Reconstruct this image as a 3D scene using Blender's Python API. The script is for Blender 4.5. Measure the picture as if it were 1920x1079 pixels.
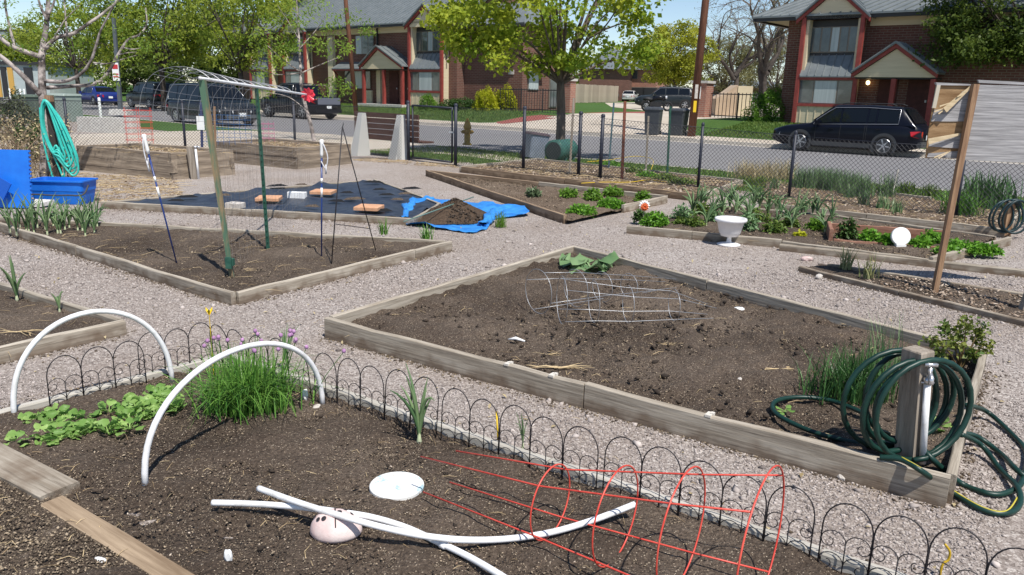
import bpy, bmesh, math, random
import numpy as np
from math import sin, cos, pi, radians, atan, atan2, hypot, sqrt
from mathutils import Vector, Matrix, Quaternion
from mathutils.geometry import tessellate_polygon

for o in list(bpy.data.objects): bpy.data.objects.remove(o)
S = bpy.context.scene
COL = S.collection
random.seed(7); RNG = np.random.default_rng(11)

# ---------------------------------------------------------------- camera
CAM_H, FPX, YH, ROLL = 1.65, 1450.0, 174.0, radians(1.43)
pitch = atan((539.5-YH)/FPX)
cF = Vector((0, cos(pitch), -sin(pitch))); r0 = Vector((1, 0, 0)); u0 = r0.cross(cF)
cR = r0*cos(ROLL)+u0*sin(ROLL); cU = -r0*sin(ROLL)+u0*cos(ROLL)
cam = bpy.data.cameras.new('camera'); camo = bpy.data.objects.new('camera', cam); COL.objects.link(camo)
cam.sensor_width = 36; cam.lens = FPX/1920*36; cam.clip_end = 2000; cam.clip_start = .05
camo.matrix_world = Matrix(((cR.x, cU.x, -cF.x, 0), (cR.y, cU.y, -cF.y, 0), (cR.z, cU.z, -cF.z, CAM_H), (0, 0, 0, 1)))
S.camera = camo

# ---------------------------------------------------------------- sky and sun
SAZ, SEL = radians(150), radians(60)
sdir = Vector((cos(SEL)*sin(SAZ), cos(SEL)*cos(SAZ), sin(SEL)))
W = bpy.data.worlds.new('World'); S.world = W; W.use_nodes = True
nt = W.node_tree
sky = nt.nodes.new('ShaderNodeTexSky'); sky.sky_type = 'NISHITA'; sky.sun_disc = False
sky.sun_elevation = SEL; sky.sun_rotation = SAZ; sky.altitude = 1600; sky.air_density = 1.0; sky.dust_density = .6
bg = nt.nodes['Background']; bg.inputs[1].default_value = .115
nt.links.new(sky.outputs[0], bg.inputs[0])
sl = bpy.data.lights.new('sun', 'SUN'); sl.energy = 5.0; sl.angle = radians(.53); sl.color = (1, .955, .88)
so = bpy.data.objects.new('sun', sl); COL.objects.link(so); so.rotation_euler = sdir.to_track_quat('Z', 'Y').to_euler(); so.location = (0, 0, 60)
S.view_settings.view_transform = 'Standard'; S.view_settings.look = 'None'; S.view_settings.exposure = 0.22; S.view_settings.gamma = 1
S.render.engine = 'CYCLES'

# ---------------------------------------------------------------- helpers
TD = Vector((sin(radians(130)), cos(radians(130)), 0)); ND = Vector((sin(radians(40)), cos(radians(40)), 0))   # along / across the street
def ST(a, b, z=0): return TD*a + ND*b + Vector((0, 0, z))
def ray(px, py): return cF*FPX + cR*(px-960) - cU*(py-539.5)
def G(px, py, z=0):                       # ground point seen at a photo position
    d = ray(px, py); t = (z-CAM_H)/d.z
    return Vector((0, 0, CAM_H)) + d*t
def D(px, py, depth):                     # point at a distance along the view axis
    return Vector((0, 0, CAM_H)) + ray(px, py)*(depth/FPX)
def FB(px, py, b):                        # (a, z) on the vertical plane at street offset b
    d = ray(px, py); t = b/d.dot(ND); p = Vector((0, 0, CAM_H))+d*t
    return p.dot(TD), p.z
def terr(b):
    return float(np.interp(b, [28.6, 30, 35, 45, 120, 300], [.03, .08, .6, .65, .95, 2.0]))
def GT(px, py):
    z = 0.
    for _ in range(30):
        p = G(px, py, z); z = .5*z+.5*min(terr(p.dot(ND)), 1.2)
    return p
def depth(p): return (Vector(p)-Vector((0, 0, CAM_H))).dot(cF)

def vnoise(x, y, s, seed=0):
    r = np.random.default_rng(seed).random((257, 257))
    x = np.asarray(x)/s+1000.; y = np.asarray(y)/s+1000.
    xi = np.floor(x).astype(int); yi = np.floor(y).astype(int); fx = x-xi; fy = y-yi
    fx = fx*fx*(3-2*fx); fy = fy*fy*(3-2*fy); a = xi % 256; b = yi % 256
    return (r[a, b]*(1-fx)+r[a+1, b]*fx)*(1-fy)+(r[a, b+1]*(1-fx)+r[a+1, b+1]*fx)*fy

class MB:
    def __init__(s): s.v = []; s.f = []; s.n = 0; s.at = []; s.mi = []
    def add(s, v, f, at=None, mi=0):
        v = np.asarray(v, float).reshape(-1, 3); s.v.append(v)
        for q in f: s.f.append(tuple(i+s.n for i in q)); s.mi.append(mi)
        s.at.append(np.full(len(v), random.random() if at is None else at)); s.n += len(v); return s
    def box(s, c, size, rot=None, ch=0, mi=0):
        hx, hy, hz = [q/2 for q in size]
        v = np.array([(x, y, z) for x in (-hx, hx) for y in (-hy, hy) for z in (-hz, hz)])
        if rot is not None: v = v @ np.array(rot).T
        return s.add(v+np.array(c), [(0, 1, 3, 2), (4, 6, 7, 5), (0, 4, 5, 1), (2, 3, 7, 6), (0, 2, 6, 4), (1, 5, 7, 3)], mi=mi)
    def bar(s, p, q, w, h=None, up=(0, 0, 1), mi=0):
        p = Vector(p); q = Vector(q); x = (q-p).normalized(); y = Vector(up).cross(x)
        if y.length < 1e-4: y = Vector((1, 0, 0)).cross(x)
        y.normalize(); z = x.cross(y)
        return s.box((p+q)/2, ((q-p).length, w, h or w), Matrix((x, y, z)).transposed(), mi=mi)
    def tube(s, pts, r, n=6, cap=True, closed=False, at=None, mi=0):
        P = [Vector(p) for p in pts]; m = len(P)
        R = [r]*m if not hasattr(r, '__len__') else list(r)
        up = Vector((0, 0, 1)); vs = []; prev = None
        for i in range(m):
            if closed: t = P[(i+1) % m]-P[i-1]
            else: t = P[min(i+1, m-1)]-P[max(i-1, 0)]
            if t.length < 1e-9: t = Vector((0, 0, 1))
            t.normalize()
            if prev is None:
                a = t.cross(up)
                if a.length < .05: a = t.cross(Vector((1, 0, 0)))
            else: a = prev - t*prev.dot(t)
            if a.length < 1e-6: a = t.orthogonal()
            a.normalize(); prev = a; b = t.cross(a)
            for k in range(n):
                an = 2*pi*k/n; vs.append(P[i]+(a*cos(an)+b*sin(an))*R[i])
        fs = []
        for i in range(m if closed else m-1):
            j = (i+1) % m
            for k in range(n): fs.append((i*n+k, i*n+(k+1) % n, j*n+(k+1) % n, j*n+k))
        if cap and not closed: fs.append(tuple(range(n-1, -1, -1))); fs.append(tuple((m-1)*n+k for k in range(n)))
        return s.add([tuple(q) for q in vs], fs, at, mi=mi)
    def lathe(s, prof, n=24, c=(0, 0, 0), mi=0):
        vs = [(c[0]+r*cos(2*pi*k/n), c[1]+r*sin(2*pi*k/n), c[2]+z) for r, z in prof for k in range(n)]
        fs = [(i*n+k, i*n+(k+1) % n, (i+1)*n+(k+1) % n, (i+1)*n+k) for i in range(len(prof)-1) for k in range(n)]
        return s.add(vs, fs, mi=mi)
    def prism(s, poly, h0, h1, mi=0):      # poly of xy, vertical extrusion
        n = len(poly); vs = [(x, y, h0) for x, y in poly]+[(x, y, h1) for x, y in poly]
        return s.add(vs, [tuple(range(n-1, -1, -1)), tuple(range(n, 2*n))]+[(i, (i+1) % n, (i+1) % n+n, i+n) for i in range(n)], mi=mi)
    def build(s, name, mat, parent=None, smooth=False, loc=None, attr=False):
        me = bpy.data.meshes.new(name)
        if s.v: me.from_pydata(np.concatenate(s.v).tolist(), [], s.f)
        for m_ in (mat if isinstance(mat, (list, tuple)) else [mat]): me.materials.append(m_)
        if isinstance(mat, (list, tuple)) and len(mat) > 1: me.polygons.foreach_set('material_index', s.mi)
        if smooth: me.polygons.foreach_set('use_smooth', [True]*len(me.polygons))
        if attr:
            a = me.attributes.new('rnd', 'FLOAT', 'POINT'); a.data.foreach_set('value', np.concatenate(s.at))
        me.update()
        return link(name, me, parent, loc)

def link(name, me, parent=None, loc=None):
    o = bpy.data.objects.new(name, me); COL.objects.link(o)
    if loc is not None: o.location = loc
    if parent is not None: o.parent = parent
    return o
def npmesh(name, V, F, mat, parent=None, smooth=False, rnd=None):   # numpy fast path, F (k, m) constant face size
    me = bpy.data.meshes.new(name); k, m = F.shape
    me.vertices.add(len(V)); me.vertices.foreach_set('co', np.ascontiguousarray(V, dtype=np.float32).ravel())
    me.loops.add(k*m); me.loops.foreach_set('vertex_index', np.ascontiguousarray(F, dtype=np.int32).ravel())
    me.polygons.add(k); me.polygons.foreach_set('loop_start', np.arange(0, k*m, m, dtype=np.int32))
    if smooth: me.polygons.foreach_set('use_smooth', np.ones(k, bool))
    if rnd is not None:
        a = me.attributes.new('rnd', 'FLOAT', 'POINT'); a.data.foreach_set('value', np.ascontiguousarray(rnd, dtype=np.float32))
    me.materials.append(mat); me.update(calc_edges=True); me.validate()
    return link(name, me, parent)
def thing(name, label, cat, loc=(0, 0, 0), group=None):
    o = bpy.data.objects.new(name, None); COL.objects.link(o); o.location = loc; o.empty_display_size = .1
    return tag(o, label, cat, group)
def tag(o, label, cat, group=None):
    o['label'] = label; o['category'] = cat
    if group: o['group'] = group
    return o
def struct(o): o['kind'] = 'structure'; return o
def stuff(o): o['kind'] = 'stuff'; return o
def L(p, root): return Vector(p)-root.location           # world -> local of an unrotated empty
def copy_tree(o, parent=None):
    c = o.copy(); COL.objects.link(c); c.parent = parent
    if parent is not None: c.matrix_parent_inverse = o.matrix_parent_inverse
    for ch in [q for q in bpy.data.objects if q.parent == o]: copy_tree(ch, c)
    return c

# ---------------------------------------------------------------- materials
def rgb(r, g, b):
    f = lambda c: ((c/255+.055)/1.055)**2.4 if c > 10 else c/255/12.92
    return (f(r), f(g), f(b), 1)
MATS = {}
def M(name, c1, c2=None, stain=None, rough=.8, scale=8, stretch=(1, 1, 1), bump=0, bscale=60, metal=0, spec=.4, coord='Object', detail=5,
      attr=None, trans=0, objrand=0, coat=0, lo=.35, hi=.65, dist=.01, transmission=0):
    m = bpy.data.materials.new(name); m.use_nodes = True; n = m.node_tree.nodes; l = m.node_tree.links
    b = n['Principled BSDF']; b.inputs['Roughness'].default_value = rough; b.inputs['Metallic'].default_value = metal
    b.inputs['Specular IOR Level'].default_value = spec; b.inputs['Coat Weight'].default_value = coat
    b.inputs['Transmission Weight'].default_value = transmission
    c1 = tuple(c1)+(1,) if len(c1) == 3 else c1
    if c2 is not None: c2 = tuple(c2)+(1,) if len(c2) == 3 else c2
    tc = n.new('ShaderNodeTexCoord'); mp = n.new('ShaderNodeMapping'); mp.inputs['Scale'].default_value = stretch
    l.new(tc.outputs[coord], mp.inputs[0])
    out = None
    if c2 is not None:
        rp = n.new('ShaderNodeValToRGB'); rp.color_ramp.elements[0].color = c1; rp.color_ramp.elements[1].color = c2
        rp.color_ramp.elements[0].position = lo; rp.color_ramp.elements[1].position = hi
        if attr:
            at = n.new('ShaderNodeAttribute'); at.attribute_name = attr; l.new(at.outputs['Fac'], rp.inputs[0])
            rp.color_ramp.elements[0].position = 0; rp.color_ramp.elements[1].position = 1
        else:
            nz = n.new('ShaderNodeTexNoise'); nz.inputs['Scale'].default_value = scale; nz.inputs['Detail'].default_value = detail
            nz.inputs['Roughness'].default_value = .65
            l.new(mp.outputs[0], nz.inputs[0]); l.new(nz.outputs[0], rp.inputs[0])
        out = rp.outputs[0]
        if objrand:
            oi = n.new('ShaderNodeObjectInfo'); mr = n.new('ShaderNodeMapRange'); mr.inputs[3].default_value = 1-objrand; mr.inputs[4].default_value = 1+objrand
            l.new(oi.outputs['Random'], mr.inputs[0]); hs = n.new('ShaderNodeHueSaturation'); l.new(mr.outputs[0], hs.inputs['Value'])
            l.new(out, hs.inputs['Color']); out = hs.outputs[0]
        if stain:      # soil splashed up the lower edge, knots and dark weather streaks
            sx = n.new('ShaderNodeSeparateXYZ'); l.new(tc.outputs['Object'], sx.inputs[0])
            sn = n.new('ShaderNodeTexNoise'); sn.inputs['Scale'].default_value = 9; l.new(tc.outputs['Object'], sn.inputs[0])
            sm = n.new('ShaderNodeMath'); sm.operation = 'MULTIPLY_ADD'; l.new(sn.outputs[0], sm.inputs[0]); sm.inputs[1].default_value = -.16; l.new(sx.outputs[2], sm.inputs[2])
            sr = n.new('ShaderNodeMapRange'); sr.inputs[1].default_value = -.075; sr.inputs[2].default_value = -.01; sr.inputs[3].default_value = .8; sr.inputs[4].default_value = 0; l.new(sm.outputs[0], sr.inputs[0])
            sk = n.new('ShaderNodeMix'); sk.data_type = 'RGBA'; l.new(sr.outputs[0], sk.inputs[0]); l.new(out, sk.inputs[6]); sk.inputs[7].default_value = tuple(stain)+(1,); out = sk.outputs[2]
            kn = n.new('ShaderNodeTexNoise'); kn.inputs['Scale'].default_value = 2.2; kn.inputs['Detail'].default_value = 7; kn.inputs['Roughness'].default_value = .75; km = n.new('ShaderNodeMapping'); km.inputs['Scale'].default_value = (1, 34, 34); l.new(tc.outputs['Object'], km.inputs[0]); l.new(km.outputs[0], kn.inputs[0])
            kr = n.new('ShaderNodeMapRange'); kr.inputs[1].default_value = .52; kr.inputs[2].default_value = .68; kr.inputs[3].default_value = 0; kr.inputs[4].default_value = .75; l.new(kn.outputs[0], kr.inputs[0])
            kx = n.new('ShaderNodeMix'); kx.data_type = 'RGBA'; l.new(kr.outputs[0], kx.inputs[0]); l.new(out, kx.inputs[6]); kx.inputs[7].default_value = (.1, .078, .058, 1); out = kx.outputs[2]
        l.new(out, b.inputs['Base Color'])
    else: b.inputs['Base Color'].default_value = c1
    if bump:
        bz = n.new('ShaderNodeTexNoise'); bz.inputs['Scale'].default_value = bscale; bz.inputs['Detail'].default_value = 4
        l.new(mp.outputs[0], bz.inputs[0]); bp = n.new('ShaderNodeBump'); bp.inputs['Strength'].default_value = bump; bp.inputs['Distance'].default_value = dist
        l.new(bz.outputs[0], bp.inputs['Height']); l.new(bp.outputs[0], b.inputs['Normal'])
    if trans:
        tr = n.new('ShaderNodeBsdfTranslucent'); mx = n.new('ShaderNodeMixShader'); mx.inputs[0].default_value = trans
        if out is not None: l.new(out, tr.inputs[0])
        else: tr.inputs[0].default_value = c1
        l.new(b.outputs[0], mx.inputs[1]); l.new(tr.outputs[0], mx.inputs[2]); l.new(mx.outputs[0], n['Material Output'].inputs[0])
    MATS[name] = m; m['_'] = 1
    return m

def multi(name, stops, scale, vor_scale=None, rough=.95, bump=.6, bscale=90, big=None, dist=.01, fleck=None):
    """ground material: noise ramp, voronoi grains, large patches"""
    m = bpy.data.materials.new(name); m.use_nodes = True; n = m.node_tree.nodes; l = m.node_tree.links
    b = n['Principled BSDF']; b.inputs['Roughness'].default_value = rough; b.inputs['Specular IOR Level'].default_value = .25
    tc = n.new('ShaderNodeTexCoord')
    if vor_scale:
        v = n.new('ShaderNodeTexVoronoi'); v.inputs['Scale'].default_value = vor_scale; l.new(tc.outputs['Object'], v.inputs[0])
        sp = n.new('ShaderNodeSeparateColor'); l.new(v.outputs['Color'], sp.inputs[0]); fac = sp.outputs[0]
    else:
        nz = n.new('ShaderNodeTexNoise'); nz.inputs['Scale'].default_value = scale; nz.inputs['Detail'].default_value = 8; nz.inputs['Roughness'].default_value = .7
        l.new(tc.outputs['Object'], nz.inputs[0]); fac = nz.outputs[0]
    rp = n.new('ShaderNodeValToRGB'); e = rp.color_ramp.elements
    while len(e) < len(stops): e.new(.5)
    for i, (p, c) in enumerate(stops): e[i].position = p; e[i].color = tuple(c)+(1,) if len(c) == 3 else c
    l.new(fac, rp.inputs[0]); out = rp.outputs[0]
    if big:
        bn = n.new('ShaderNodeTexNoise'); bn.inputs['Scale'].default_value = big[0]; bn.inputs['Detail'].default_value = 5
        l.new(tc.outputs['Object'], bn.inputs[0]); mr = n.new('ShaderNodeMapRange')
        mr.inputs[1].default_value = .35; mr.inputs[2].default_value = .65; mr.inputs[3].default_value = 0; mr.inputs[4].default_value = 1
        l.new(bn.outputs[0], mr.inputs[0]); mx = n.new('ShaderNodeMix'); mx.data_type = 'RGBA'; mx.blend_type = 'MULTIPLY'
        l.new(mr.outputs[0], mx.inputs[0]); l.new(out, mx.inputs[6]); mx.inputs[7].default_value = tuple(big[1])+(1,); out = mx.outputs[2]
    if fleck:
        fv = n.new('ShaderNodeTexVoronoi'); fv.inputs['Scale'].default_value = fleck[0]; l.new(tc.outputs['Object'], fv.inputs[0])
        fs = n.new('ShaderNodeSeparateColor'); l.new(fv.outputs['Color'], fs.inputs[0])
        g1 = n.new('ShaderNodeMath'); g1.operation = 'GREATER_THAN'; g1.inputs[1].default_value = fleck[1]; l.new(fs.outputs[1], g1.inputs[0])
        g2 = n.new('ShaderNodeMath'); g2.operation = 'LESS_THAN'; g2.inputs[1].default_value = .42; l.new(fv.outputs['Distance'], g2.inputs[0])
        g3 = n.new('ShaderNodeMath'); g3.operation = 'MULTIPLY'; l.new(g1.outputs[0], g3.inputs[0]); l.new(g2.outputs[0], g3.inputs[1])
        fr = n.new('ShaderNodeValToRGB'); fr.color_ramp.elements[0].color = (.16, .11, .07, 1); fr.color_ramp.elements[1].color = (.5, .42, .32, 1); l.new(fs.outputs[2], fr.inputs[0])
        fx = n.new('ShaderNodeMix'); fx.data_type = 'RGBA'; l.new(g3.outputs[0], fx.inputs[0]); l.new(out, fx.inputs[6]); l.new(fr.outputs[0], fx.inputs[7]); out = fx.outputs[2]
    l.new(out, b.inputs['Base Color'])
    bz = n.new('ShaderNodeTexNoise'); bz.inputs['Scale'].default_value = bscale; bz.inputs['Detail'].default_value = 6
    l.new(tc.outputs['Object'], bz.inputs[0]); bp = n.new('ShaderNodeBump'); bp.inputs['Strength'].default_value = bump; bp.inputs['Distance'].default_value = dist
    l.new(bz.outputs[0], bp.inputs['Height']); l.new(bp.outputs[0], b.inputs['Normal'])
    MATS[name] = m; return m

m_gravel = multi('gravel_mat', [(0, (.165, .138, .124)), (.3, (.28, .242, .22)), (.6, (.345, .303, .279)), (.85, (.415, .371, .344)), (1, (.56, .522, .488))], 0, vor_scale=95, bump=1, bscale=110, big=(.8, (.84, .8, .76)), dist=.008)
m_pebble = M('pebble_mat', (.14, .117, .107), (.52, .457, .422), attr='rnd', rough=.9)
m_soil = multi('soil_mat', [(.28, (.045, .032, .024)), (.45, (.108, .081, .061)), (.6, (.17, .131, .101)), (.8, (.26, .207, .162))], 60, bump=1, bscale=85, big=(1.1, (.46, .43, .41)), dist=.025, fleck=(165, .84))
m_soil_dry = multi('dry_soil_mat', [(.25, (.07, .05, .036)), (.5, (.15, .11, .08)), (.68, (.21, .16, .12)), (.85, (.3, .24, .18))], 42, bump=.9, bscale=70, big=(1.3, (.7, .66, .62)), dist=.02, fleck=(90, .82))
m_crumb = M('crumb_mat', (.06, .043, .03), (.42, .33, .23), attr='rnd', rough=.95)
m_wood = M('weathered_board', (.24, .2, .155), (.46, .41, .34), stain=(.13, .085, .055), scale=1.6, stretch=(1, 16, 16), bump=.5, bscale=4, rough=.9, objrand=.14, dist=.006, spec=.2)
m_wood2 = M('brown_board', (.17, .115, .075), (.34, .25, .17), stain=(.09, .06, .04), scale=1.6, stretch=(1, 14, 14), bump=.5, bscale=4, rough=.9, objrand=.14, dist=.006, spec=.2)
m_asphalt = multi('asphalt_mat', [(.3, (.17, .165, .168)), (.6, (.225, .22, .222)), (.8, (.28, .275, .275))], 30, bump=.4, bscale=120, big=(.12, (.88, .88, .9)))
m_concrete = multi('concrete_mat', [(.3, (.42, .37, .315)), (.6, (.52, .46, .39)), (.8, (.6, .54, .47))], 6, bump=.25, bscale=60, big=(.3, (.86, .84, .8)))
m_kerb = multi('kerb_mat', [(.3, (.36, .33, .29)), (.7, (.5, .46, .41))], 6, bump=.25, bscale=60)
m_turf = multi('turf_mat', [(.25, (.035, .075, .016)), (.5, (.06, .125, .026)), (.75, (.105, .165, .04))], 9, bump=.9, bscale=35, big=(.35, (.86, .88, .7)), dist=.05)
m_mulch = multi('red_mulch_mat', [(.3, (.18, .05, .045)), (.7, (.33, .11, .09))], 12, bump=.8, bscale=30)
m_dirtgrass = multi('rough_ground_mat', [(.3, (.1, .08, .045)), (.5, (.2, .16, .1)), (.7, (.3, .25, .17))], 6, bump=.8, bscale=40, dist=.03)

# ---------------------------------------------------------------- the ground
def sheet(name, mat, pts, z=None):
    vs = [Vector((p[0], p[1], p[2] if z is None else z)) for p in pts]
    tr = tessellate_polygon([vs]); m = MB(); m.add([tuple(v) for v in vs], [t for t in tr])
    o = m.build(name, mat); me = o.data
    bm = bmesh.new(); bm.from_mesh(me); bmesh.ops.recalc_face_normals(bm, faces=bm.faces)
    if bm.faces and sum(f.normal.z for f in bm.faces) < 0: bmesh.ops.reverse_faces(bm, faces=bm.faces)
    bm.to_mesh(me); bm.free(); return struct(o)
def strip(name, mat, prof, a0=-260, a1=200, na=24):
    m = MB(); nb = len(prof); vs = []
    for i in range(na+1):
        a = a0+(a1-a0)*i/na
        for b, z in prof: vs.append(tuple(ST(a, b, z)))
    m.add(vs, [(i*nb+j, (i+1)*nb+j, (i+1)*nb+j+1, i*nb+j+1) for i in range(na) for j in range(nb-1)])
    o = m.build(name, mat); return struct(o)
strip('garden_ground', m_gravel, [(-60, 0), (13.6, 0)])
strip('near_verge', m_turf, [(13.6, 0), (16.95, .0)])
strip('near_kerb', m_kerb, [(16.95, .003), (17.12, .003), (17.14, -.09), (17.45, -.094)])
strip('road', m_asphalt, [(17.45, -.096), (22.8, -.05), (28.1, -.09)])
strip('far_kerb', m_kerb, [(28.1, -.092), (28.4, -.088), (28.42, .03), (28.6, .03)])
strip('far_sidewalk', m_concrete, [(28.6, .028), (30.3, .08)])
strip('far_ground', m_turf, [(30.3, .078), (32, .25), (35, .6), (45, .65), (120, .95), (300, 2.0), (700, 4)], na=12)
def img_sheet(name, mat, pix, z=.004, terrain=False):
    return sheet(name, mat, [(GT(*p)+Vector((0, 0, z))) if terrain else G(p[0], p[1], z) for p in pix])
img_sheet('near_sidewalk', m_concrete, [(-60, 262), (150, 252), (300, 247), (420, 244.5), (500, 246), (620, 252), (760, 268), (850, 279), (1000, 300), (1000, 310), (860, 291), (760, 284), (560, 282), (300, 288), (0, 300), (-60, 304)], .005)
def concrete_drive():
    # apron and driveway between the two brick pillars, running up into the car park
    rows = [(28.55, -29, -14.6), (30.3, -27, -15.6), (32, -26, -17), (35, -25.4, -18), (45, -26, -18.6), (55, -36, -14), (75, -50, 10), (120, -62, 30), (140, -62, 40)]
    m = MB(); vs = []
    for b, a0, a1 in rows:
        for k in range(5): vs.append(tuple(ST(a0+(a1-a0)*k/4, b, (terr(b) if b > 30 else np.interp(b, [28.5, 30.3], [.03, .08]))+.014)))
    m.add(vs, [(i*5+j, i*5+j+1, (i+1)*5+j+1, (i+1)*5+j) for i in range(len(rows)-1) for j in range(4)])
    struct(m.build('driveway', m_concrete))
concrete_drive()
# ================================================================ garden beds
m_conc2 = M('cast_concrete', (.42, .40, .37), (.58, .56, .52), scale=9, bump=.3, bscale=50)
BEDS = []           # plan polygons kept clear of gravel
def board(parent, p0, p1, h=.14, th=.04, mat=None, z0=0, name='board', flat=False, label=None):
    """plank standing on its edge from p0 to p1 (plan points), top at z0+h"""
    p0 = Vector((p0[0], p0[1], 0)); p1 = Vector((p1[0], p1[1], 0)); d = p1-p0; ln = d.length; x = d.normalized(); y = Vector((-x.y, x.x, 0))
    n = max(2, int(ln/.22)); c = min(.006, th*.18); vs = []; prof = [(-.5, 0, 0, 0), (-.5, 1, 0, -c), (-.5, 1, c, 0), (.5, 1, -c, 0), (.5, 1, 0, -c), (.5, 0, 0, 0)]
    wob = np.cumsum(RNG.normal(0, .0028, n+1)); wob -= np.linspace(wob[0], wob[-1], n+1); wob *= .4 if th > .08 else 1; wz = RNG.normal(0, .0028, n+1)*(.4 if th > .08 else 1)
    for i in range(n+1):
        xx = ln*i/n
        for sy, sz, oy, oz in prof:
            yy = sy*th+oy+wob[i]; zz = (h+oz+wz[i]) if sz else -.03
            if oz and abs(oz) == c: zz += RNG.normal(0, .0012)
            vs.append((xx, yy, zz))
    k = len(prof); fs = []
    for i in range(n):
        for j in range(k): fs.append((i*k+j, i*k+(j+1) % k, (i+1)*k+(j+1) % k, (i+1)*k+j))
    fs.append(tuple(range(k))); fs.append(tuple(n*k+j for j in range(k-1, -1, -1)))
    m = MB(); m.add(vs, fs); o = m.build(name, mat or m_wood, parent)
    bm = bmesh.new(); bm.from_mesh(o.data); bmesh.ops.recalc_face_normals(bm, faces=bm.faces); bm.to_mesh(o.data); bm.free()
    loc = p0+Vector((0, 0, z0)); o.location = loc-(parent.location if parent else Vector())
    o.rotation_euler = (0, 0, atan2(x.y, x.x))
    if label: o['label'] = label
    return o
def inpoly(X, Y, poly):
    r = np.zeros(len(X), bool); n = len(poly); j = n-1
    for i in range(n):
        xi, yi = poly[i][0], poly[i][1]; xj, yj = poly[j][0], poly[j][1]
        c = ((yi > Y) != (yj > Y)) & (X < (xj-xi)*(Y-yi)/((yj-yi) or 1e-9)+xi); r ^= c; j = i
    return r
def soil(parent, poly, z=.05, amp=.022, res=.05, mat=None, name='soil', seed=1, mound=None):
    """lumpy soil surface filling a plan polygon: grid clipped by bisecting a lattice"""
    P = [Vector((p[0], p[1], 0)) for p in poly]
    bm = bmesh.new(); x0 = min(p.x for p in P); x1 = max(p.x for p in P); y0 = min(p.y for p in P); y1 = max(p.y for p in P)
    nx = max(3, int((x1-x0)/res)); ny = max(3, int((y1-y0)/res))
    grid = [[bm.verts.new((x0+(x1-x0)*i/nx, y0+(y1-y0)*j/ny, 0)) for j in range(ny+1)] for i in range(nx+1)]
    for i in range(nx):
        for j in range(ny): bm.faces.new((grid[i][j], grid[i+1][j], grid[i+1][j+1], grid[i][j+1]))
    area = sum(P[i].x*P[(i+1) % len(P)].y-P[(i+1) % len(P)].x*P[i].y for i in range(len(P)))
    if area < 0: P.reverse()
    for i in range(len(P)):
        e = P[(i+1) % len(P)]-P[i]; nrm = Vector((e.y, -e.x, 0)).normalized()
        bmesh.ops.bisect_plane(bm, geom=bm.verts[:]+bm.edges[:]+bm.faces[:], plane_co=P[i], plane_no=nrm, clear_outer=True)
    co = np.array([v.co for v in bm.verts]); X, Y = co[:, 0], co[:, 1]
    Z = z+amp*((vnoise(X, Y, .55, seed)-.5)*1.2+(vnoise(X, Y, .17, seed+1)-.5)*1.0+(vnoise(X, Y, .07, seed+2)-.5)*.9+np.maximum(0, vnoise(X, Y, .045, seed+3)-.72)*1.3)
    if mound is not None: Z = Z+mound(X, Y)
    for v, zz in zip(bm.verts, Z): v.co.z = zz
    me = bpy.data.meshes.new(name); bm.to_mesh(me); bm.free(); me.materials.append(mat or m_soil)
    me.polygons.foreach_set('use_smooth', [True]*len(me.polygons))
    o = link(name, me, parent)
    if parent is not None: o.location = -parent.location
    return o
OCT = np.array([(1, 0, 0), (-1, 0, 0), (0, 1, 0), (0, -1, 0), (0, 0, 1), (0, 0, -1)], float)
OCF = np.array([(0, 2, 4), (2, 1, 4), (1, 3, 4), (3, 0, 4), (2, 0, 5), (1, 2, 5), (3, 1, 5), (0, 3, 5)])
def rocks(pts, sx, sy, sz):
    n = len(pts); V = OCT[None]*np.stack([sx, sy, sz], 1)[:, None, :]*RNG.uniform(.75, 1.25, (n, 6, 1))
    a = RNG.uniform(0, 2*pi, n); t = RNG.normal(0, .35, n); ca, sa = np.cos(a)[:, None], np.sin(a)[:, None]; ct, st = np.cos(t)[:, None], np.sin(t)[:, None]
    x, y, zz = V[..., 0], V[..., 1], V[..., 2]; x, zz = x*ct-zz*st, x*st+zz*ct; x, y = x*ca-y*sa, x*sa+y*ca
    V = np.stack([x, y, zz], 2)+pts[:, None, :]
    F = OCF[None]+(np.arange(n)*6)[:, None, None]
    return V.reshape(-1, 3), F.reshape(-1, 3)
def litter(parent, poly, n, z=.055, smin=.004, smax=.012, mat=None, name='soil_crumb', bias=2.2, flat=.5, dark=1.):
    P = np.array([(p[0], p[1]) for p in poly]); lo, hi = P.min(0), P.max(0)
    q = RNG.uniform(lo, hi, (int(n*2.6)+20, 2)); q = q[inpoly(q[:, 0], q[:, 1], poly)][:n]; n = len(q)
    s = smin+(smax-smin)*RNG.random(n)**bias
    p3 = np.column_stack([q, np.full(n, z)+s*.2])
    V, F = rocks(p3, s*RNG.uniform(.8, 1.7, n), s*RNG.uniform(.5, 1, n), s*flat)
    o = stuff(npmesh(name, V, F, mat or m_crumb, parent, rnd=np.repeat(np.clip(RNG.random(n)**2.4*dark, 0, 1), 6)))
    if parent is not None: o.location = -parent.location
    return o
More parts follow.
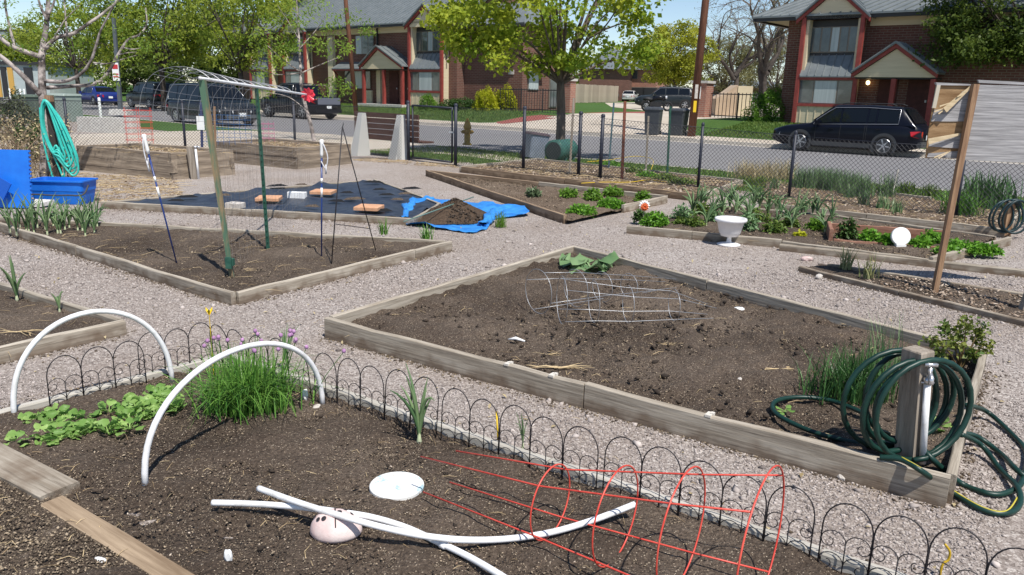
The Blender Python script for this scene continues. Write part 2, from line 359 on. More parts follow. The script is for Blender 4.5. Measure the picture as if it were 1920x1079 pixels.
def straw(parent, poly, n, z=.06, l=.08, mat=None, name='straw', r=.0018, seed=3):
    rg = np.random.default_rng(seed); P = np.array([(p[0], p[1]) for p in poly]); lo, hi = P.min(0), P.max(0)
    q = rg.uniform(lo, hi, (n*3+20, 2)); q = q[inpoly(q[:, 0], q[:, 1], poly)][:n]; m = MB()
    for x, y in q:
        a = rg.uniform(0, 2*pi); ll = l*rg.uniform(.4, 1.4); b = rg.normal(0, .4)
        m.tube([(x, y, z), (x+cos(a)*ll/2, y+sin(a)*ll/2, z+rg.uniform(.002, .015)), (x+cos(a)*ll/2+cos(a+b)*ll/2, y+sin(a)*ll/2+sin(a+b)*ll/2, z+rg.uniform(-.003, .01))], [r, r*.9, r*.4], 3, cap=False, at=rg.random())
    o = stuff(m.build(name, mat or m_straw, parent, attr=True))
    if parent is not None: o.location = -parent.location
    return o
m_straw = M('straw_mat', (.25, .17, .09), (.62, .48, .28), attr='rnd', rough=.9)
m_chip = M('wood_chip_mat', (.22, .15, .1), (.6, .5, .4), attr='rnd', rough=.9)
def gp(*pix, z=0): return [G(x, y, z) for x, y in pix]
def lerp(a, b, t): return a+(b-a)*t
def mid(ps): return sum(ps, Vector())/len(ps)
def newbed(name, label, poly, base=None):
    c = mid([Vector((p[0], p[1], 0)) for p in poly]); t = thing(name, label, 'garden bed', c); BEDS.append([(p[0], p[1]) for p in poly]); return t

# --- central bed
A, B, Dd, E_ = gp((612, 596), (1075, 461), (1846, 655), (1783, 893), z=.14)
cen = newbed('garden_bed', 'large bare soil bed with plank edging and two grey wire cages, centre of the garden', [A, B, Dd, E_])
board(cen, lerp(A, B, .012), B, .14); board(cen, A, lerp(A, E_, .535), .14, .042); board(cen, lerp(A, E_, .537), E_, .142, .042)
board(cen, B, lerp(B, Dd, .44), .14, .042); board(cen, lerp(B, Dd, .443), Dd, .138, .042); board(cen, Dd, lerp(Dd, E_, .985), .14)
soil(cen, [A, B, Dd, E_], .058, .042, .028, seed=5); litter(cen, [A, B, Dd, E_], 15000, .059, .002, .0085, bias=3)
litter(cen, [A, B, Dd, E_], 150, .062, .006, .014, name='root_bit', dark=1.2)
straw(cen, [A, B, Dd, E_], 190, .064, .07)
m_clod = M('dark_clod_mat', (.028, .02, .015), (.12, .088, .064), attr='rnd', rough=.95)
litter(cen, [A, B, Dd, E_], 900, .06, .008, .024, m_clod, 'clod', bias=2, flat=.75)
for t in (.40, .48, .72):
    p = lerp(A, E_, t); m = MB(); m.box((0, 0, 0), (.03, .05, .012)); m.box((.012, .01, .004), (.018, .022, .014))
    o = m.build('splintered_patch', M('pale_split_wood', (.6, .56, .5)) if t == .40 else MATS['pale_split_wood'], cen); o.location = p-cen.location+Vector((0, 0, .001)); o.rotation_euler = (0, 0, -.6)

# --- small bed at the left edge
a, b, c_ = gp((232, 600), (-420, 742), (-250, 452), z=.10)
lsb = newbed('garden_bed', 'small dark soil bed cut by the left edge, two onions growing', [a, b, c_])
board(lsb, a, b, .1, .045); board(lsb, lerp(a, c_, .01), c_, .1, .045)
soil(lsb, [a, b, c_], .05, .025, .05, seed=9); litter(lsb, [a, b, c_], 2600, .05, .003, .012); straw(lsb, [a, b, c_], 60, .055, .12)

# --- bed with the trellis
a, b = gp((437, 549), (845, 452), z=.1); l0 = G(0, 418, .1); c_ = a+(l0-a)*1.16
c_ = Vector((c_.x, c_.y, 0)); trb = newbed('garden_bed', 'triangular soil bed holding trellis posts, ski poles and leeks', [a, b, c_])
board(trb, a, lerp(a, c_, .5), .1, .042); board(trb, lerp(a, c_, .503), c_, .1, .042); board(trb, lerp(a, b, .012), lerp(a, b, .78), .1, .042); board(trb, lerp(a, b, .783), b, .1, .042); board(trb, lerp(b, c_, .01), lerp(b, c_, .6), .1, .04); board(trb, lerp(b, c_, .602), lerp(c_, b, .01), .1, .04)
soil(trb, [a, b, c_], .055, .03, .05, seed=12); litter(trb, [a, b, c_], 4500, .052, .003, .013); straw(trb, [a, b, c_], 200, .06, .16)
TRB = [a, b, c_]

# --- bed under black plastic
a, b, c_, d_ = gp((190, 378), (775, 409), (824, 381), (702, 336), z=.09)
plb = newbed('garden_bed', 'bed covered with wrinkled black plastic sheeting', [a, b, c_, d_])
m_plastic = M('black_plastic', (.016, .021, .034), (.036, .044, .064), rough=.42, spec=.6, bump=.5, bscale=16, dist=.02)
board(plb, a, lerp(a, b, .5), .09, .04); board(plb, lerp(a, b, .503), b, .09, .04); board(plb, lerp(b, c_, .02), c_, .09); board(plb, lerp(c_, d_, .02), d_, .09); board(plb, lerp(d_, a, .02), lerp(a, d_, .02), .085)
def wr(X, Y):
    w = 0
    dd = (c_-b).normalized()
    for k, (f, ph, am) in enumerate([(3.1, .4, .032), (5.3, 2, .02), (1.7, 1, .026)]):
        q = (X*.94-Y*.34)*f*.55+ (X*.34+Y*.94)*f*1.1+ph+1.2*vnoise(X, Y, .9, 40+k)*3; w = w+am*np.maximum(0, np.sin(q))**10
    return w+.02*(vnoise(X, Y, .25, 44)-.5)
pin = [lerp(p, mid([a, b, c_, d_]), .02) for p in (a, b, c_, d_)]
soil(plb, pin, .07, .008, .045, m_plastic, 'plastic_sheet', 21, wr)
PLB = (a, b, c_, d_)
m_slit = M('plastic_slit', (.004, .004, .005), rough=.8)

# --- far beds
m_wood3 = m_wood2
a, b, c_ = gp((800, 319), (1066, 405), (1251, 367), z=.12)
r1 = newbed('garden_bed', 'wedge-shaped bed of brown soil with green seedlings, behind the soil heap', [a, b, c_])
board(r1, a, lerp(a, b, .985), .12, .045, m_wood2); board(r1, lerp(a, c_, .02), lerp(a, c_, .52), .12, .045, m_wood2); board(r1, lerp(a, c_, .523), c_, .12, .045, m_wood); board(r1, lerp(c_, b, .02), lerp(c_, b, .5), .12, .045)
soil(r1, [a, b, c_], .05, .03, .08, m_soil_dry, seed=31); litter(r1, [a, b, c_], 2500, .055, .005, .018); R1 = [a, b, c_]
a, b, c_, d_ = gp((863, 312), (1313, 364), (1391, 337), (1006, 297), z=.13)
r2 = newbed('garden_bed', 'farthest bed by the fence, dry stalks and stakes between low timbers', [a, b, c_, d_])
for i, (p, q) in enumerate(((a, b), (b, c_), (c_, d_), (d_, a))): 
    board(r2, lerp(p, q, .01), lerp(p, q, .5), .13, .05, m_wood2 if i == 0 else m_wood); board(r2, lerp(p, q, .503), q, .13, .05, m_wood2 if i == 0 else m_wood)
soil(r2, [a, b, c_, d_], .08, .04, .09, m_soil_dry, seed=35); litter(r2, [a, b, c_, d_], 3800, .09, .008, .04, m_chip, 'mulch_chip', flat=.3); straw(r2, [a, b, c_, d_], 500, .1, .3, r=.004, seed=8); R2 = [a, b, c_, d_]

# --- beds on the right
f0, f1, f2 = gp((1176, 423), (1466, 449), (1742, 483), z=.1); g0, g1, g2 = gp((1335, 381), (1560, 400), (1868, 440), z=.1)
rb1 = newbed('garden_bed', 'long bed of onions and herbs beside the white urn', [f0, f1, f2, g2, g1, g0])
board(rb1, f0, lerp(f0, f1, .44), .1, .05); board(rb1, lerp(f0, f1, .443), f1, .1, .05); board(rb1, lerp(f1, f2, .01), f2, .085, .05, m_wood)
e0, e1 = gp((1463, 458), (1935, 508), z=.07); board(rb1, e0, e1, .07, .09, m_wood)
board(rb1, lerp(f2, G(1893, 445, .1), .02), G(1893, 445, .1), .1, .05); board(rb1, lerp(f0, g0, .25), g0, .06, .04); board(rb1, g0, g1, .08, .04); board(rb1, lerp(g1, g2, .01), g2, .08, .045)
RB1 = [f0, f1, f2, g2, g1, g0]
soil(rb1, RB1, .055, .03, .07, seed=41); litter(rb1, RB1, 5500, .055, .004, .018); straw(rb1, RB1, 160, .06, .16, seed=19)
h0, h1, h2, h3 = gp((1425, 381), (1885, 432), (1915, 392), (1440, 336), z=.1)
rb2 = newbed('garden_bed', 'bed of straw litter and chives along the street fence, right side', [h0, h1, h2, h3])
board(rb2, h0, lerp(h0, h1, .48), .12, .045); board(rb2, lerp(h0, h1, .483), h1, .12, .045); board(rb2, lerp(h1, h2, .02), h2, .1); board(rb2, lerp(h2, h3, .3), lerp(h2, h3, .62), .12, .03)
RB2 = [h0, h1, h2, h3]
soil(rb2, RB2, .06, .05, .08, m_soil_dry, seed=45); litter(rb2, RB2, 4200, .08, .006, .03, m_chip, 'mulch_chip', flat=.3); straw(rb2, RB2, 900, .08, .16, r=.003, seed=9)
n0, n1, n2, n3 = gp((1500, 500), (2080, 638), (2060, 572), (1540, 492), z=.05)
nb = newbed('garden_bed', 'narrow strip bed of leaf litter at the foot of the broken board', [n0, n1, n2, n3])
board(nb, n0, lerp(n0, n1, .4), .05, .045); board(nb, lerp(n0, n1, .403), n1, .05, .045); board(nb, lerp(n3, n2, .03), lerp(n3, n2, .5), .05, .045); board(nb, lerp(n3, n2, .503), n2, .05, .045)
NB = [n0, n1, n2, n3]
soil(nb, NB, .025, .02, .05, seed=51); litter(nb, [lerp(n0, n1, .25), n1, n2, lerp(n3, n2, .25)], 1300, .035, .006, .024, m_chip, 'leaf_litter', flat=.25, bias=2)

# --- foreground bed
q0, q1 = gp((424, 666), (1668, 1080), z=.05); qa = G(-190, 824, .05)
q2 = q1+(q1-q0)*.25; pl1 = gp((-230, 740), (-230, 790)); 
k0, k1, k2, k3 = gp((0, 829), (149, 902), (82, 936), (0, 885), z=.055)       # first plank
s0, s1, s2, s3 = gp((120, 928), (372, 1079), (272, 1079), (78, 947), z=.045)  # second plank
pd = (s1-s0).normalized()
FGP = [q0, q2, s1+pd*1.2, s0, k1, k0-(k1-k0).normalized()*1.0, qa]
fg = newbed('garden_bed', 'foreground bed of dark soil with white hoops, greens and wire edging', [q0, q2, s1+pd*2, k0-(k1-k0)*2, qa])
w = .05
m_edge = M('pale_edge_board', (.36, .335, .29), (.52, .49, .44), scale=1.6, stretch=(1, 12, 12), bump=.3, bscale=4, rough=.9)
board(fg, lerp(q0, qa, .0), lerp(q0, qa, .42), .062, .045, m_edge); board(fg, lerp(q0, qa, .425), qa, .06, .045, m_edge)
for i in range(4): board(fg, lerp(q0, q2, i/4+.002), lerp(q0, q2, (i+1)/4), .068, .045, m_edge)
def plank(parent, c0, c1, c2, ext0, ext1, h, mat):     # wide plank lying flat, c0-c1 far edge, c2 near end
    x = (c1-c0).normalized(); wd = abs((c2-c1).dot(Vector((-x.y, x.x, 0)))); y = Vector((-x.y, x.x, 0))
    sg = 1 if (c2-c1).dot(y) > 0 else -1; p = c0-x*ext0+y*sg*wd/2; q = c1+x*ext1+y*sg*wd/2
    return board(parent, p, q, h, wd, mat)
plank(fg, k0, k1, k2, 1.0, 0, .055, m_wood); plank(fg, s0, s1, s3-s0+s1, 0, 1.4, .045, M('brown_plank', (.2, .14, .09), (.42, .32, .22), scale=1.6, stretch=(1, 14, 14), bump=.5, bscale=4, rough=.9, dist=.006, spec=.2))
soil(fg, [q0, q2, s1+pd*2.2, G(-320, 1000), qa], .03, .03, .03, seed=61)
FGV = [q0, G(1640, 1079), G(300, 1110), G(0, 900), G(-30, 770)]
litter(fg, FGV, 26000, .031, .0015, .0058, bias=2.8); litter(fg, FGV, 420, .032, .004, .011, name='wood_chip', dark=1.2, flat=.3)
straw(fg, FGV, 230, .034, .055, seed=23, r=.0012); litter(fg, FGV, 900, .03, .004, .014, m_clod, 'clod', bias=2.2, flat=.75); litter(fg, FGV, 1500, .033, .002, .006, m_chip, 'pale_fleck', bias=1.8, flat=.4)
lw = [G(-40, 870), G(90, 945), G(270, 1090), G(-40, 1100)]
low = newbed('garden_bed', 'strip of dry littered soil in front of the planks, bottom left', [G(-300, 700), G(90, 945), G(290, 1110), G(-300, 1300)])
soil(low, [G(-300, 780), G(85, 942), G(330, 1130), G(-100, 1280)], .036, .02, .03, m_soil, seed=66); litter(low, lw, 7000, .038, .0018, .008, bias=2.6); straw(low, lw, 36, .042, .07, seed=24, r=.0013)

# --- gravel stones (near part of the paths as geometry)
def gravel():
    pts = []; 
    for lo, hi, n in ((1.9, 4.2, 60000), (4.2, 7.5, 60000), (7.5, 11, 24000)):
        d = np.sqrt(RNG.uniform(lo**2, hi**2, n)); x = RNG.uniform(-.72, .72, n)*d; pts.append(np.column_stack([x, d]))
    q = np.concatenate(pts); keep = np.ones(len(q), bool)
    for P in BEDS: keep &= ~inpoly(q[:, 0], q[:, 1], P)
    q = q[keep]; n = len(q); s = .0038+.0068*RNG.random(n)**2.4
    s = s*np.clip(q[:, 1]/5, .9, 1.3); s = s*np.where(RNG.random(n) < .012, RNG.uniform(1.8, 3.2, n), 1)
    V, F = rocks(np.column_stack([q, s*.15]), s*RNG.uniform(.8, 1.5, n), s, s*.6)
    rn = np.clip(RNG.normal(.5, .26, n), 0, 1)
    o = stuff(npmesh('gravel', V, F, m_pebble, rnd=np.repeat(rn, 6))); tag(o, 'loose pinkish grey gravel covering the garden paths', 'gravel')
gravel()

GV = [G(540, 690), G(1800, 1079), G(1920, 700), G(1920, 620), G(1500, 500), G(1080, 440), G(880, 460)]
o = straw(None, [G(300, 600), G(1500, 1000), G(1000, 700), G(640, 560), G(850, 470), G(1000, 440), G(500, 560)], 90, .008, .05, name='path_litter', r=.0014, seed=77); tag(o, 'thin straw bits scattered over the gravel path', 'plant litter')

def spill():
    pts = []
    for P in BEDS[:4]+BEDS[8:11]:
        c = np.mean(np.array(P), 0)
        for i in range(len(P)):
            p, q = np.array(P[i]), np.array(P[(i+1) % len(P)]); n = int(np.hypot(*(q-p))*260); e = (q-p)/np.hypot(*(q-p)); nr = np.array([e[1], -e[0]]); nr = nr if np.dot(nr, (p+q)/2-c) > 0 else -nr
            t = RNG.random(n); k = np.sin(t*9+i)*.5+.5; pts.append(p+np.outer(t, q-p)+np.outer(.025+RNG.exponential(.035, n)*(.4+k), nr))
    q = np.concatenate(pts); ok = np.ones(len(q), bool)
    for P in BEDS: ok &= ~inpoly(q[:, 0], q[:, 1], P)
    q = q[ok & (q[:, 1] > 1.8)]; n = len(q); s = .003+.007*RNG.random(n)**2; V, F = rocks(np.column_stack([q, s*.3]), s*1.3, s, s*.6); o = stuff(npmesh('spilled_soil', V, F, m_crumb, rnd=np.repeat(RNG.random(n)**2*.5, 6))); tag(o, 'brown soil crumbs spilled along the bed boards', 'soil')
spill()
# ================================================================ garden things
def VP(px, py, base):                      # point above a plan position, in the upright plane through it facing the camera
    d = ray(px, py); t = base[1]/d.y; return Vector((0, 0, CAM_H))+d*t
m_pvc = M('white_pvc', (.56, .55, .53), (.8, .8, .81), scale=9, rough=.4, lo=.3, hi=.5)
m_wire = M('black_wire', (.018, .016, .02), rough=.5)
m_galv = M('galvanised_wire', (.36, .37, .39), (.5, .51, .53), rough=.4, metal=.6, scale=20)
m_redw = M('red_wire', (.55, .05, .035), (.68, .10, .07), rough=.4, scale=12)
m_green_post = M('green_steel', (.012, .06, .04), (.03, .10, .07), rough=.5, scale=14)
m_stake = M('green_wood_stake', (.09, .17, .11), (.27, .2, .115), scale=3, stretch=(6, 6, 1), bump=.3, rough=.9, lo=.42, hi=.58)
m_brownwood = M('brown_stake_wood', (.2, .11, .065), (.38, .24, .14), scale=3, stretch=(12, 12, 1), bump=.4, bscale=8, rough=.9)
m_greywood = M('grey_post_wood', (.2, .165, .13), (.36, .31, .255), scale=3, stretch=(12, 12, .8), bump=.5, bscale=8, rough=.9)
m_hose = M('dark_green_hose', (.004, .024, .018), (.009, .042, .032), rough=.42, scale=9)
m_yellow = M('yellow_plastic', (.75, .5, .02), rough=.4)
m_stone = M('pale_stone', (.42, .38, .34), (.62, .57, .52), scale=14, bump=.3)
m_white = M('white_paint', (.78, .78, .77), (.84, .84, .83), scale=5, rough=.5)
m_blue = M('blue_plastic', (.012, .14, .62), (.016, .19, .72), rough=.4, scale=3)
m_darkmetal = M('dark_metal', (.012, .012, .014), (.03, .03, .033), rough=.45, scale=12)
def arc3(p, q, h, n=22, pw=.9):
    p = Vector(p); q = Vector(q); c = (p+q)/2
    return [c+(p-q)/2*cos(pi*i/n)*(1 if True else 1)+Vector((0, 0, h*sin(pi*i/n)**pw)) for i in range(n+1)]
def single(name, label, cat, m, mat, loc, smooth=True, group=None, attr=False):
    o = m.build(name, mat, None, smooth, attr=attr); loc = Vector(loc)
    me = o.data; me.transform(Matrix.Translation(-loc)); o.location = loc
    return tag(o, label, cat, group)

# --- white pvc hoops and loose pipes
def hoop(f0, f1, ap, label):
    p, q = G(*f0, .03), G(*f1, .03); h = VP(ap[0], ap[1], (p+q)/2).z-.03
    m = MB(); pts = arc3(p-Vector((0, 0, .03)), q-Vector((0, 0, .03)), h+.03, 30, .82); m.tube(pts, .0135, 10)
    single('pvc_hoop', label, 'hoop', m, m_pvc, p, group='white hoops over the foreground bed')
hoop((27, 781), (323, 712), (165, 586), 'white plastic hoop at the far left, arching over the leafy greens')
hoop((272, 906), (605, 756), (478, 655), 'white plastic hoop in front, arching before the flowering chives')
def spline(P, n=10):
    P = [Vector(p) for p in P]; out = []
    for i in range(len(P)-1):
        a, b, c, d = P[max(i-1, 0)], P[i], P[i+1], P[min(i+2, len(P)-1)]
        for k in range(n):
            t = k/n; out.append(.5*((2*b)+(-a+c)*t+(2*a-5*b+4*c-d)*t*t+(-a+3*b-3*c+d)*t**3))
    return out+[P[-1]]
def lie(pix, zz): return [G(x, y, z) for (x, y), z in zip(pix, zz)]
m = MB(); m.tube(spline(lie([(485, 916), (560, 943), (640, 968), (720, 990), (800, 1006), (880, 1013), (960, 1010), (1040, 997), (1120, 973), (1190, 946)], [.10, .115, .125, .11, .09, .07, .055, .06, .08, .105])), .0125, 10)
single('pvc_pipe', 'bent white pipe lying over the painted stone, its end inside the red cage', 'pipe', m, m_pvc, G(840, 1010))
m = MB(); m.tube(spline(lie([(398, 943), (470, 945), (560, 951), (640, 961), (700, 971), (760, 989), (820, 1016), (880, 1045), (940, 1080), (1010, 1125)], [.06, .07, .085, .1, .08, .06, .05, .05, .06, .07])), .0125, 10)
m.tube(lie([(826, 1020), (836, 1024)], [.051, .05]), .0145, 10)
single('pvc_pipe', 'white pipe running under the other to the bottom edge of the picture', 'pipe', m, m_pvc, G(800, 1010))

# --- red cage and the two grey cages
def wire_cage(label, bottoms, tops, mat, wr, z0=.03, tip=1.9, group=None, rad=None, ring_n=40, phase=.6, tk=.5):
    B = [G(x, y, z0) for x, y in bottoms]
    R = [(VP(x, t, b).z-b.z)/2 for (x, y), t, b in zip(bottoms, tops, B)] if rad is None else rad
    ax = (B[-1]-B[0]); ax.z = 0; ax.normalize(); side = Vector((-ax.y, ax.x, 0)); up = Vector((0, 0, 1))
    root = thing('tomato_cage', label, 'plant cage', B[0], group)
    C = [b+up*r for b, r in zip(B, R)]
    for c, r in zip(C, R):
        m = MB(); m.tube([c-root.location+(side*cos(2*pi*k/ring_n)+up*sin(2*pi*k/ring_n))*r for k in range(ring_n)], wr, 6, closed=True); m.build('ring', mat, root, True)
    for j in range(4):
        an = phase+j*pi/2; P = [c+(side*cos(an)+up*sin(an))*(r-wr*1.6) for c, r in zip(C, R)]
        k_ = 0 if R[0] < R[-1] else -1; rt_ = R[k_]*tk; bb = B[k_]+(ax*-1 if k_ == 0 else ax)*tip*(.9+.12*((j*3) % 4)/3); e = bb+up*(rt_+.005)+(side*cos(an)+up*sin(an))*rt_
        if e.z < z0+.02: e.z = z0+.02
        pts = [e]+P if R[0] < R[-1] else P+[e]
        m = MB(); m.tube([p-root.location for p in pts], wr, 6); m.build('wire', mat, root, True)
    return root
wire_cage('red wire cage lying on its side in the foreground bed', [(1030, 1006), (1150, 1052), (1270, 1098), (1412, 1150)], [876, 880, 884, 884], m_redw, .0033, tip=.56, phase=.7, tk=.72)
wire_cage('farther of two grey wire cages lying on the bare soil', [(1008, 587), (1078, 575), (1128, 566), (1178, 559)], None, m_galv, .0021, .07, .5, rad=[.165, .145, .12, .10], phase=.35)
wire_cage('nearer of two grey wire cages lying on the bare soil', [(1052, 606), (1112, 604), (1176, 605), (1262, 601)], None, m_galv, .0021, .07, .3, rad=[.17, .15, .135, .115], phase=.9)

# --- scalloped wire edging in folding sections
def scroll(c, r, a0, turns, sgn, X, n=18):
    return [c+X*(cos(a0+sgn*2*pi*turns*i/n)*r*(1-.72*i/n))+Vector((0, 0, sin(a0+sgn*2*pi*turns*i/n)*r*(1-.72*i/n))) for i in range(n+1)]
def edging(p0, p1, n, label, H=.268, lean=.0):
    p0 = Vector(p0); p1 = Vector(p1); root = thing('wire_edging', label, 'garden edging', p0, 'folding wire edging of the foreground bed')
    X = (p1-p0).normalized(); w = (p1-p0).length/n; r = .0027
    tilt = Vector((-X.y, X.x, 0))*lean
    for i in range(n):
        o = X*(w*i); hh = H*(1+.05*random.uniform(-1, 1)); tilt = Vector((-X.y, X.x, 0))*(lean+random.uniform(-.06, .06)); m = MB(); wi = w*.985
        def tl(v, tilt=tilt): v = Vector(v); return v+tilt*v.z
        legs = [tl(o+Vector((0, 0, -.03)))]+[tl(o+X*(wi/2-wi/2*cos(pi*k/14))+Vector((0, 0, hh-wi*.62+wi*.62*sin(pi*k/14)))) for k in range(15)]+[tl(o+X*wi+Vector((0, 0, -.03)))]
        m.tube(legs, r, 6); m.build('arch', m_wire, root, True)
        m = MB(); mx = o+X*wi/2
        m.tube([tl(mx+Vector((0, 0, -.02))), tl(mx+Vector((0, 0, .115)))], r*.85, 5)
        for zt in (.145, .06):
            for sg in (-1, 1):
                # small arch from the middle post to the leg, ending in a curl
                q = wi/4; cc = mx+X*(sg*q)+Vector((0, 0, zt-q))
                pts = [tl(cc+X*(-sg*q*cos(pi*k/8))+Vector((0, 0, q*.95*sin(pi*k/8)))) for k in range(9)]
                c2 = cc+X*(sg*q*.35); pts += [tl(p) for p in [c2+X*(sg*cos(-.2-4.6*k/12)*q*(.65-.04*k))+Vector((0, 0, sin(-.2-4.6*k/12)*q*(.72-.042*k))) for k in range(1, 13)]]
                m.tube(pts, r*.72, 5)
        m.build('scroll', m_wire, root, True)
    return root
edging(G(94, 763, .03), G(276, 717, .03), 3, 'leftmost run of black wire edging, inside the far white hoop')
edging(G(263, 713, .03), G(401, 680, .03), 3, 'run of black wire edging behind the chives, left of its corner')
c0, c1 = G(402, 682, .03), G(1534, 1056, .03); dv = (c1-c0).normalized(); pos = 0.0
names = ['run of black wire edging in the corner right behind the flowering chives', 'run of black wire edging just right of the front hoop', 'run of black wire edging behind the onion and yellow tag', 'run of black wire edging behind the middle rings of the red cage', 'run of black wire edging at the bottom right, ending by the yellow hook']
for i, nm in enumerate(names):
    n_ = (5, 5, 5, 5, 5)[i]; edging(c0+dv*pos, c0+dv*(pos+n_*.168), n_, nm, lean=random.uniform(-.08, .05)); pos += n_*.168+.028
m = MB(); f = G(1762, 1085); m.tube(spline([f-Vector((0, 0, .05)), f+Vector((0, 0, .05)), VP(1778, 1050, f), VP(1781, 1035, f), VP(1772, 1021, f)], 5), .0045, 8); single('hook_stake', 'bent yellow hook standing in the gravel at the bottom right', 'hook', m, M('ochre_plastic', (.52, .34, .02), rough=.4), f)
f = G(934, 834, .03); m = MB(); m.tube([f, VP(931, 772, f)], .0045, 6); m.tube([f+Vector((0, 0, .012)), f+Vector((.02, -.01, .006))], .006, 6); single('plant_tag', 'thin yellow stick tag against the wire edging', 'plant tag', m, m_yellow, f)

# --- painted stone, disc, small stones
sp = G(628, 1000, .03); sroot = thing('painted_stone', 'pink painted stone with black spots, under the white pipes', 'stone', sp)
m = MB(); n = 28; prof = [(0.001, .09)]+[(.092*sin(pi/2*k/8)**.8, .012+.078*cos(pi/2*k/8)) for k in range(1, 9)]+[(.085, 0), (.05, -.02)]
m.lathe(prof, n)
vv = m.v[0]; vv[:, 1] *= .8; vv[:, 0] *= 1+.12*(vv[:, 0] > 0)*np.abs(vv[:, 0])/.09
m.build('stone_body', M('pink_paint', (.62, .44, .42), (.74, .63, .6), scale=9, bump=.15, rough=.7), sroot, True)
def on_stone(x, y): 
    q = min(.97, hypot(x/.098, y/.074)); return Vector((x, y, .012+.079*(max(0, 1-q**2.4))**.5))
for x, y, rr in ((-.052, -.03, .0085), (-.03, -.034, .010), (.035, .03, .0095), (.0, .036, .009), (-.045, .022, .0095), (.062, .014, .008), (-.07, -.006, .008), (-.022, .006, .009), (.03, -.03, .008), (.05, -.015, .008), (.02, .0, .009), (-.012, -.018, .007)):
    c = on_stone(x, y); nrm = (on_stone(x+.003, y)-on_stone(x-.003, y)).cross(on_stone(x, y+.003)-on_stone(x, y-.003)).normalized()
    t1 = nrm.orthogonal().normalized(); t2 = nrm.cross(t1); m = MB()
    m.add([tuple(on_stone((c+t1*rr*cos(2*pi*k/12)+t2*rr*sin(2*pi*k/12)).x, (c+t1*rr*cos(2*pi*k/12)+t2*rr*sin(2*pi*k/12)).y)+nrm*.002) for k in range(12)]+[tuple(c+nrm*.003)], [(k, (k+1) % 12, 12) for k in range(12)]); m.build('painted_spot', M('black_paint', (.025, .022, .025), rough=.6) if 'black_paint' not in MATS else MATS['black_paint'], sroot)
m = MB(); m.tube([on_stone(-.002+.02*k/6, .025-.085*k/6)+Vector((0, 0, .0005)) for k in range(7)], .0028, 5); m.build('wing_line', MATS['black_paint'], sroot)
m_disc = M('painted_disc', (.74, .74, .72), (.36, .5, .54), scale=13, rough=.7, lo=.55, hi=.63, bump=.3, bscale=30)
c = G(744, 908, .045); m = MB(); m.lathe([(.001, .0), (.11, .0), (.114, -.004), (.114, -.04), (.001, -.04)], 36); single('stepping_stone', 'round white painted disc lying flat on the soil beside the red cage', 'stepping stone', m, m_disc, (0, 0, 0), False).location = c
def pebble(px, py, s, label, mat=m_stone, z=.0, grp=None, el=(1, .8, .75)):
    c = G(px, py, z); bm = bmesh.new(); bmesh.ops.create_icosphere(bm, subdivisions=2, radius=1)
    sd = random.randint(0, 999)
    for v in bm.verts:
        k = 1+.5*(float(vnoise(v.co.x*3+sd, v.co.y*3+v.co.z*2, 1.3, sd))-.5); v.co = Vector((v.co.x*el[0], v.co.y*el[1], v.co.z*el[2]))*k*s
    me = bpy.data.meshes.new('stone'); bm.to_mesh(me); bm.free(); me.materials.append(mat); o = link('stone', me, None, c+Vector((0, 0, s*el[2]*.6))); o.rotation_euler = (0, 0, random.uniform(0, 6))
    return tag(o, label, 'stone', grp)
pebble(1577, 897, .028, 'pale lump of stone on the gravel beside the front board of the central bed')
pebble(572, 748, .028, 'upright white stone beside the foot of the front hoop', m_white, .03, el=(.7, .6, 1.2)); pebble(594, 766, .026, 'flat grey stone right by the foot of the front hoop', m_stone, .03, el=(1.2, .7, .5))
pebble(1512, 489, .05, 'pinkish stone on the gravel left of the narrow strip bed', M('pink_stone', (.5, .36, .34), (.62, .48, .45), scale=8), el=(1.3, .8, .6))
pebble(1416, 455, .045, 'cream stone on the gravel right of the white urn', M('cream_stone', (.62, .52, .38)), el=(1, .8, .7)); pebble(1536, 523, .04, 'whitish stone on the gravel in front of the narrow strip bed')
pebble(493, 1046, .02, 'small white stone on soil below the painted stone', m_white, .03) if False else None
pebble(429, 1050, .022, 'small white stone at the bottom of the foreground bed', m_white, .03, el=(.7, .7, 1.3)); pebble(190, 1052, .02, 'white flake of stone on the dry soil, bottom left', m_white, .03, el=(1.5, .6, .4)); pebble(1386, 583, .032, 'white oval stone in the central bed near the far board', m_white, .06, el=(1.2, .8, .6)); pebble(1387, 716, .022, 'small whitish stone in the middle of the central bed', m_stone, .06)
for (x, y, lb) in ((498, 722, 'left of two white plant labels at the foot of the chives'), (521, 733, 'right of two white plant labels at the foot of the chives')):
    f = G(x, y+8, .03); m = MB(); m.add([tuple(f+Vector((dx, dy, dz))) for dx, dy, dz in ((-.013, 0, -.02), (.013, 0, -.02), (.017, -.01, .045), (.0, -.012, .055), (-.016, -.01, .04))]+[tuple(f+Vector((dx, dy+.003, dz))) for dx, dy, dz in ((-.013, 0, -.02), (.013, 0, -.02), (.017, -.01, .045), (.0, -.012, .055), (-.016, -.01, .04))], [(0, 1, 2, 3, 4), (9, 8, 7, 6, 5)]+[(k, (k+1) % 5, (k+1) % 5+5, k+5) for k in range(5)]); single('plant_label', lb, 'plant label', m, m_white, f, False)
c = G(967, 638, .07); m = MB(); m.tube([c+Vector((-.05, .012, 0)), c+Vector((0, .0, .012)), c+Vector((.06, -.02, 0))], [.004, .012, .006], 8); o = single('shard', 'thin curved white shard on the soil near the front of the central bed', 'shard', m, m_white, c)

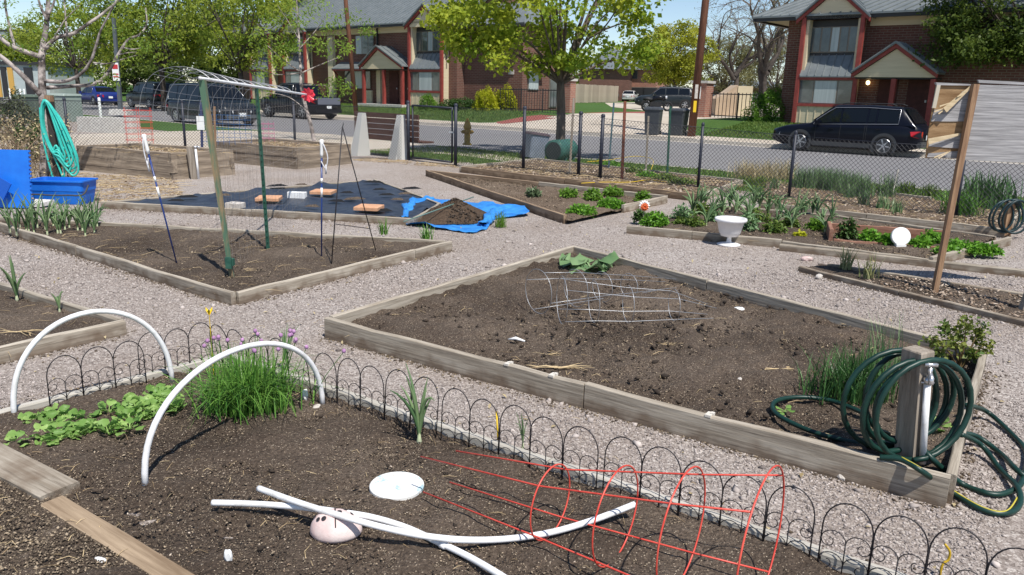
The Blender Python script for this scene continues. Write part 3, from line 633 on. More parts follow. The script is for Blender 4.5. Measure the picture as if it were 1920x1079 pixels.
# --- dug-up roots lying on the central bed
def roots(px, py, s, seed, label):
    rg = random.Random(seed); c = G(px, py, .068); m = MB()
    for i in range(rg.randint(7, 11)):
        a = rg.uniform(-.5, .5)+(pi if rg.random() < .3 else 0); p = Vector((rg.uniform(-.02, .02), rg.uniform(-.02, .02), 0)); pts = [p.copy()]
        for k in range(5):
            a += rg.uniform(-.6, .6); p = p+Vector((cos(a), sin(a)*.8, rg.uniform(-.15, .25)))*s*rg.uniform(.12, .26); p.z = max(.0, p.z); pts.append(p.copy())
        r0 = rg.uniform(.0022, .005)*s/.2; m.tube(pts, [r0*(1-.15*k) for k in range(6)], 5, at=rg.uniform(.4, 1))
    o = m.build('dug_root', m_straw, None, True, attr=True); o.location = c; tag(o, label, 'root')
roots(1045, 690, .22, 3, 'bundle of pale dug-up roots by the front board of the central bed'); roots(1030, 664, .10, 4, 'small tangle of brown roots just behind the root bundle'); roots(1250, 645, .07, 6, 'tiny forked root in the middle of the central bed'); roots(1465, 690, .2, 8, 'pale roots left of the chive clump in the central bed'); roots(1600, 610, .1, 9, 'short dry root by the far board of the central bed')
roots(40, 622, .2, 12, 'dry root on the soil of the small left bed')

# --- hose post, tap and hoses
pb = G(1708, 906, .0); pb = pb+Vector((.02, .06, 0)); tp = VP(1722, 655, pb)
hp = thing('hose_post', 'square grey timber post with pipe and tap carrying the green hose coil', 'post', pb)
m = MB(); hx = .046; ht = tp.z
ang = .5
def sq(h, w, off=(0, 0)): return [(off[0]+w*(cos(ang)*sx-sin(ang)*sy), off[1]+w*(sin(ang)*sx+cos(ang)*sy), h) for sx, sy in ((-1, -1), (1, -1), (1, 1), (-1, 1))]
lx = (tp.x-pb.x)
m.add(sq(-.05, hx)+sq(ht-.006, hx, (lx, 0))+sq(ht, hx*.93, (lx, 0)), [(0, 1, 5, 4), (1, 2, 6, 5), (2, 3, 7, 6), (3, 0, 4, 7), (4, 5, 9, 8), (5, 6, 10, 9), (6, 7, 11, 10), (7, 4, 8, 11), (8, 9, 10, 11)]); m.build('timber_post', m_greywood, hp)
fr = Vector((sin(ang)*.05, -cos(ang)*.05, 0))+Vector((-.012, -.012, 0)); m = MB(); m.tube([fr*1.15+Vector((0, 0, .1)), fr*1.15+Vector((lx*.75, 0, ht*.78))], .0145, 12); m.build('pvc_riser', m_pvc, hp, True)
m = MB(); q = fr*1.2+Vector((lx*.78, 0, ht*.78)); m.tube([q, q+Vector((0, 0, .03))], .018, 12); m.tube([q+Vector((0, 0, .02)), q+Vector((.002, 0, .075))], .011, 10); m.tube([q+Vector((0, 0, .055)), q+Vector((-.012, -.045, .04)), q+Vector((-.014, -.05, .015))], .011, 10); m.box(q+Vector((0, -.004, .088)), (.055, .016, .014)); m.tube([q+Vector((-.028, 0, .005)), q+Vector((.028, 0, .005))], .004, 6)
m.build('tap', M('chrome_metal', (.55, .55, .56), (.7, .7, .71), rough=.3, metal=.8, scale=9), hp, True)
hr = thing('garden_hose', 'dark green hose coiled on the grey post and trailing over the gravel', 'hose', pb)
cc = VP(1706, 762, pb)-pb; m = MB(); pts = []
rg = random.Random(5)
for k in range(6*26):
    t = k/26; an = 2*pi*t-pi/2; r = .212+.026*sin(1.7*t)+.014*sin(4.1*t+1); yo = -.085+.036*t+.012*sin(an*1.0+t)
    rx = r*(1.0+.05*sin(t*2)); pts.append(cc+Vector((rx*cos(an)*.98+.03*sin(t*2.3), yo+.05*cos(an), r*sin(an)*1.0+.01*cos(2.2*t))))
m.tube(pts, .0128, 8, at=.5)
m.build('coil', m_hose, hr, True)
def hoseline(pix, zz, nm='trailing_loop', r=.0128):
    m = MB(); m.tube(spline([p-pb for p in lie(pix, zz)], 9), r, 8); return m.build(nm, m_hose, hr, True)
hoseline([(1812, 760), (1850, 772), (1895, 812), (1925, 850), (1915, 905), (1885, 925), (1850, 925), (1800, 905), (1745, 858), (1718, 820), (1735, 800)], [.16, .05, .017, .017, .03, .02, .017, .017, .14, .17, .2])
hoseline([(1802, 815), (1840, 835), (1875, 880), (1908, 915), (1911, 948), (1885, 963), (1840, 955), (1780, 920), (1730, 885), (1690, 862), (1650, 858)], [.15, .06, .017, .04, .02, .017, .017, .03, .15, .165, .15])
hoseline([(1785, 812), (1830, 818), (1875, 850), (1905, 880), (1940, 905), (2000, 930)], [.15, .06, .017, .05, .02, .017])
hoseline([(1652, 838), (1600, 830), (1530, 812), (1478, 790), (1450, 770), (1456, 752), (1500, 745), (1560, 752), (1620, 775)], [.08, .075, .075, .075, .075, .075, .075, .076, .1])
m = MB(); P = spline([p-pb+Vector((0, 0, .0108)) for p in lie([(1908, 935), (1885, 963), (1840, 955), (1780, 920), (1730, 885), (1690, 862)], [.02, .017, .017, .03, .15, .165])], 9); m.tube(P, .0035, 5); m.build('yellow_stripe', M('hose_stripe', (.5, .42, .05), rough=.5), hr, True)

# --- trellis: wooden stake, steel post, white pipe, netting
sb = G(436, 517, .05); stt = VP(379, 150, Vector((0, sb.y-.05, 0))); stt = Vector((stt.x, sb.y-.05, stt.z))
rt = thing('trellis_stake', 'leaning green-painted wooden stake at the near end of the trellis', 'stake', sb)
def leanbox(m, p, q, w1, w2):
    p = Vector(p); q = Vector(q); v = [p+Vector((sx*w1, sy*w1, 0)) for sx, sy in ((-1, -1), (1, -1), (1, 1), (-1, 1))]+[q+Vector((sx*w2, sy*w2, 0)) for sx, sy in ((-1, -1), (1, -1), (1, 1), (-1, 1))]
    m.add([tuple(a) for a in v], [(0, 1, 5, 4), (1, 2, 6, 5), (2, 3, 7, 6), (3, 0, 4, 7), (4, 5, 6, 7), (3, 2, 1, 0)])
m = MB(); leanbox(m, Vector((0, 0, -.1)), stt-sb, .016, .024); m.build('stake_shaft', m_stake, rt)
m = MB(); m.box(lerp(Vector((0, 0, 0)), stt-sb, .075)+Vector((0, -.01, .0)), (.07, .045, .06)); m.box(lerp(Vector((0, 0, 0)), stt-sb, .075)+Vector((0.0, -.045, .0)), (.05, .02, .1)); m.build('bracket', M('green_bracket', (.015, .075, .055), (.04, .12, .085), scale=20, rough=.6), rt)
tb = G(503, 468, .05); ttp = VP(481, 166, tb)
rp_ = thing('steel_fence_post', 'dark green studded steel post in the middle of the trellis', 'post', tb)
m = MB(); d3 = ttp-tb; m.bar(Vector((0, 0, -.1)), d3, .035, .006, up=(0, 1, 0)); m.bar(Vector((0, .014, -.1)), d3+Vector((0, .014, 0)), .006, .03, up=(0, 1, 0)); m.build('post_shaft', m_green_post, rp_)
m = MB()
for k in range(26): m.box(lerp(Vector(), d3, .05+.92*k/25)+Vector((0, -.006, 0)), (.012, .012, .012))
m.build('studs', m_green_post, rp_)
pe = Vector((-2.93, 11.1, 0)); pe = VP(575, 178, pe); p0_ = Vector((stt.x-.02, stt.y-.05, stt.z+.0)); 
p0_ = stt+Vector((.0, .0, .0)); tq = Vector((ttp.x, ttp.y, ttp.z)); tw = thing('trellis_pipe', 'long white pipe laid across the post tops with a red pinwheel at its end', 'pipe', tq)
m = MB(); m.tube([p-tq for p in spline([p0_+Vector((0, -.05, .012)), tq+Vector((0, 0, .014)), pe], 8)], .0135, 10); m.build('pipe', m_pvc, tw, True)
fl = MB(); 
for k in range(9):
    a = 2*pi*k/9; u1 = Vector((cos(a), .15, sin(a))); c = pe-tq+Vector((.03, -.03, 0))
    s_ = Vector((-sin(a), 0, cos(a))); fl.add([tuple(c), tuple(c+u1*.07+s_*.035), tuple(c+u1*.105+Vector((0, -.04, 0))), tuple(c+u1*.07-s_*.03+Vector((0, -.03, 0)))], [(0, 1, 2, 3)])
fl.build('red_pinwheel', M('red_foil', (.6, .03, .05), (.75, .06, .09), rough=.35, scale=30), tw)
nr = thing('wire_netting', 'fine wire netting hung from the white pipe and curling over it', 'netting', tq)
m = MB(); L0 = p0_+Vector((0, .1, .02)); L1 = lerp(tq, pe, .95); LN = (L1-L0).length
def onpipe(s): 
    return lerp(L0, tq, s/.4) if s < .4 else lerp(tq, L1, (s-.4)/.6)
nv = int(LN/.13)
for i in range(nv+1):
    s = i/nv; a = onpipe(s)-tq; b = Vector((a.x+.02*sin(9*s), a.y, .06-tq.z)); m.tube([a, (a+b)/2+Vector((.02*sin(i), .01, 0)), b], .0011, 3, cap=False)
for j in range(1, 13):
    zz = .06+(1.55-.06)*j/13; m.tube([Vector((onpipe(k/12).x-tq.x+.015*sin(k+j), onpipe(k/12).y-tq.y, zz-tq.z)) for k in range(13)], .0011, 3, cap=False)
m.build('hanging_net', M('rusty_wire', (.16, .12, .09), (.34, .32, .3), scale=14, rough=.6, metal=.3), nr)
m = MB(); sec = [(0, 0), (-.08, .055), (-.2, .085), (-.34, .075), (-.47, .02), (-.56, -.09), (-.6, -.22), (-.61, -.33)]
side = Vector((-1, -.1, 0))
for i in range(11):
    s = .02+.8*i/10; o = onpipe(s)-tq; m.tube(spline([o+Vector((x, 0, z)) for x, z in sec], 4), .0017, 4, cap=False)
for x, z in spline([Vector((a, b, 0)) for a, b in sec], 2) if False else sec:
    m.tube([onpipe(.02+.8*k/12)-tq+Vector((x, 0, z)) for k in range(13)], .0014, 4, cap=False)
for x, z in ((-.04, .03), (-.14, .073), (-.27, .083), (-.41, .05)): m.tube([onpipe(.02+.8*k/12)-tq+Vector((x, 0, z)) for k in range(13)], .0014, 4, cap=False)
m.build('curled_net', m_galv, nr)
# ski poles
m_polep = M('navy_pole', (.012, .03, .13), (.02, .05, .22), scale=5, rough=.3)
def skipole(bp, tpx, label, strap):
    b0 = G(bp[0], bp[1], .05); t0 = VP(tpx[0], tpx[1], b0); v = t0-b0; r = thing('ski_pole', label, 'ski pole', b0, 'ski poles stuck into the trellis bed')
    m = MB(); m.tube([-v*.04, v*.86], [.006, .0095], 8); m.build('shaft', m_polep, r, True)
    m = MB(); m.tube([v*.52, v*.6], .0105, 8); m.tube([v*.64, v*.68], .0105, 8); m.build('white_marking', m_white, r, True)
    m = MB(); m.tube([v*.85, v*.88, v*.96, v*.99, v], [.012, .016, .015, .02, .012], 10); m.build('grip', m_white, r, True)
    m = MB(); s = strap; m.tube(spline([v*.98, v*.96+Vector((s*.03, -.02, -.02)), v*.9+Vector((s*.06, -.02, -.05)), v*.82+Vector((s*.04, -.02, -.06)), v*.84+Vector((s*.0, -.02, -.02))], 5), .006, 5); m.tube([v*.84+Vector((s*.045, -.02, -.05)), v*.77+Vector((s*.045, -.02, -.06))], .008, 5); m.build('wrist_strap', M('strap_fabric', (.6, .6, .63), rough=.8) if 'strap_fabric' not in MATS else MATS['strap_fabric'], r, True)
skipole((331, 493), (269, 252), 'leaning navy ski pole with white grip, left of the green wooden stake', -.3); skipole((603, 483), (603, 262), 'upright navy ski pole with white grip, right of the steel post', 1)
ap = VP(642, 238, G(640, 490, .05)); tr0 = G(640, 490, .05); tr = thing('wire_tripod', 'thin black metal tripod standing at the right end of the trellis bed', 'plant support', tr0)
m = MB()
for (x, y) in ((622, 488), (705, 472), (621, 505)): 
    f = G(x, y, .03)-tr0; m2 = MB(); m2.tube([ap-tr0, f], .0055, 6); m2.build('leg', m_wire, tr, True)
m2 = MB(); m2.tube([lerp(ap, G(622, 488, .05), .72)-tr0, lerp(ap, G(705, 472, .05), .8)-tr0], .004, 5); m2.tube([ap-tr0+Vector((0, 0, -.01)), ap-tr0+Vector((.012, 0, .035))], .004, 5); m2.build('crossbar', m_wire, tr, True)

# --- pavers on the plastic, slits
dirp = (PLB[1]-PLB[0]); ap_ = atan2(dirp.y, dirp.x)
def slab(px, py, sx, sy, sz, mat, name, label, cat, rot, grp=None, z=.085):
    c = G(px, py, z+sz); m = MB(); cch = .006
    m.add([(x, y, z_) for z_, ins in ((-sz, 0), (-cch, 0), (0, cch)) for x, y in ((-sx/2+ins, -sy/2+ins), (sx/2-ins, -sy/2+ins), (sx/2-ins, sy/2-ins), (-sx/2+ins, sy/2-ins))], [(8, 9, 10, 11), (3, 2, 1, 0)]+[(i*4+k, i*4+(k+1) % 4, (i+1)*4+(k+1) % 4, (i+1)*4+k) for i in range(2) for k in range(4)])
    o = m.build(name, mat); o.location = c; o.rotation_euler = (0, 0, rot); tag(o, label, cat, grp); return o
m_terra = M('terracotta_paver', (.5, .255, .14), (.63, .36, .22), scale=9, bump=.3, rough=.9, objrand=.05)
slab(504, 369, .32, .32, .045, m_terra, 'paver', 'terracotta paver lying leftmost on the black plastic', 'paver', .12, 'pavers weighing down the black plastic', .115); slab(606, 357, .32, .32, .045, m_terra, 'paver', 'terracotta paver farthest back on the black plastic', 'paver', -.05, 'pavers weighing down the black plastic', .115); slab(692, 386, .32, .32, .045, m_terra, 'paver', 'terracotta paver nearest to the blue tarp', 'paver', -.12, 'pavers weighing down the black plastic', .115)
slab(557, 360, .26, .1, .09, m_white, 'block', 'whitewashed block between two terracotta pavers', 'block', -.1); slab(441, 380, .2, .16, .07, m_stone, 'block', 'grey concrete block at the left on the black plastic', 'block', -.3)
rg = random.Random(4)
for i, (x, y) in enumerate(((585, 390), (650, 364), (630, 380), (665, 376), (712, 358), (725, 368), (745, 377), (700, 344), (772, 356), (760, 366), (715, 398), (505, 381), (420, 369), (350, 372), (330, 379), (565, 349), (520, 351))):
    c = G(x, y, .095); m = MB(); a0 = rg.uniform(-.3, .6); ww = rg.uniform(.1, .2); 
    m.add([tuple(Vector((cos(a0)*u*ww-sin(a0)*v*ww*.45, sin(a0)*u*ww+cos(a0)*v*ww*.45, zz))) for u, v, zz in ((-1, 0, 0), (-.4, -.8, .005), (.5, -.7, .004), (1, .1, 0), (.4, .8, .03), (-.5, .7, .022))], [(0, 1, 2, 3, 4, 5)])
    o = m.build('plastic_slit', m_soil if i % 3 == 0 else m_slit, plb); o.location = c-plb.location+Vector((0, 0, .012))

# --- tarp with soil heap
tc_ = G(850, 418, 0); tarp = thing('tarp', 'crumpled bright blue tarp spread under the soil heap', 'tarp', tc_)
outline = [G(*p)-tc_ for p in ((750, 415), (762, 424), (800, 430), (850, 435), (882, 440), (912, 433), (925, 412), (945, 402), (992, 408), (985, 396), (930, 392), (900, 384), (815, 374), (775, 380), (765, 398))]
m = MB(); n = 72; rings = [0, .3, .55, .74, .84, .9, .95, 1.0]; vs = []
def outl(i):
    s = i/n*len(outline); k = int(s); return lerp(outline[k % len(outline)], outline[(k+1) % len(outline)], s-k)
for j, rr in enumerate(rings):
    for i in range(n):
        o = outl(i); z = .012
        if rr > .7: z += (rr-.7)/.3*.1*max(0., float(vnoise(i*.13, 3, .55, 3))-.42)*2.2+.008*(1+sin(i*1.9+rr*9))
        w_ = 1+.02*sin(i*1.3)*(rr > .7); vs.append((o.x*rr*w_, o.y*rr*w_, z))
m.add(vs, [(j*n+i, j*n+(i+1) % n, (j+1)*n+(i+1) % n, (j+1)*n+i) for j in range(1, len(rings)-1) for i in range(n)])
m.build('sheet', M('blue_tarp', (.02, .17, .55), (.05, .30, .74), rough=.45, scale=7, bump=.8, bscale=9, dist=.04), tarp, True)
for seq, r_ in ((((756, 418), (764, 402), (772, 390), (790, 384), (806, 378)), .06), (((905, 428), (915, 418), (922, 408), (940, 402)), .05)):    # rolled-up edges
    P = spline([G(x, y)-tc_+Vector((0, 0, .05)) for x, y in seq], 5); m = MB(); n_ = len(P); nn_ = 12; vs = []
    for i in range(n_):
        t = (P[min(i+1, n_-1)]-P[max(i-1, 0)]).normalized(); sd = Vector((-t.y, t.x, 0)); 
        for k in range(nn_):
            a = 2*pi*k/nn_; rr = r_*(1+.45*sin(3*a+i*.9)+.3*(random.random()-.5))*(.55+.45*sin(pi*(i+.5)/n_)); vs.append(tuple(P[i]+sd*cos(a)*rr*1.5+Vector((0, 0, sin(a)*rr))))
    m.add(vs, [(i*nn_+k, i*nn_+(k+1) % nn_, (i+1)*nn_+(k+1) % nn_, (i+1)*nn_+k) for i in range(n_-1) for k in range(nn_)]); m.build('rolled_edge', MATS['blue_tarp'], tarp, True)
hc = G(853, 412, 0); hz = VP(850, 372, hc).z
heap = thing('soil_heap', 'heap of brown compost piled on the blue tarp', 'soil heap', hc)
n = 56; vs = [(0, .05, hz)]; rr_ = [.12, .28, .45, .62, .78, .9, 1.0]
for j, r in enumerate(rr_):
    for i in range(n):
        a = 2*pi*i/n; R_ = .5*(1+.14*sin(2*a+.5)+.06*sin(5*a)); x, y = R_*r*cos(a)*.98, R_*r*sin(a)*1.12
        vs.append((x, y, max(.02, hz*(1-r**1.15)+.05*(float(vnoise(x*9, y*9, .9, 8))-.5)+random.uniform(-.008, .008))))
m = MB(); m.add(vs, [(0, 1+i, 1+(i+1) % n) for i in range(n)]+[(1+j*n+i, 1+j*n+(i+1) % n, 1+(j+1)*n+(i+1) % n, 1+(j+1)*n+i) for j in range(len(rr_)-1) for i in range(n)]); 
o = m.build('soil', multi('compost_mat', [(.25, (.03, .02, .013)), (.5, (.075, .05, .033)), (.75, (.13, .09, .06))], 40, bump=1, bscale=60, dist=.02), heap, True)
ang_ = RNG.uniform(0, 2*pi, 1500); rad_ = np.sqrt(RNG.random(1500)); X_, Y_ = .48*rad_*np.cos(ang_), .53*rad_*np.sin(ang_)
s_ = .006+.014*RNG.random(1500)**2; V_, F_ = rocks(np.column_stack([X_, Y_, np.maximum(.02, hz*(1-rad_**1.15))+.004]), s_*1.4, s_, s_*.6); stuff(npmesh('clod', V_, F_, m_clod, heap, rnd=np.repeat(RNG.random(1500), 6)))
m = MB(); a_, b_ = G(757, 416, .1), VP(880, 370, G(880, 410)); m.tube([a_, b_+Vector((.05, .1, -.01))], .0075, 6); single('green_rod', 'thin grey-green rod leaning across the soil heap', 'rod', m, M('greenish_rod', (.12, .2, .17), rough=.6), a_)

# --- white urn
c = G(1366, 460, 0); hh = VP(1366, 409, c).z
m = MB(); R_ = .178
m.lathe([(.001, 0), (.13, 0), (.135, .012), (.11, .022), (.04, .032), (.026, .05), (.026, hh*.3), (.05, hh*.33), (.1, hh*.35), (.124, hh*.5), (.152, hh*.86), (R_*1.0, hh*.88), (R_*1.03, hh*.94), (R_*1.0, hh), (.15, hh*.995), (.145, hh*.9), (.001, hh*.88)], 40)
uo = single('urn_planter', 'white plastic urn planter on a foot, standing before the onion bed', 'planter', m, M('urn_plastic', (.66, .65, .66), (.74, .73, .73), rough=.45, scale=5), (0, 0, 0)); uo.location = c
dr_root = thing('stepping_stone', 'round white disc propped upright against the wooden box', 'stepping stone', G(1686, 462, .06)); m = MB(); m.lathe([(.001, .02), (.098, .02), (.104, .015), (.104, -.02), (.001, -.02)], 36); o = m.build('disc', m_white, dr_root); o.rotation_euler = (radians(74), 0, -.1); o.location = (0, 0, .112)
m = MB(); m.box((0, -.02, .0), (.11, .06, .05)); m.build('foot_block', m_white, dr_root)
# wooden box
b0, b1, b2 = G(1557, 453, .05), G(1552, 436, .05), G(1772, 452, .05); wb = thing('planter_box', 'low open wooden box with reddish boards in the herb bed', 'planter box', b0)
m_redwood = M('reddish_board', (.2, .085, .055), (.36, .2, .14), scale=2, stretch=(2, 14, 14), bump=.4, rough=.9)
e_ = G(1765, 468, .05)
board(wb, b1, lerp(b1, b2, 1.0), .12, .035, m_redwood, .05); board(wb, b0, lerp(b1, b0, .06), .14, .045, m_redwood, .05); board(wb, lerp(b0, e_, .03), e_, .03, .03, m_redwood, .05)

# --- broken sign board on posts
ps = G(1752, 545, .03); topz = VP(1829, 158, ps)
sg = thing('broken_board', 'splintered grey plywood board nailed to a brown post, at the right edge', 'board', ps)
m = MB(); leanbox(m, Vector((0, 0, -.1)), topz-ps, .022, .024); m.build('post', m_brownwood, sg)
ps2 = G(1916, 580, .03)-ps; t2 = ps2+Vector((.32, 0, topz.z-.02)); m = MB(); leanbox(m, ps2+Vector((0, 0, -.1)), t2, .03, .03); m.build('post', m_greywood, sg)
m_ply = M('grey_plywood', (.2, .195, .2), (.44, .43, .435), scale=2.2, stretch=(1, 1, 26), bump=.6, bscale=3.5, rough=.9, dist=.006, detail=7)
m_plycore = M('tan_plywood', (.19, .105, .045), (.36, .235, .125), scale=3, stretch=(1, 1, 6), bump=.3, rough=.9)
m_split = M('fresh_split', (.45, .35, .21), (.62, .5, .33), scale=6, stretch=(1, 1, 6), rough=.9)
pyp = ps.y+.045
def PP(px, py, dy=0): return VP(px, py, Vector((0, pyp+dy, 0)))-ps
def panelpoly(name, pix, mat, dy, th):
    f = [PP(x, y, dy) for x, y in pix]; b = [p+Vector((0, th, 0)) for p in f]; n = len(f); m = MB()
    m.add([tuple(p) for p in f+b], [tuple(range(n)), tuple(range(2*n-1, n-1, -1))]+[((k+1) % n, k, k+n, (k+1) % n+n) for k in range(n)])
    o = m.build(name, mat, sg); bm = bmesh.new(); bm.from_mesh(o.data); bmesh.ops.recalc_face_normals(bm, faces=bm.faces); bm.to_mesh(o.data); bm.free(); return o
panelpoly('plywood_core', [(1756, 157), (1826, 159), (1826, 230), (1815, 298), (1736, 297), (1739, 262), (1744, 230), (1751, 190)], m_plycore, .012, .012)
panelpoly('plywood_sheet', [(1832, 159), (2050, 165), (2040, 309), (1806, 301)], m_ply, 0, .016)
panelpoly('torn_veneer', [(1822, 168), (1818, 228), (1746, 228), (1752, 206), (1775, 205), (1790, 190), (1805, 172)], m_ply, .004, .006)
panelpoly('torn_veneer', [(1815, 246), (1800, 279), (1741, 275), (1745, 268), (1790, 255)], m_ply, .004, .006)
panelpoly('torn_veneer', [(1806, 283), (1802, 297), (1738, 295), (1741, 288)], m_ply, .005, .006)
panelpoly('top_strip', [(1755, 155), (1822, 158), (1822, 161), (1757, 160)], m_ply, -.004, .03)
panelpoly('top_strip', [(1834, 150), (1930, 155), (1930, 160), (1836, 156)], m_ply, .022, .02)
for a, b, w in (((1822, 162), (1772, 207), .05), ((1785, 192), (1762, 200), .012), ((1776, 201), (1752, 210), .012), ((1785, 195), (1760, 214), .01), ((1800, 252), (1741, 266), .05), ((1778, 285), (1752, 296), .01), ((1782, 284), (1760, 297), .009), ((1810, 176), (1795, 182), .01)):
    p, q = PP(*a, -.02), PP(*b, -.05); d = (q-p).normalized(); s = Vector((-d.z, 0, d.x))*w/2; m = MB()
    v = [p+s*.35, p-s*.35, q-s, q+s]; m.add([tuple(x) for x in v]+[tuple(x+Vector((0, .008, 0))) for x in v], [(0, 1, 2, 3), (7, 6, 5, 4), (0, 4, 5, 1), (1, 5, 6, 2), (2, 6, 7, 3), (3, 7, 4, 0)]); m.build('splinter', m_split, sg)
panelpoly('tan_edge_strip', [(1757, 160), (1764, 160), (1755, 203), (1748, 203)], M('bleached_strip', (.5, .45, .36)), -.006, .012)

# --- second hose post, stakes
pb2 = G(1884, 445, .0); h2_ = thing('hose_post', 'short dark timber post hung with a black hose, right edge', 'post', pb2); tz = VP(1895, 378, pb2)-pb2
m = MB(); leanbox(m, Vector((0, 0, -.05)), tz, .045, .045); m.build('timber_post', m_brownwood, h2_)
m = MB(); m.add([(tz.x-.05, -.05, tz.z-.02), (tz.x+.05, -.05, tz.z-.02), (tz.x+.05, .05, tz.z-.02), (tz.x-.05, .05, tz.z-.02), (tz.x-.05, -.05, tz.z+.004), (tz.x+.05, -.05, tz.z+.004), (tz.x+.05, .05, tz.z+.004), (tz.x-.05, .05, tz.z+.004)], [(0, 1, 5, 4), (1, 2, 6, 5), (2, 3, 7, 6), (3, 0, 4, 7), (4, 5, 6, 7)]); m.build('post_cap', m_greywood, h2_)
h3_ = thing('garden_hose', 'black hose hanging in loops from the short post at the right edge', 'hose', pb2)
for i in range(4):
    c = tz+Vector((-.12+.05*i, -.06-.02*i, -.18)); rr = .2+.02*(i % 2); m = MB(); m.tube([c+Vector((rr*.75*cos(2*pi*k/26), .02*sin(4*pi*k/26), rr*.95*sin(2*pi*k/26))) for k in range(26)], .014, 7, closed=True); m.build('loop', M('black_hose', (.008, .02, .025), (.014, .04, .045), rough=.45, scale=8) if 'black_hose' not in MATS else MATS['black_hose'], h3_, True)
m = MB(); m.tube(spline([tz+Vector((-.03, -.06, .02)), tz+Vector((.05, -.07, .02)), tz+Vector((.13, -.08, -.12)), tz+Vector((.2, -.1, -.32)), Vector((.28, -.1, .02)), Vector((.55, -.15, .015))], 6), .014, 7); m.build('tail', MATS['black_hose'], h3_, True)
for (bx, by, tx, ty, w, mt, nm, lb) in (
    (1008, 325, 1078-2-60, 175+0, .0, None, '', ''),
    (1068, 325, 1076, 184, .022, m_greywood, 'stake', 'greenish grey wooden stake leftmost in the far bed'),
    (1166, 337, 1172, 190, .026, M('rust_steel', (.16, .05, .03), (.28, .1, .06), scale=10, rough=.8), 'stake', 'rust brown steel stake in the far bed'),
    (1141, 316, 1151, 193, .018, M('teal_steel', (.05, .1, .12), (.09, .15, .17), scale=10, rough=.6), 'stake', 'bluish steel stake between the grey and rusty stakes'),
    (1251, 328, 1257, 200, .02, m_green_post, 'stake', 'dark green steel stake right of the grey stakes in the far bed'),
    (1211, 318, 1216, 218, .02, MATS['grey_post_wood'], 'stake', 'short grey stake between the rusty and the dark green stake')):
    if not mt: continue
    f = G(bx, by, .08); t = VP(tx, ty, f); m = MB(); leanbox(m, f-Vector((0, 0, .05)), t, w, w*.95); single(nm, lb, 'stake', m, mt, f, False, 'stakes in the far bed')
for pix, lb in ((((1100, 302), (1140, 298), (1190, 290), (1222, 296), (1220, 318)), 'upper yellow cord strung between the far stakes'), (((1090, 328), (1130, 326), (1180, 326), (1215, 322), (1250, 326)), 'lower yellow cord trailing on the far bed')):
    P = [G(x, y+18, .1)+Vector((0, 0, .18 if 'upper' in lb else .02)) for x, y in pix]; m = MB(); m.tube(spline(P, 5), .006, 5); single('cord', lb, 'cord', m, m_yellow, P[0])
f = G(1672, 367, .06); m = MB(); leanbox(m, f, VP(1684, 318, f), .012, .012); single('stake', 'short pale grey stake among the chives by the street fence', 'stake', m, m_stone, f, False)
# flower ornament
f = G(1205, 420, .06); fo = thing('flower_ornament', 'red and white flower-shaped ornament on a stick beside the parsley', 'ornament', f); t = VP(1208, 388, f)-f
m = MB(); m.tube([Vector(), t], .005, 6); m.build('stick', m_greywood, fo)
for j, (rr, nn, mt) in enumerate(((.075, 12, m_white), (.058, 11, M('orange_red_petal', (.6, .1, .03), (.7, .16, .05), scale=20)), (.035, 8, MATS['orange_red_petal']))):
    for k in range(nn):
        a = 2*pi*k/nn+j*.3; u = Vector((cos(a), -.12-.1*j, sin(a))); s = Vector((-sin(a), 0, cos(a)))*rr*.32; c = t+Vector((0, -.02*j, .015*(j == 0))); m = MB(); v = [c, c+u*rr*.6+s, c+u*rr, c+u*rr*.6-s, c+u*rr*.6+Vector((0, -.012, 0))]; m.add([tuple(x) for x in v], [(0, 1, 4), (1, 2, 4), (2, 3, 4), (3, 0, 4)]); m.build('petal', mt, fo)

# --- raised timber beds at the back left
m_timber = M('old_timber', (.15, .115, .085), (.36, .29, .22), scale=1.5, stretch=(1, 12, 12), bump=.6, bscale=4, rough=.95, objrand=.18, dist=.01)
def raised(label, pts, h, rows):
    P = [G(x, y, h) for x, y in pts]; P = [Vector((p.x, p.y, 0)) for p in P]; back = P[0]+P[2]-P[1]; Q = P+[back]; c = mid(Q); r = thing('raised_bed', label, 'raised bed', c); BEDS.append([(p.x, p.y) for p in Q])
    hr_ = h/rows
    for k in range(rows):
        for i in range(4):
            p, q = Q[i], Q[(i+1) % 4]; d = (q-p).normalized(); e = .05 if (k+i) % 2 else -.052
            off = Vector((random.uniform(-.014, .014), random.uniform(-.014, .014), 0)); board(r, p-d*e+off, q+d*e+off, hr_+.022-.003*(i % 2), .09, m_timber, hr_*k, 'timber')
    soil(r, Q, h-.06, .05, .1, m_soil_dry, seed=70); litter(r, Q, 900, h-.04, .01, .035, m_chip, 'mulch_chip'); straw(r, Q, 260, h-.03, .25, r=.004, seed=31); return Q
RA = raised('timber raised bed at the left with shadow stripes on its front', [(150, 275), (322, 289), (430, 283)], .45, 3)
RBd = raised('timber raised bed farther back, near the concrete bench', [(404, 267), (556, 279), (652, 272)], .42, 3)
f = G(366, 336, 0); t = thing('water_post', 'short grey post with white pipe before the left raised bed', 'post', f); tt = VP(356, 275, f)-f
m = MB(); leanbox(m, Vector((0, 0, -.05)), Vector((-.05, 0, tt.z)), .05, .05); m.build('timber_post', m_greywood, t); m = MB(); m.tube([(.075, -.03, 0), (.06, -.03, tt.z*.95)], .02, 10); m.build('pvc_riser', m_pvc, t, True)
m = MB(); m.tube([(.06, -.03, tt.z*.95), (.06, -.03, tt.z*1.02)], .028, 8); m.tube([(.06, -.03, tt.z), (.13, -.05, tt.z*1.0), (.14, -.05, tt.z*.95)], .016, 8); m.build('tap', MATS['chrome_metal'], t, True)
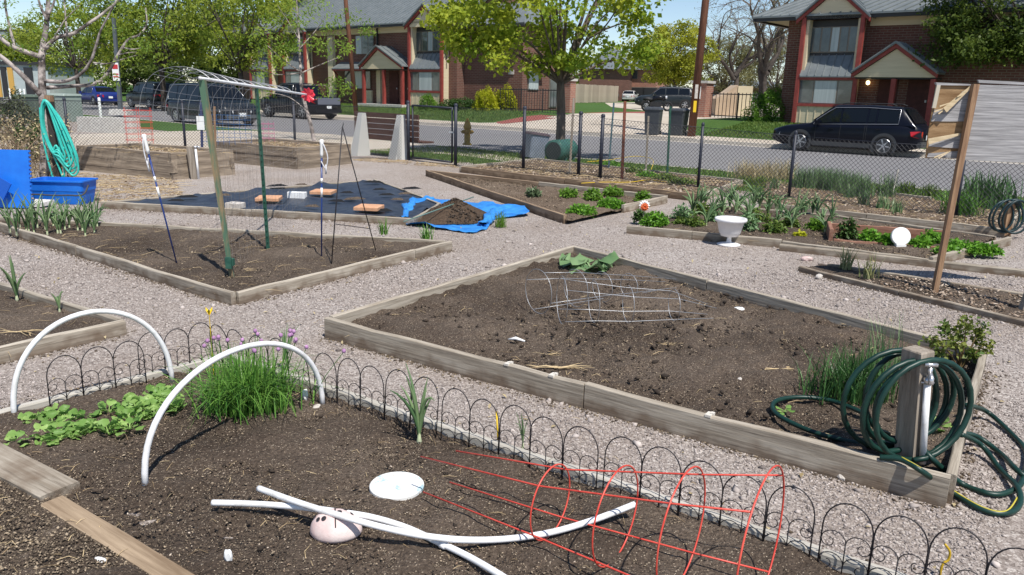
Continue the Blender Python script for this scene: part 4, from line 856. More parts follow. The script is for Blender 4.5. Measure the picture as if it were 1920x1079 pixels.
# upright cages and stakes in the left raised bed
def upright_cage(px, py0, py1, wpx, mat, label, nv=6, nh=6, r=.004, zb=.42):
    f = G(px, py0, zb); top = VP(px, py1, f).z-f.z; w = wpx*depth(f)/FPX; root = thing('tomato_cage', label, 'plant cage', f)
    for k in range(nv):
        a = 2*pi*k/nv; m = MB(); m.tube([(w/2*cos(a), w/2*sin(a), -.05), (w/2*cos(a), w/2*sin(a), top)], r, 4); m.build('wire', mat, root)
    for k in range(nh):
        m = MB(); zz = top*(k+.5)/nh; m.tube([(w/2*cos(2*pi*j/20), w/2*sin(2*pi*j/20), zz) for j in range(20)], r, 4, closed=True); m.build('ring', mat, root)
upright_cage(263, 268, 202, 50, m_redw, 'upright red wire cage in the left raised bed')
upright_cage(500, 264, 228, 30, M('pink_wire', (.5, .12, .25), rough=.5), 'upright pink wire cage in the farther raised bed', 4, 4)
f = G(425, 270, .42); r = thing('wire_trellis', 'small blue wire panel standing in the left raised bed', 'trellis', f)
m_bw = M('blue_wire', (.03, .12, .3), rough=.5)
for k in range(10): m = MB(); x = -.55+1.1*k/9; m.tube([(x, 0, -.02), (x, 0, .62)], .004, 4); m.build('wire', m_bw, r)
for k in range(7): m = MB(); z = .04+.57*k/6; m.tube([(-.55, 0, z), (.55, 0, z)], .004, 4); m.build('wire', m_bw, r)
for (px, py, ty, w, mt, lb) in ((403, 285, 200, .016, m_brownwood, 'thin brown wooden stake behind the left raised bed'), (378, 279, 192, .02, M('blue_grey_steel', (.05, .06, .13), rough=.5), 'dark blue post behind the left raised bed')):
    f = G(px, py, .4); m = MB(); leanbox(m, f-Vector((0, 0, .2)), VP(px-1, ty, f), w, w); single('stake', lb, 'stake', m, mt, f, False)
f = G(378, 279, .4); m = MB(); c = VP(377, 231, f); m.box(c+Vector((0, -.03, 0)), (.15, .006, .27)); single('card', 'blank white card fixed to the dark blue post', 'sign', m, m_white, c, False)

# --- left corner: blue mat, tub, foam, teal hose
f = G(122, 380, 0); t = thing('storage_tub', 'bright blue plastic tub with dark rope handle, left side', 'tub', f); hh = VP(122, 336, f).z; wl = 52*depth(f)/FPX
m = MB(); 
def rrect(w, d, r=.05, n=4): return [(sx*(w-r)+r*cos(a0+pi/2*k/n), sy*(d-r)+r*sin(a0+pi/2*k/n)) for sx, sy, a0 in ((1, 1, 0), (-1, 1, pi/2), (-1, -1, pi), (1, -1, 1.5*pi)) for k in range(n+1)]
lv = [(wl*.86, .17, 0), (wl*.93, .2, hh*.55), (wl*.95, .205, hh*.56), (wl*.97, .215, hh*.93), (wl*1.02, .235, hh*.94), (wl*1.02, .235, hh), (wl*.96, .2, hh), (wl*.9, .18, hh*.3), (wl*.5, .1, .03)]
R0 = [[(x, y, z) for x, y in rrect(w, d)] for w, d, z in lv]; k = len(R0[0])
m.add([p for r_ in R0 for p in r_], [tuple(range(k-1, -1, -1)), tuple((len(R0)-1)*k+i for i in range(k))]+[(j*k+i, j*k+(i+1) % k, (j+1)*k+(i+1) % k, (j+1)*k+i) for j in range(len(R0)-1) for i in range(k)]); m.build('tub_body', m_blue, t)
m = MB(); m.tube(spline([(-wl*1.0, -.1, hh*.8), (-wl*1.02, -.24, hh*.45), (-wl*.5, -.25, hh*.42), (0, -.25, hh*.4), (wl*.5, -.25, hh*.42), (wl*1.02, -.24, hh*.45), (wl*1.05, -.1, hh*.8)], 4), .012, 6); m.build('rope', M('dark_rope', (.06, .06, .06), rough=.9), t, True)
m = MB(); f = G(0, 392, 0); m_matt = m_blue
fa = f; top = VP(0, 282, fa).z; xr = VP(50, 330, fa).x; xl = xr-1.1; edge = [(xl, top), (xl, .02)]; n = 14
edge += [(xr, .02)]
for k in range(n): z0, z1 = .02+(top-.02)*k/n, .02+(top-.02)*(k+.55)/n; edge += [(xr, z0), (xr, z1), (xr+.02, z1), (xr+.02, .02+(top-.02)*(k+1)/n)]
edge += [(xr, top)]
v = [(x, fa.y+.12*z, z) for x, z in edge]; nn = len(v); m.add(v+[(x, y+.025, z) for x, y, z in v], [tuple(range(nn)), tuple(range(2*nn-1, nn-1, -1))]+[(k, (k+1) % nn, (k+1) % nn+nn, k+nn) for k in range(nn)]); m_r = MB(); 
o = single('foam_mat', 'upright bright blue mat with toothed edge at the left', 'mat', m, m_blue, fa, False)
m = MB(); c = VP(2, 350, fa)+Vector((0, -.06, 0)); m.box(c, (.26, .02, .26), Matrix.Rotation(.55, 3, 'Y')); single('foam_tile', 'small tilted blue tile leaning on the blue mat', 'mat', m, M('deep_blue', (.01, .1, .5), rough=.5), G(2, 395), False)
f = G(45, 388, 0); m = MB(); m.add([(-.45, -.12, .03), (.3, -.13, .02), (.36, .1, .03), (-.4, .13, .03), (-.45, -.12, .06), (.3, -.13, .07), (.36, .1, .09), (-.4, .13, .06), (.1, 0, .11)], [(0, 1, 5, 4), (1, 2, 6, 5), (2, 3, 7, 6), (3, 0, 4, 7), (4, 5, 8), (5, 6, 8), (6, 7, 8), (7, 4, 8), (3, 2, 1, 0)]); o = single('foam_slab', 'crumbling white foam slab lying under the blue mat', 'foam', m, M('dirty_foam', (.5, .48, .44), (.72, .7, .68), scale=14, bump=.5, rough=.9), (0, 0, 0), False); o.location = f
f = G(110, 337, 0); t = thing('hose_post', 'dark post carrying the turquoise hose beside the bare-limbed tree', 'post', f); hp_ = VP(112, 180, f).z
m = MB(); leanbox(m, Vector((0, 0, -.05)), Vector((0, 0, hp_-.1)), .05, .05); m.build('timber_post', M('black_wood', (.03, .025, .022), (.06, .05, .045), scale=6), t); m = MB(); leanbox(m, Vector((0, 0, hp_-.1)), Vector((0, 0, hp_)), .052, .05); m.build('post_top', m_brownwood, t)
t = thing('garden_hose', 'turquoise hose hanging in long loops from the dark post', 'hose', f)
m_teal = M('turquoise_hose', (.03, .42, .36), (.06, .55, .47), rough=.4, scale=6)
for k in range(11):
    u = k/10; lo_ = .05+.42*((k*7) % 11)/11; wl_ = -.10+.02*((k*3) % 5)/4; wr_ = .06+.17*u; yy = -.07-.012*((k*5) % 6); sk = .10+.16*((k*4) % 11)/11; tp0 = hp_-.1+.03*sin(k)
    P = [(-.02+.03*u, yy, tp0), (wl_*.7, yy-.01, tp0-.12), (wl_, yy-.01, hp_*.62), (wl_*.4+sk*.3, yy-.01, hp_*.35), (sk*.8, yy-.01, lo_+.16), (sk+wr_*.4, yy, lo_), (sk+wr_*.95, yy, lo_+.12), (sk*.7+wr_, yy, hp_*.42), (sk*.3+wr_*.75, yy, hp_*.7), (.02+wr_*.3, yy, tp0-.08)]
    m = MB(); pts_ = spline(P+[P[0]], 6)[:-1]; m.tube(pts_, .0165, 7, closed=True); m.build('loop', m_teal, t, True)
m = MB(); m.tube(spline([(-.11, -.1, hp_-.2), (-.12, -.11, hp_*.7), (-.1, -.12, hp_*.4), (-.04, -.12, .12), (-.02, -.12, .05)], 6), .0165, 7); m.build('loop', m_teal, t, True)
# ================================================================ street fence and gate
m_clink = M('vinyl_chain_link', (.03, .03, .036), (.07, .07, .078), scale=9, rough=.5)
m_cpost = M('fence_post_paint', (.016, .018, .03), (.03, .034, .05), scale=9, rough=.5)
def linkmesh(parent, p, q, h0, h1, z0=.02, cell=.07, r=.0034, name='mesh'):
    p = Vector((p[0], p[1], 0)); q = Vector((q[0], q[1], 0)); x = (q-p).normalized(); ln = (q-p).length; nrm = Vector((-x.y, x.x, 0)); V = []; F = []
    n = int(ln/cell)+int(1.5/cell)+2
    def hh(s): return h0+(h1-h0)*min(1, max(0, s/ln))
    segs = []
    for i in range(-int(1.5/cell), int(ln/cell)+1):
        s0 = i*cell
        for sg in (1, -1):
            a, za = s0, z0; top = hh(s0+.6)-z0; b, zb = s0+top, z0+top
            if a < 0: za += -a; a = 0
            if b > ln: zb -= b-ln; b = ln
            if b-a < .02: continue
            if sg == -1: segs.append((ln-a, za, ln-b, min(zb, hh(ln-b))))
            else: segs.append((a, za, b, min(zb, hh(b))))
    for a, za, b, zb in segs:
        P0 = x*a+Vector((0, 0, za)); P1 = x*b+Vector((0, 0, zb)); d = (P1-P0).normalized(); u = nrm*r; w = d.cross(nrm)*r; k = len(V)
        for PP_ in (P0, P1):
            for c_, s_ in ((1, 0), (-.5, .87), (-.5, -.87)): V.append(tuple(PP_+u*c_+w*s_+p-parent.location))
        F += [(k, k+1, k+4, k+3), (k+1, k+2, k+5, k+4), (k+2, k, k+3, k+5)]
    return stuff(npmesh(name, np.array(V), np.array(F), m_clink, parent))
def post(parent, p, h, r=.03, cap=True, name='post'):
    m = MB(); m.tube([(0, 0, -.05), (0, 0, h)], r, 10); m.lathe([(r*1.15, h-.03), (r*1.15, h), (r*.7, h+.025), (.001, h+.03)], 10); o = m.build(name, m_cpost, parent, True); o.location = Vector((p[0], p[1], 0))-parent.location; return o
def rail(parent, p, q, z0, z1, r=.012, name='rail'):
    m = MB(); m.tube([Vector((p[0], p[1], z0))-parent.location, Vector((q[0], q[1], z1))-parent.location], r, 7); return m.build(name, m_cpost, parent, True)
gL, gR = G(766, 301, 0), G(854, 312, 0); fb = gR.dot(ND)
def fa_(px): 
    lo, hi = -40, 30
    for _ in range(40):
        a = (lo+hi)/2; v = ST(a, fb, .5)-Vector((0, 0, CAM_H)); x = 960+FPX*v.dot(cR)/v.dot(cF)
        if x < px: lo = a
        else: hi = a
    return (lo+hi)/2
fr_ = thing('chain_link_fence', 'black chain link fence along the street, right of the gate', 'fence', ST(fa_(854), fb)); xs = [fa_(p) for p in (857, 982, 1086, 1127, 1312, 1484, 1800, 2100)]; hs = [1.36, 1.36, 1.3, 1.27, 1.2, 1.14, 1.1, 1.08]
for i in range(1, len(xs)): post(fr_, ST(xs[i], fb), hs[i], .036 if i in (1, 2, 3) else .026)
for i in range(len(xs)-1):
    if i == 2: 
        linkmesh(fr_, ST(xs[i]+.03, fb), ST(xs[i+1]-.03, fb), hs[i], hs[i+1]); continue
    linkmesh(fr_, ST(xs[i]+.03, fb), ST(xs[i+1]-.03, fb), hs[i]-.06, hs[i+1]-.06); rail(fr_, ST(xs[i], fb), ST(xs[i+1], fb), hs[i]-.06, hs[i+1]-.06, .004, 'tension_wire')
gt = thing('chain_link_gate', 'black framed chain link gate between two thick posts', 'gate', gL); g0_, g1_ = lerp(gL, gR, .1), lerp(gL, gR, .93)
post(gt, gL, 1.38, .04, name='gate_post'); post(gt, gR, 1.36, .04, name='gate_post')
for p, q, a, b in ((g0_, g1_, 1.3, 1.28), (g0_, g1_, .08, .08)): rail(gt, p, q, a, b, .022, 'frame_rail')
for p in (g0_, g1_): m = MB(); m.tube([Vector((p.x, p.y, .08))-gt.location, Vector((p.x, p.y, 1.3))-gt.location], .022, 8); m.build('frame_upright', m_cpost, gt, True)
linkmesh(gt, g0_, g1_, 1.28, 1.26, .1)
m = MB(); q = Vector((g1_.x, g1_.y, .75))-gt.location; m.box(q, (.14, .05, .04)); m.tube([q+Vector((.06, 0, .05)), q+Vector((.08, -.02, .0)), q+Vector((.06, 0, -.06))], .015, 6); m.build('latch', MATS['galvanised_wire'], gt)
FL = [Vector((-2.72, 18.75, 0)), Vector((-5.4, 19.2, 0)), Vector((-7.7, 18.25, 0)), Vector((-9.9, 17.35, 0)), Vector((-11.2, 16.4, 0)), Vector((-14, 15.2, 0))]
fl_ = thing('chain_link_fence', 'black chain link fence behind the raised beds, left of the gate', 'fence', FL[0])
for i in range(1, len(FL)): post(fl_, FL[i], 1.28, .03)
for i in range(len(FL)-1): linkmesh(fl_, FL[i], FL[i+1], 1.24, 1.24); rail(fl_, FL[i], FL[i+1], 1.24, 1.24, .007, 'top_wire')

# ================================================================ street furniture
RZ = atan2(TD.y, TD.x)
def frame_thing(name, label, cat, a, b, z, group=None, rz=0):
    o = thing(name, label, cat, ST(a, b, z), group); o.rotation_euler = (0, 0, RZ+rz); return o
def ab(p): return p.dot(TD), p.dot(ND)
m_brownslat = M('brown_slat', (.075, .03, .02), (.13, .06, .04), scale=3, stretch=(1, 10, 10), rough=.7)
p1_, p2_ = G(670, 292, 0), G(742, 300, 0); bc = thing('street_bench', 'bench with two pale concrete supports and brown slats behind the fence', 'bench', (p1_+p2_)/2)
dvec = (p2_-p1_).normalized(); nv = Vector((-dvec.y, dvec.x, 0))
bc.rotation_euler = (0, 0, atan2(dvec.y, dvec.x)); hl = (p2_-p1_).length/2
for s in (-1, 1):
    m = MB(); x0 = s*hl; w = .15
    m.add([(x0-w, -.12, 0), (x0+w, -.12, 0), (x0+w*.55, .12, 1.06), (x0-w*.55, .12, 1.06), (x0-w, .3, 0), (x0+w, .3, 0), (x0+w*.55, .24, 1.06), (x0-w*.55, .24, 1.06)], [(0, 1, 2, 3), (5, 4, 7, 6), (1, 5, 6, 2), (4, 0, 3, 7), (3, 2, 6, 7), (0, 4, 5, 1)])
    m.build('concrete_support', M('bench_concrete', (.5, .5, .48), (.62, .61, .58), scale=40, bump=.3, bscale=80) if s < 0 else MATS['bench_concrete'], bc)
for k in range(5):
    m = MB(); m.box((0, .32+.0*k, .48+.135*k), (hl*2+.95, .04, .12)); m.build('back_slat', m_brownslat, bc)
for k in range(3): m = MB(); m.box((0, .5+.13*k, .42), (hl*2+.95, .12, .04)); m.build('seat_slat', m_brownslat, bc)
# hydrant
hb = G(876, 272, 0); hy = thing('fire_hydrant', 'ochre yellow fire hydrant seen through the fence by the gate', 'hydrant', hb); s_ = VP(876, 222, hb).z/.86
m_hyd = M('ochre_paint', (.28, .15, .015), (.42, .26, .03), scale=12, rough=.5)
m = MB(); m.lathe([(.15*s_, 0), (.15*s_, .04), (.1*s_, .06), (.1*s_, .5*s_), (.125*s_, .52*s_), (.125*s_, .56*s_)], 20); m.build('barrel', m_hyd, hy, True)
m = MB(); m.lathe([(.135*s_, .56*s_), (.135*s_, .6*s_), (.11*s_, .64*s_), (.085*s_, .74*s_), (.04*s_, .79*s_), (.035*s_, .86*s_), (.001, .86*s_)], 20); m.build('bonnet', m_hyd, hy, True)
for vx, vy, r in ((1, 0, .06), (-1, 0, .06), (0, -1, .075)):
    m = MB(); m.tube([Vector((vx, vy, 0))*.05+Vector((0, 0, .42*s_)), Vector((vx, vy, 0))*.17*s_+Vector((0, 0, .42*s_))], r*s_, 12); m.tube([Vector((vx, vy, 0))*.17*s_+Vector((0, 0, .42*s_)), Vector((vx, vy, 0))*.21*s_+Vector((0, 0, .42*s_))], r*.5*s_, 6); m.build('outlet_cap', m_hyd, hy, True)
# grey bin
def taper_box(m, w0, d0, w1, d1, z0, z1, ch=.03):
    def ring(w, d, z): return [(x, y, z) for x, y in ((-w+ch, -d), (w-ch, -d), (w, -d+ch), (w, d-ch), (w-ch, d), (-w+ch, d), (-w, d-ch), (-w, -d+ch))]
    v = ring(w0, d0, z0)+ring(w1, d1, z1); m.add(v, [tuple(range(7, -1, -1)), tuple(range(8, 16))]+[(k, (k+1) % 8, (k+1) % 8+8, k+8) for k in range(8)])
def cart(name, label, loc, w, d, h, mat, lidm, rz, tilt=0, grp=None, lid=True):
    t = thing(name, label, 'trash cart', loc, grp); t.rotation_euler = (0, tilt, rz)
    m = MB(); taper_box(m, w*.4, d*.4, w*.48, d*.47, .04, h*.9); m.build('bin_body', mat, t)
    m = MB(); taper_box(m, w*.52, d*.52, w*.5, d*.5, h*.9, h*.95); taper_box(m, w*.5, d*.5, w*.38, d*.38, h*.95, h); m.build('lid', lidm, t)
    for s in (-1, 1): m = MB(); m.tube([(s*w*.36, d*.42, .1), (s*w*.44, d*.42, .1)], .1, 14); m.build('wheel', MATS['dark_metal'], t, True)
    m = MB(); m.tube([(-w*.4, d*.56, h*.88), (w*.4, d*.56, h*.88)], .018, 8); m.build('handle', lidm, t); return t
m_bing = M('grey_bin', (.17, .2, .25), (.22, .25, .3), scale=5, rough=.5); m_bind = M('charcoal_bin', (.035, .04, .047), (.055, .06, .068), scale=5, rough=.5)
cart('trash_bin', 'light grey bin leaning beside the maple trunk, behind the fence', G(1000, 299), .56, .5, VP(1000, 248, G(1000, 299)).z, m_bing, M('bin_lid_brown', (.07, .05, .06)), .5, .12)
p = GT(1223, 254); cart('trash_cart', 'dark grey wheeled cart at the driveway kerb, left of its twin', p, .68, .68, 1.16, m_bind, m_bind, RZ+.3, grp='dark carts at the kerb')
p = GT(1270, 255); cart('trash_cart', 'dark grey wheeled cart at the kerb, right beside the utility pole', p, .7, .7, 1.12, m_bind, m_bind, RZ+.1, grp='dark carts at the kerb')
p = G(1052, 302); br = thing('compost_barrel', 'green barrel lying on its side at the foot of the maple', 'barrel', p); m_gb = M('green_barrel', (.025, .09, .075), (.045, .13, .105), scale=6, rough=.45)
R_ = .27; axv = Vector((.45, .7, 0)).normalized(); pts = [Vector((0, 0, R_))+axv*t for t in (-.4, -.38, -.1, -.08, .1, .12, .38, .4)]; m = MB(); m.tube([q for q in pts], [R_*.97, R_, R_, R_*.96, R_*.96, R_, R_, R_*.95], 24); m.build('drum', m_gb, br, True)
m = MB(); a_ = Vector((0, 0, R_))-axv*.41; sx = Vector((-axv.y, axv.x, 0)); m.add([tuple(a_+sx*R_*.8*cos(2*pi*k/20)+Vector((0, 0, R_*.8*sin(2*pi*k/20)))) for k in range(20)], [tuple(range(20))]); m.build('open_end', M('barrel_inside', (.03, .04, .04)), br)
m = MB(); m.box(Vector((0, 0, .05))+axv*.2, (.5, .06, .1)); m.box(Vector((0, 0, .05))-axv*.2, (.5, .06, .1)); m.build('cradle', m_gb, br)
# poles
m_pole = M('creosote_pole', (.09, .035, .02), (.19, .08, .045), scale=3, stretch=(10, 10, .6), bump=.4, rough=.85)
def upole(base, px_top, py_top, r0, r1, label, H):
    t0 = VP(px_top, py_top, base); v = (t0-base); v = v*(H/v.z); t = thing('utility_pole', label, 'utility pole', base); m = MB(); m.tube([-v*.02, v*.5, v], [r0, (r0+r1)/2, r1], 14); m.build('pole_shaft', m_pole, t, True)
    m = MB(); xx = TD*1.3; m.bar(v*.93-xx, v*.93+xx, .1, .12); m.build('crossarm', m_pole, t)
    for s in (-1, 0, 1):
        m = MB(); q = v*.93+xx*s*.85+Vector((0, 0, .06)); m.tube([q, q+Vector((0, 0, .18))], .05, 8); m.build('insulator', m_stone, t, True)
    return t, v
up1, v1 = upole(GT(1296, 257), 1323, 2, .165, .12, 'tall reddish brown utility pole leaning right, beside the carts', 11)
for (py, h, mt) in ((200, .45, m_yellow), (172, .55, m_stone)):
    z = VP(1300, py, up1.location).z-up1.location.z; c = v1*(z/v1.z); m = MB(); m.box(c+Vector((-.02, -.165, 0)), (.12, .02, h)); m.build('pole_marker', mt, up1)
up2, v2 = upole(GT(668, 215), 648, 0, .14, .11, 'slim brown utility pole in front of the centre townhouse', 11)
sb_ = G(227, 216, 0); sp_ = thing('sign_post', 'dark grey steel post with red and white parking sign, left', 'sign post', sb_); tpz = VP(213, 34, sb_)-sb_
m = MB(); leanbox(m, Vector((0, 0, 0)), tpz, .09, .07); m.build('post_shaft', M('grey_steel_paint', (.09, .105, .12), rough=.5), sp_); m = MB(); taper_box(m, .5, .4, .45, .35, 0, .3); m.build('concrete_base', m_conc2, sp_)
c = VP(219, 135, sb_)-sb_; m = MB(); m.box(c+Vector((0, -.12, 0)), (.34, .02, .9)); m.build('sign_plate', m_white, sp_); m = MB(); m.box(c+Vector((0, -.135, .25)), (.28, .012, .22)); m.box(c+Vector((0, -.135, -.12)), (.28, .012, .06)); m.box(c+Vector((0, -.135, -.25)), (.28, .012, .06)); m.build('sign_print', M('sign_red', (.5, .04, .05)), sp_)
# transformer boxes, ledge, bollards
def ebox(px, py, wpx, hy_, label, mat):
    p = G(px, py, 0); w = wpx*depth(p)/FPX; h = VP(px, hy_, p).z; t = thing('utility_box', label, 'utility box', p); t.rotation_euler = (0, 0, -.3); m = MB(); taper_box(m, w/2, w*.4, w*.5, w*.4, 0, h*.93); m.build('cabinet', mat, t); m = MB(); taper_box(m, w*.53, w*.43, w*.5, w*.38, h*.93, h); m.build('lid', mat, t); m = MB(); m.box((0, -w*.405, h*.5), (.02, .02, h*.8)); m.build('door_seam', MATS['dark_metal'], t)
m_ub = M('grey_green_box', (.24, .29, .26), (.3, .35, .32), scale=4, rough=.6)
ebox(122, 228, 50, 176, 'pale grey green utility box left of the parked blue car', m_ub); ebox(68, 232, 56, 178, 'darker green utility box behind the brush, far left', M('dark_green_box', (.07, .1, .08), (.1, .13, .1), scale=4))
p = G(205, 249, 0); m = MB(); taper_box(m, 1.1, .25, 1.1, .22, 0, .5); o = single('concrete_block', 'long low concrete block on the verge, left', 'block', m, m_conc2, (0, 0, 0), False); o.location = p; o.rotation_euler = (0, 0, -.25)
for i, (px, py) in enumerate(((18, 172), (38, 172), (46, 176), (190, 228))):
    p = G(px, py, 0) if py > 200 else D(px, py, 60)-Vector((0, 0, .9)); p = Vector((p.x, p.y, max(0, p.z-.2) if py < 200 else 0)); m = MB(); m.lathe([(.06, 0), (.06, .95), (.05, 1.0), (.001, 1.01)], 10); o = single('bollard', ('leftmost of three far white bollards', 'middle of three far white bollards', 'rightmost of three far white bollards', 'white bollard beside the low concrete block')[i], 'bollard', m, m_white, (0, 0, 0)); o.location = p

# ================================================================ vehicles
m_glass = M('car_glass', (.006, .008, .011), rough=.05, spec=.35); m_tyre = M('tyre_rubber', (.014, .014, .015), rough=.85); m_rim = M('alloy_rim', (.5, .5, .52), rough=.3, metal=.8)
m_trim = M('black_trim', (.02, .02, .022), rough=.6); m_tl = M('tail_lamp', (.45, .012, .015), rough=.15, coat=.5); m_hl = M('head_lamp', (.6, .62, .65), rough=.1, coat=1); m_plate = M('licence_plate', (.7, .72, .72))
def paint(n, c, r=.3): return M(n, c, rough=r, coat=.15, spec=.2)
def icurve(T, x): return float(np.interp(x, [t[0] for t in T], [t[1] for t in T]))
def car(name, label, cat, loc, heading, L_, W_, H_, belt, cab, wheels, wr, mat, sides, trim_low=None, rails=False, grp=None, bed=None):
    """belt: [(x, z)] top of lower body front(+) to rear; cab: (base front, top front, top rear, base rear)"""
    t = thing(name, label, cat, loc, grp); t.rotation_euler = (0, 0, heading); W2 = W_/2; zl = wr*.62
    bT = sorted(belt); xs = sorted(set(list(np.linspace(-L_/2, L_/2, 25))+[b[0] for b in bT]))
    def hw(x): e = abs(x)/(L_/2); return W2*(1-.16*max(0, (e-.72)/.28)**2)
    vs = []; k = 9
    for x in xs:
        w = hw(x); zb = icurve(bT, x); e = abs(x)/(L_/2); lo = zl+.12*max(0, (e-.85)/.15)
        half = [(0, lo), (w*.88, lo), (w*.97, lo+.09), (w, (lo+zb)/2), (w*.985, zb-.16), (w*.95, zb-.05), (w*.86, zb), (w*.5, zb+.025), (0, zb+.035)]
        vs += [(x, y, z) for y, z in half]+[(x, -y, z) for y, z in half]
    n = len(xs); fs = []
    for i in range(n-1):
        for s in (0, k):
            for j in range(k-1):
                q = (i*2*k+s+j, i*2*k+s+j+1, (i+1)*2*k+s+j+1, (i+1)*2*k+s+j); fs.append(q if s == 0 else q[::-1])
    for i, fl in ((0, 1), (n-1, 0)):
        q = [i*2*k+j for j in range(k)]+[i*2*k+k+j for j in range(k-1, -1, -1)]; fs.append(tuple(q if fl else q[::-1]))
    m = MB(); m.add(vs, fs); body = m.build('body', mat, t, True)
    bm = bmesh.new(); bm.from_mesh(body.data); bmesh.ops.remove_doubles(bm, verts=bm.verts, dist=.001); bmesh.ops.recalc_face_normals(bm, faces=bm.faces); bm.to_mesh(body.data); bm.free()
    bf, tf, tr_, br_ = cab
    def zr(x): return float(np.interp(x, [br_, tr_, (tf+tr_)/2, tf, bf], [icurve(bT, br_), H_-.05, H_, H_-.03, icurve(bT, bf)]))
    wt = W2*.76
    def side(x, s): # s 0 belt, 1 roof edge
        zb = icurve(bT, x)-.03; z1 = zr(x)-.05; f = max(0., z1-zb)/(H_-.05-zb+1e-6); y0 = W2*.93; y1 = y0+(wt-y0)*f; return Vector((x, y0+(y1-y0)*s, zb+(max(z1, zb)-zb)*s))
    xs2 = sorted(set(list(np.linspace(br_, bf, 19))+[tf, tr_])); vs = []
    for x in xs2:
        a, b = side(x, 0), side(x, 1); zt = max(zr(x), a.z); half = [(a.y, a.z), (b.y, b.z), (b.y*.9, zt-.012), (b.y*.45, zt+.008), (0, zt+.012)]
        vs += [(x, y, z) for y, z in half]+[(x, -y, z) for y, z in half]
    k = 5; fs = []
    for i in range(len(xs2)-1):
        for s in (0, k):
            for j in range(k-1): q = (i*2*k+s+j, i*2*k+s+j+1, (i+1)*2*k+s+j+1, (i+1)*2*k+s+j); fs.append(q if s == 0 else q[::-1])
    m = MB(); m.add(vs, fs); m.build('roof', mat, t, True)
    def pane(nm, pts, mt=m_glass, parent=None):
        m = MB(); m.add([tuple(p) for p in pts], [tuple(range(len(pts)))]); return m.build(nm, mt, parent or t)
    for (x0, x1) in sides:
        for sg in (1, -1):
            P = [];
            for i in range(6): x = x0+(x1-x0)*i/5; P.append(side(x, .14))
            for i in range(6): x = x1+(x0-x1)*i/5; P.append(side(x, .9))
            P = [Vector((p.x, sg*(p.y+.012), p.z)) for p in P]; pane('side_window', P if sg < 0 else P[::-1])
    for nm, xa, xb, up in (('windscreen', bf, tf, 1), ('rear_window', br_, tr_, -1)):
        q0, q1 = xa+(xb-xa)*.12, xa+(xb-xa)*.9; P = []
        for x, wd in ((q0, .9), (q1, .86)):
            b = side(x, 1); P.append((x+.012*up, b.y*wd, zr(x)+.022)); 
        P = [P[0], (P[0][0], -P[0][1], P[0][2]), (P[1][0], -P[1][1], P[1][2]), P[1]]; pane(nm, P if up > 0 else P[::-1])
    for x in wheels:
        for sg in (1, -1):
            yo = sg*(W2-.11); w = bpy.data.objects.new('wheel', None); COL.objects.link(w); w.parent = t; w.location = (x, yo, wr)
            def lat(prof, nm, mt, nseg=28):
                m = MB(); vs = [(r*cos(2*pi*k/nseg), sg*y, r*sin(2*pi*k/nseg)) for r, y in prof for k in range(nseg)]
                m.add(vs, [(i*nseg+k, i*nseg+(k+1) % nseg, (i+1)*nseg+(k+1) % nseg, (i+1)*nseg+k) for i in range(len(prof)-1) for k in range(nseg)]); return m.build(nm, mt, w, True)
            lat([(wr*.6, -.1), (wr*.94, -.1), (wr, -.07), (wr, .08), (wr*.95, .115), (wr*.68, .115), (wr*.66, .1)], 'tyre', m_tyre)
            m = MB(); nn = 28; prof = [(wr*.67, .11), (wr*.64, .12), (wr*.6, .1), (wr*.58, .02), (.001, .015)]
            m.add([(r*cos(2*pi*k/nn), sg*y, r*sin(2*pi*k/nn)) for r, y in prof[:4] for k in range(nn)], [(i*nn+k, i*nn+(k+1) % nn, (i+1)*nn+(k+1) % nn, (i+1)*nn+k) for i in range(3) for k in range(nn)])
            for k in range(6):
                a = 2*pi*k/6+.2; m.bar((wr*.1*cos(a), sg*.105, wr*.1*sin(a)), (wr*.62*cos(a), sg*.1, wr*.62*sin(a)), .045, .03, up=(0, 1, 0))
            m.tube([(0, sg*.08, 0), (0, sg*.118, 0)], wr*.16, 12); m.build('rim', m_rim, w)
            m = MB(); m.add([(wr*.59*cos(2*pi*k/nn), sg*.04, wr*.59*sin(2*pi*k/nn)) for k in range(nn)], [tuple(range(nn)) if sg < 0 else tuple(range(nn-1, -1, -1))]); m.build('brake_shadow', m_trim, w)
            m = MB(); ra = wr*1.17; c0_ = [(x+ra*cos(a), sg*(hw(x)+.004), wr+ra*sin(a)) for a in np.linspace(-.55, pi+.55, 22)]; m.add(c0_, [tuple(range(22))]); m.build('wheel_arch', trim_low or m_trim, t)
    for sg in (1, -1):
        xf = L_/2; zf = icurve(bT, xf*.97); m = MB(); m.add([(xf-.28, sg*W2*.93, zf-.10), (xf-.05, sg*W2*.74, zf-.12), (xf+.012, sg*W2*.42, zf-.15), (xf+.012, sg*W2*.42, zf-.26), (xf-.04, sg*W2*.76, zf-.28), (xf-.26, sg*W2*.955, zf-.22)], [tuple(range(6))]); m.build('headlight', m_hl, t)
        zr_ = icurve(bT, -xf*.97); m = MB(); m.add([(-xf+.28, sg*W2*.975, zr_-.12), (-xf+.02, sg*W2*.86, zr_-.1), (-xf-.014, sg*W2*.55, zr_-.12), (-xf-.014, sg*W2*.55, zr_-.3), (-xf+.02, sg*W2*.87, zr_-.32), (-xf+.24, sg*W2*.985, zr_-.26)], [tuple(range(6))]); m.build('taillight', m_tl, t)
        m = MB(); m.box((bf-.35, sg*(W2+.08), icurve(bT, bf)+.06), (.12, .2, .13)); m.build('mirror', mat, t)
        for xd in (cab[0]-.55-.0, (cab[1]+cab[2])/2-.2):
            m = MB(); m.box((xd-.25, sg*(W2+.004), icurve(bT, xd)-.17), (.16, .02, .03)); m.build('door_handle', mat, t)
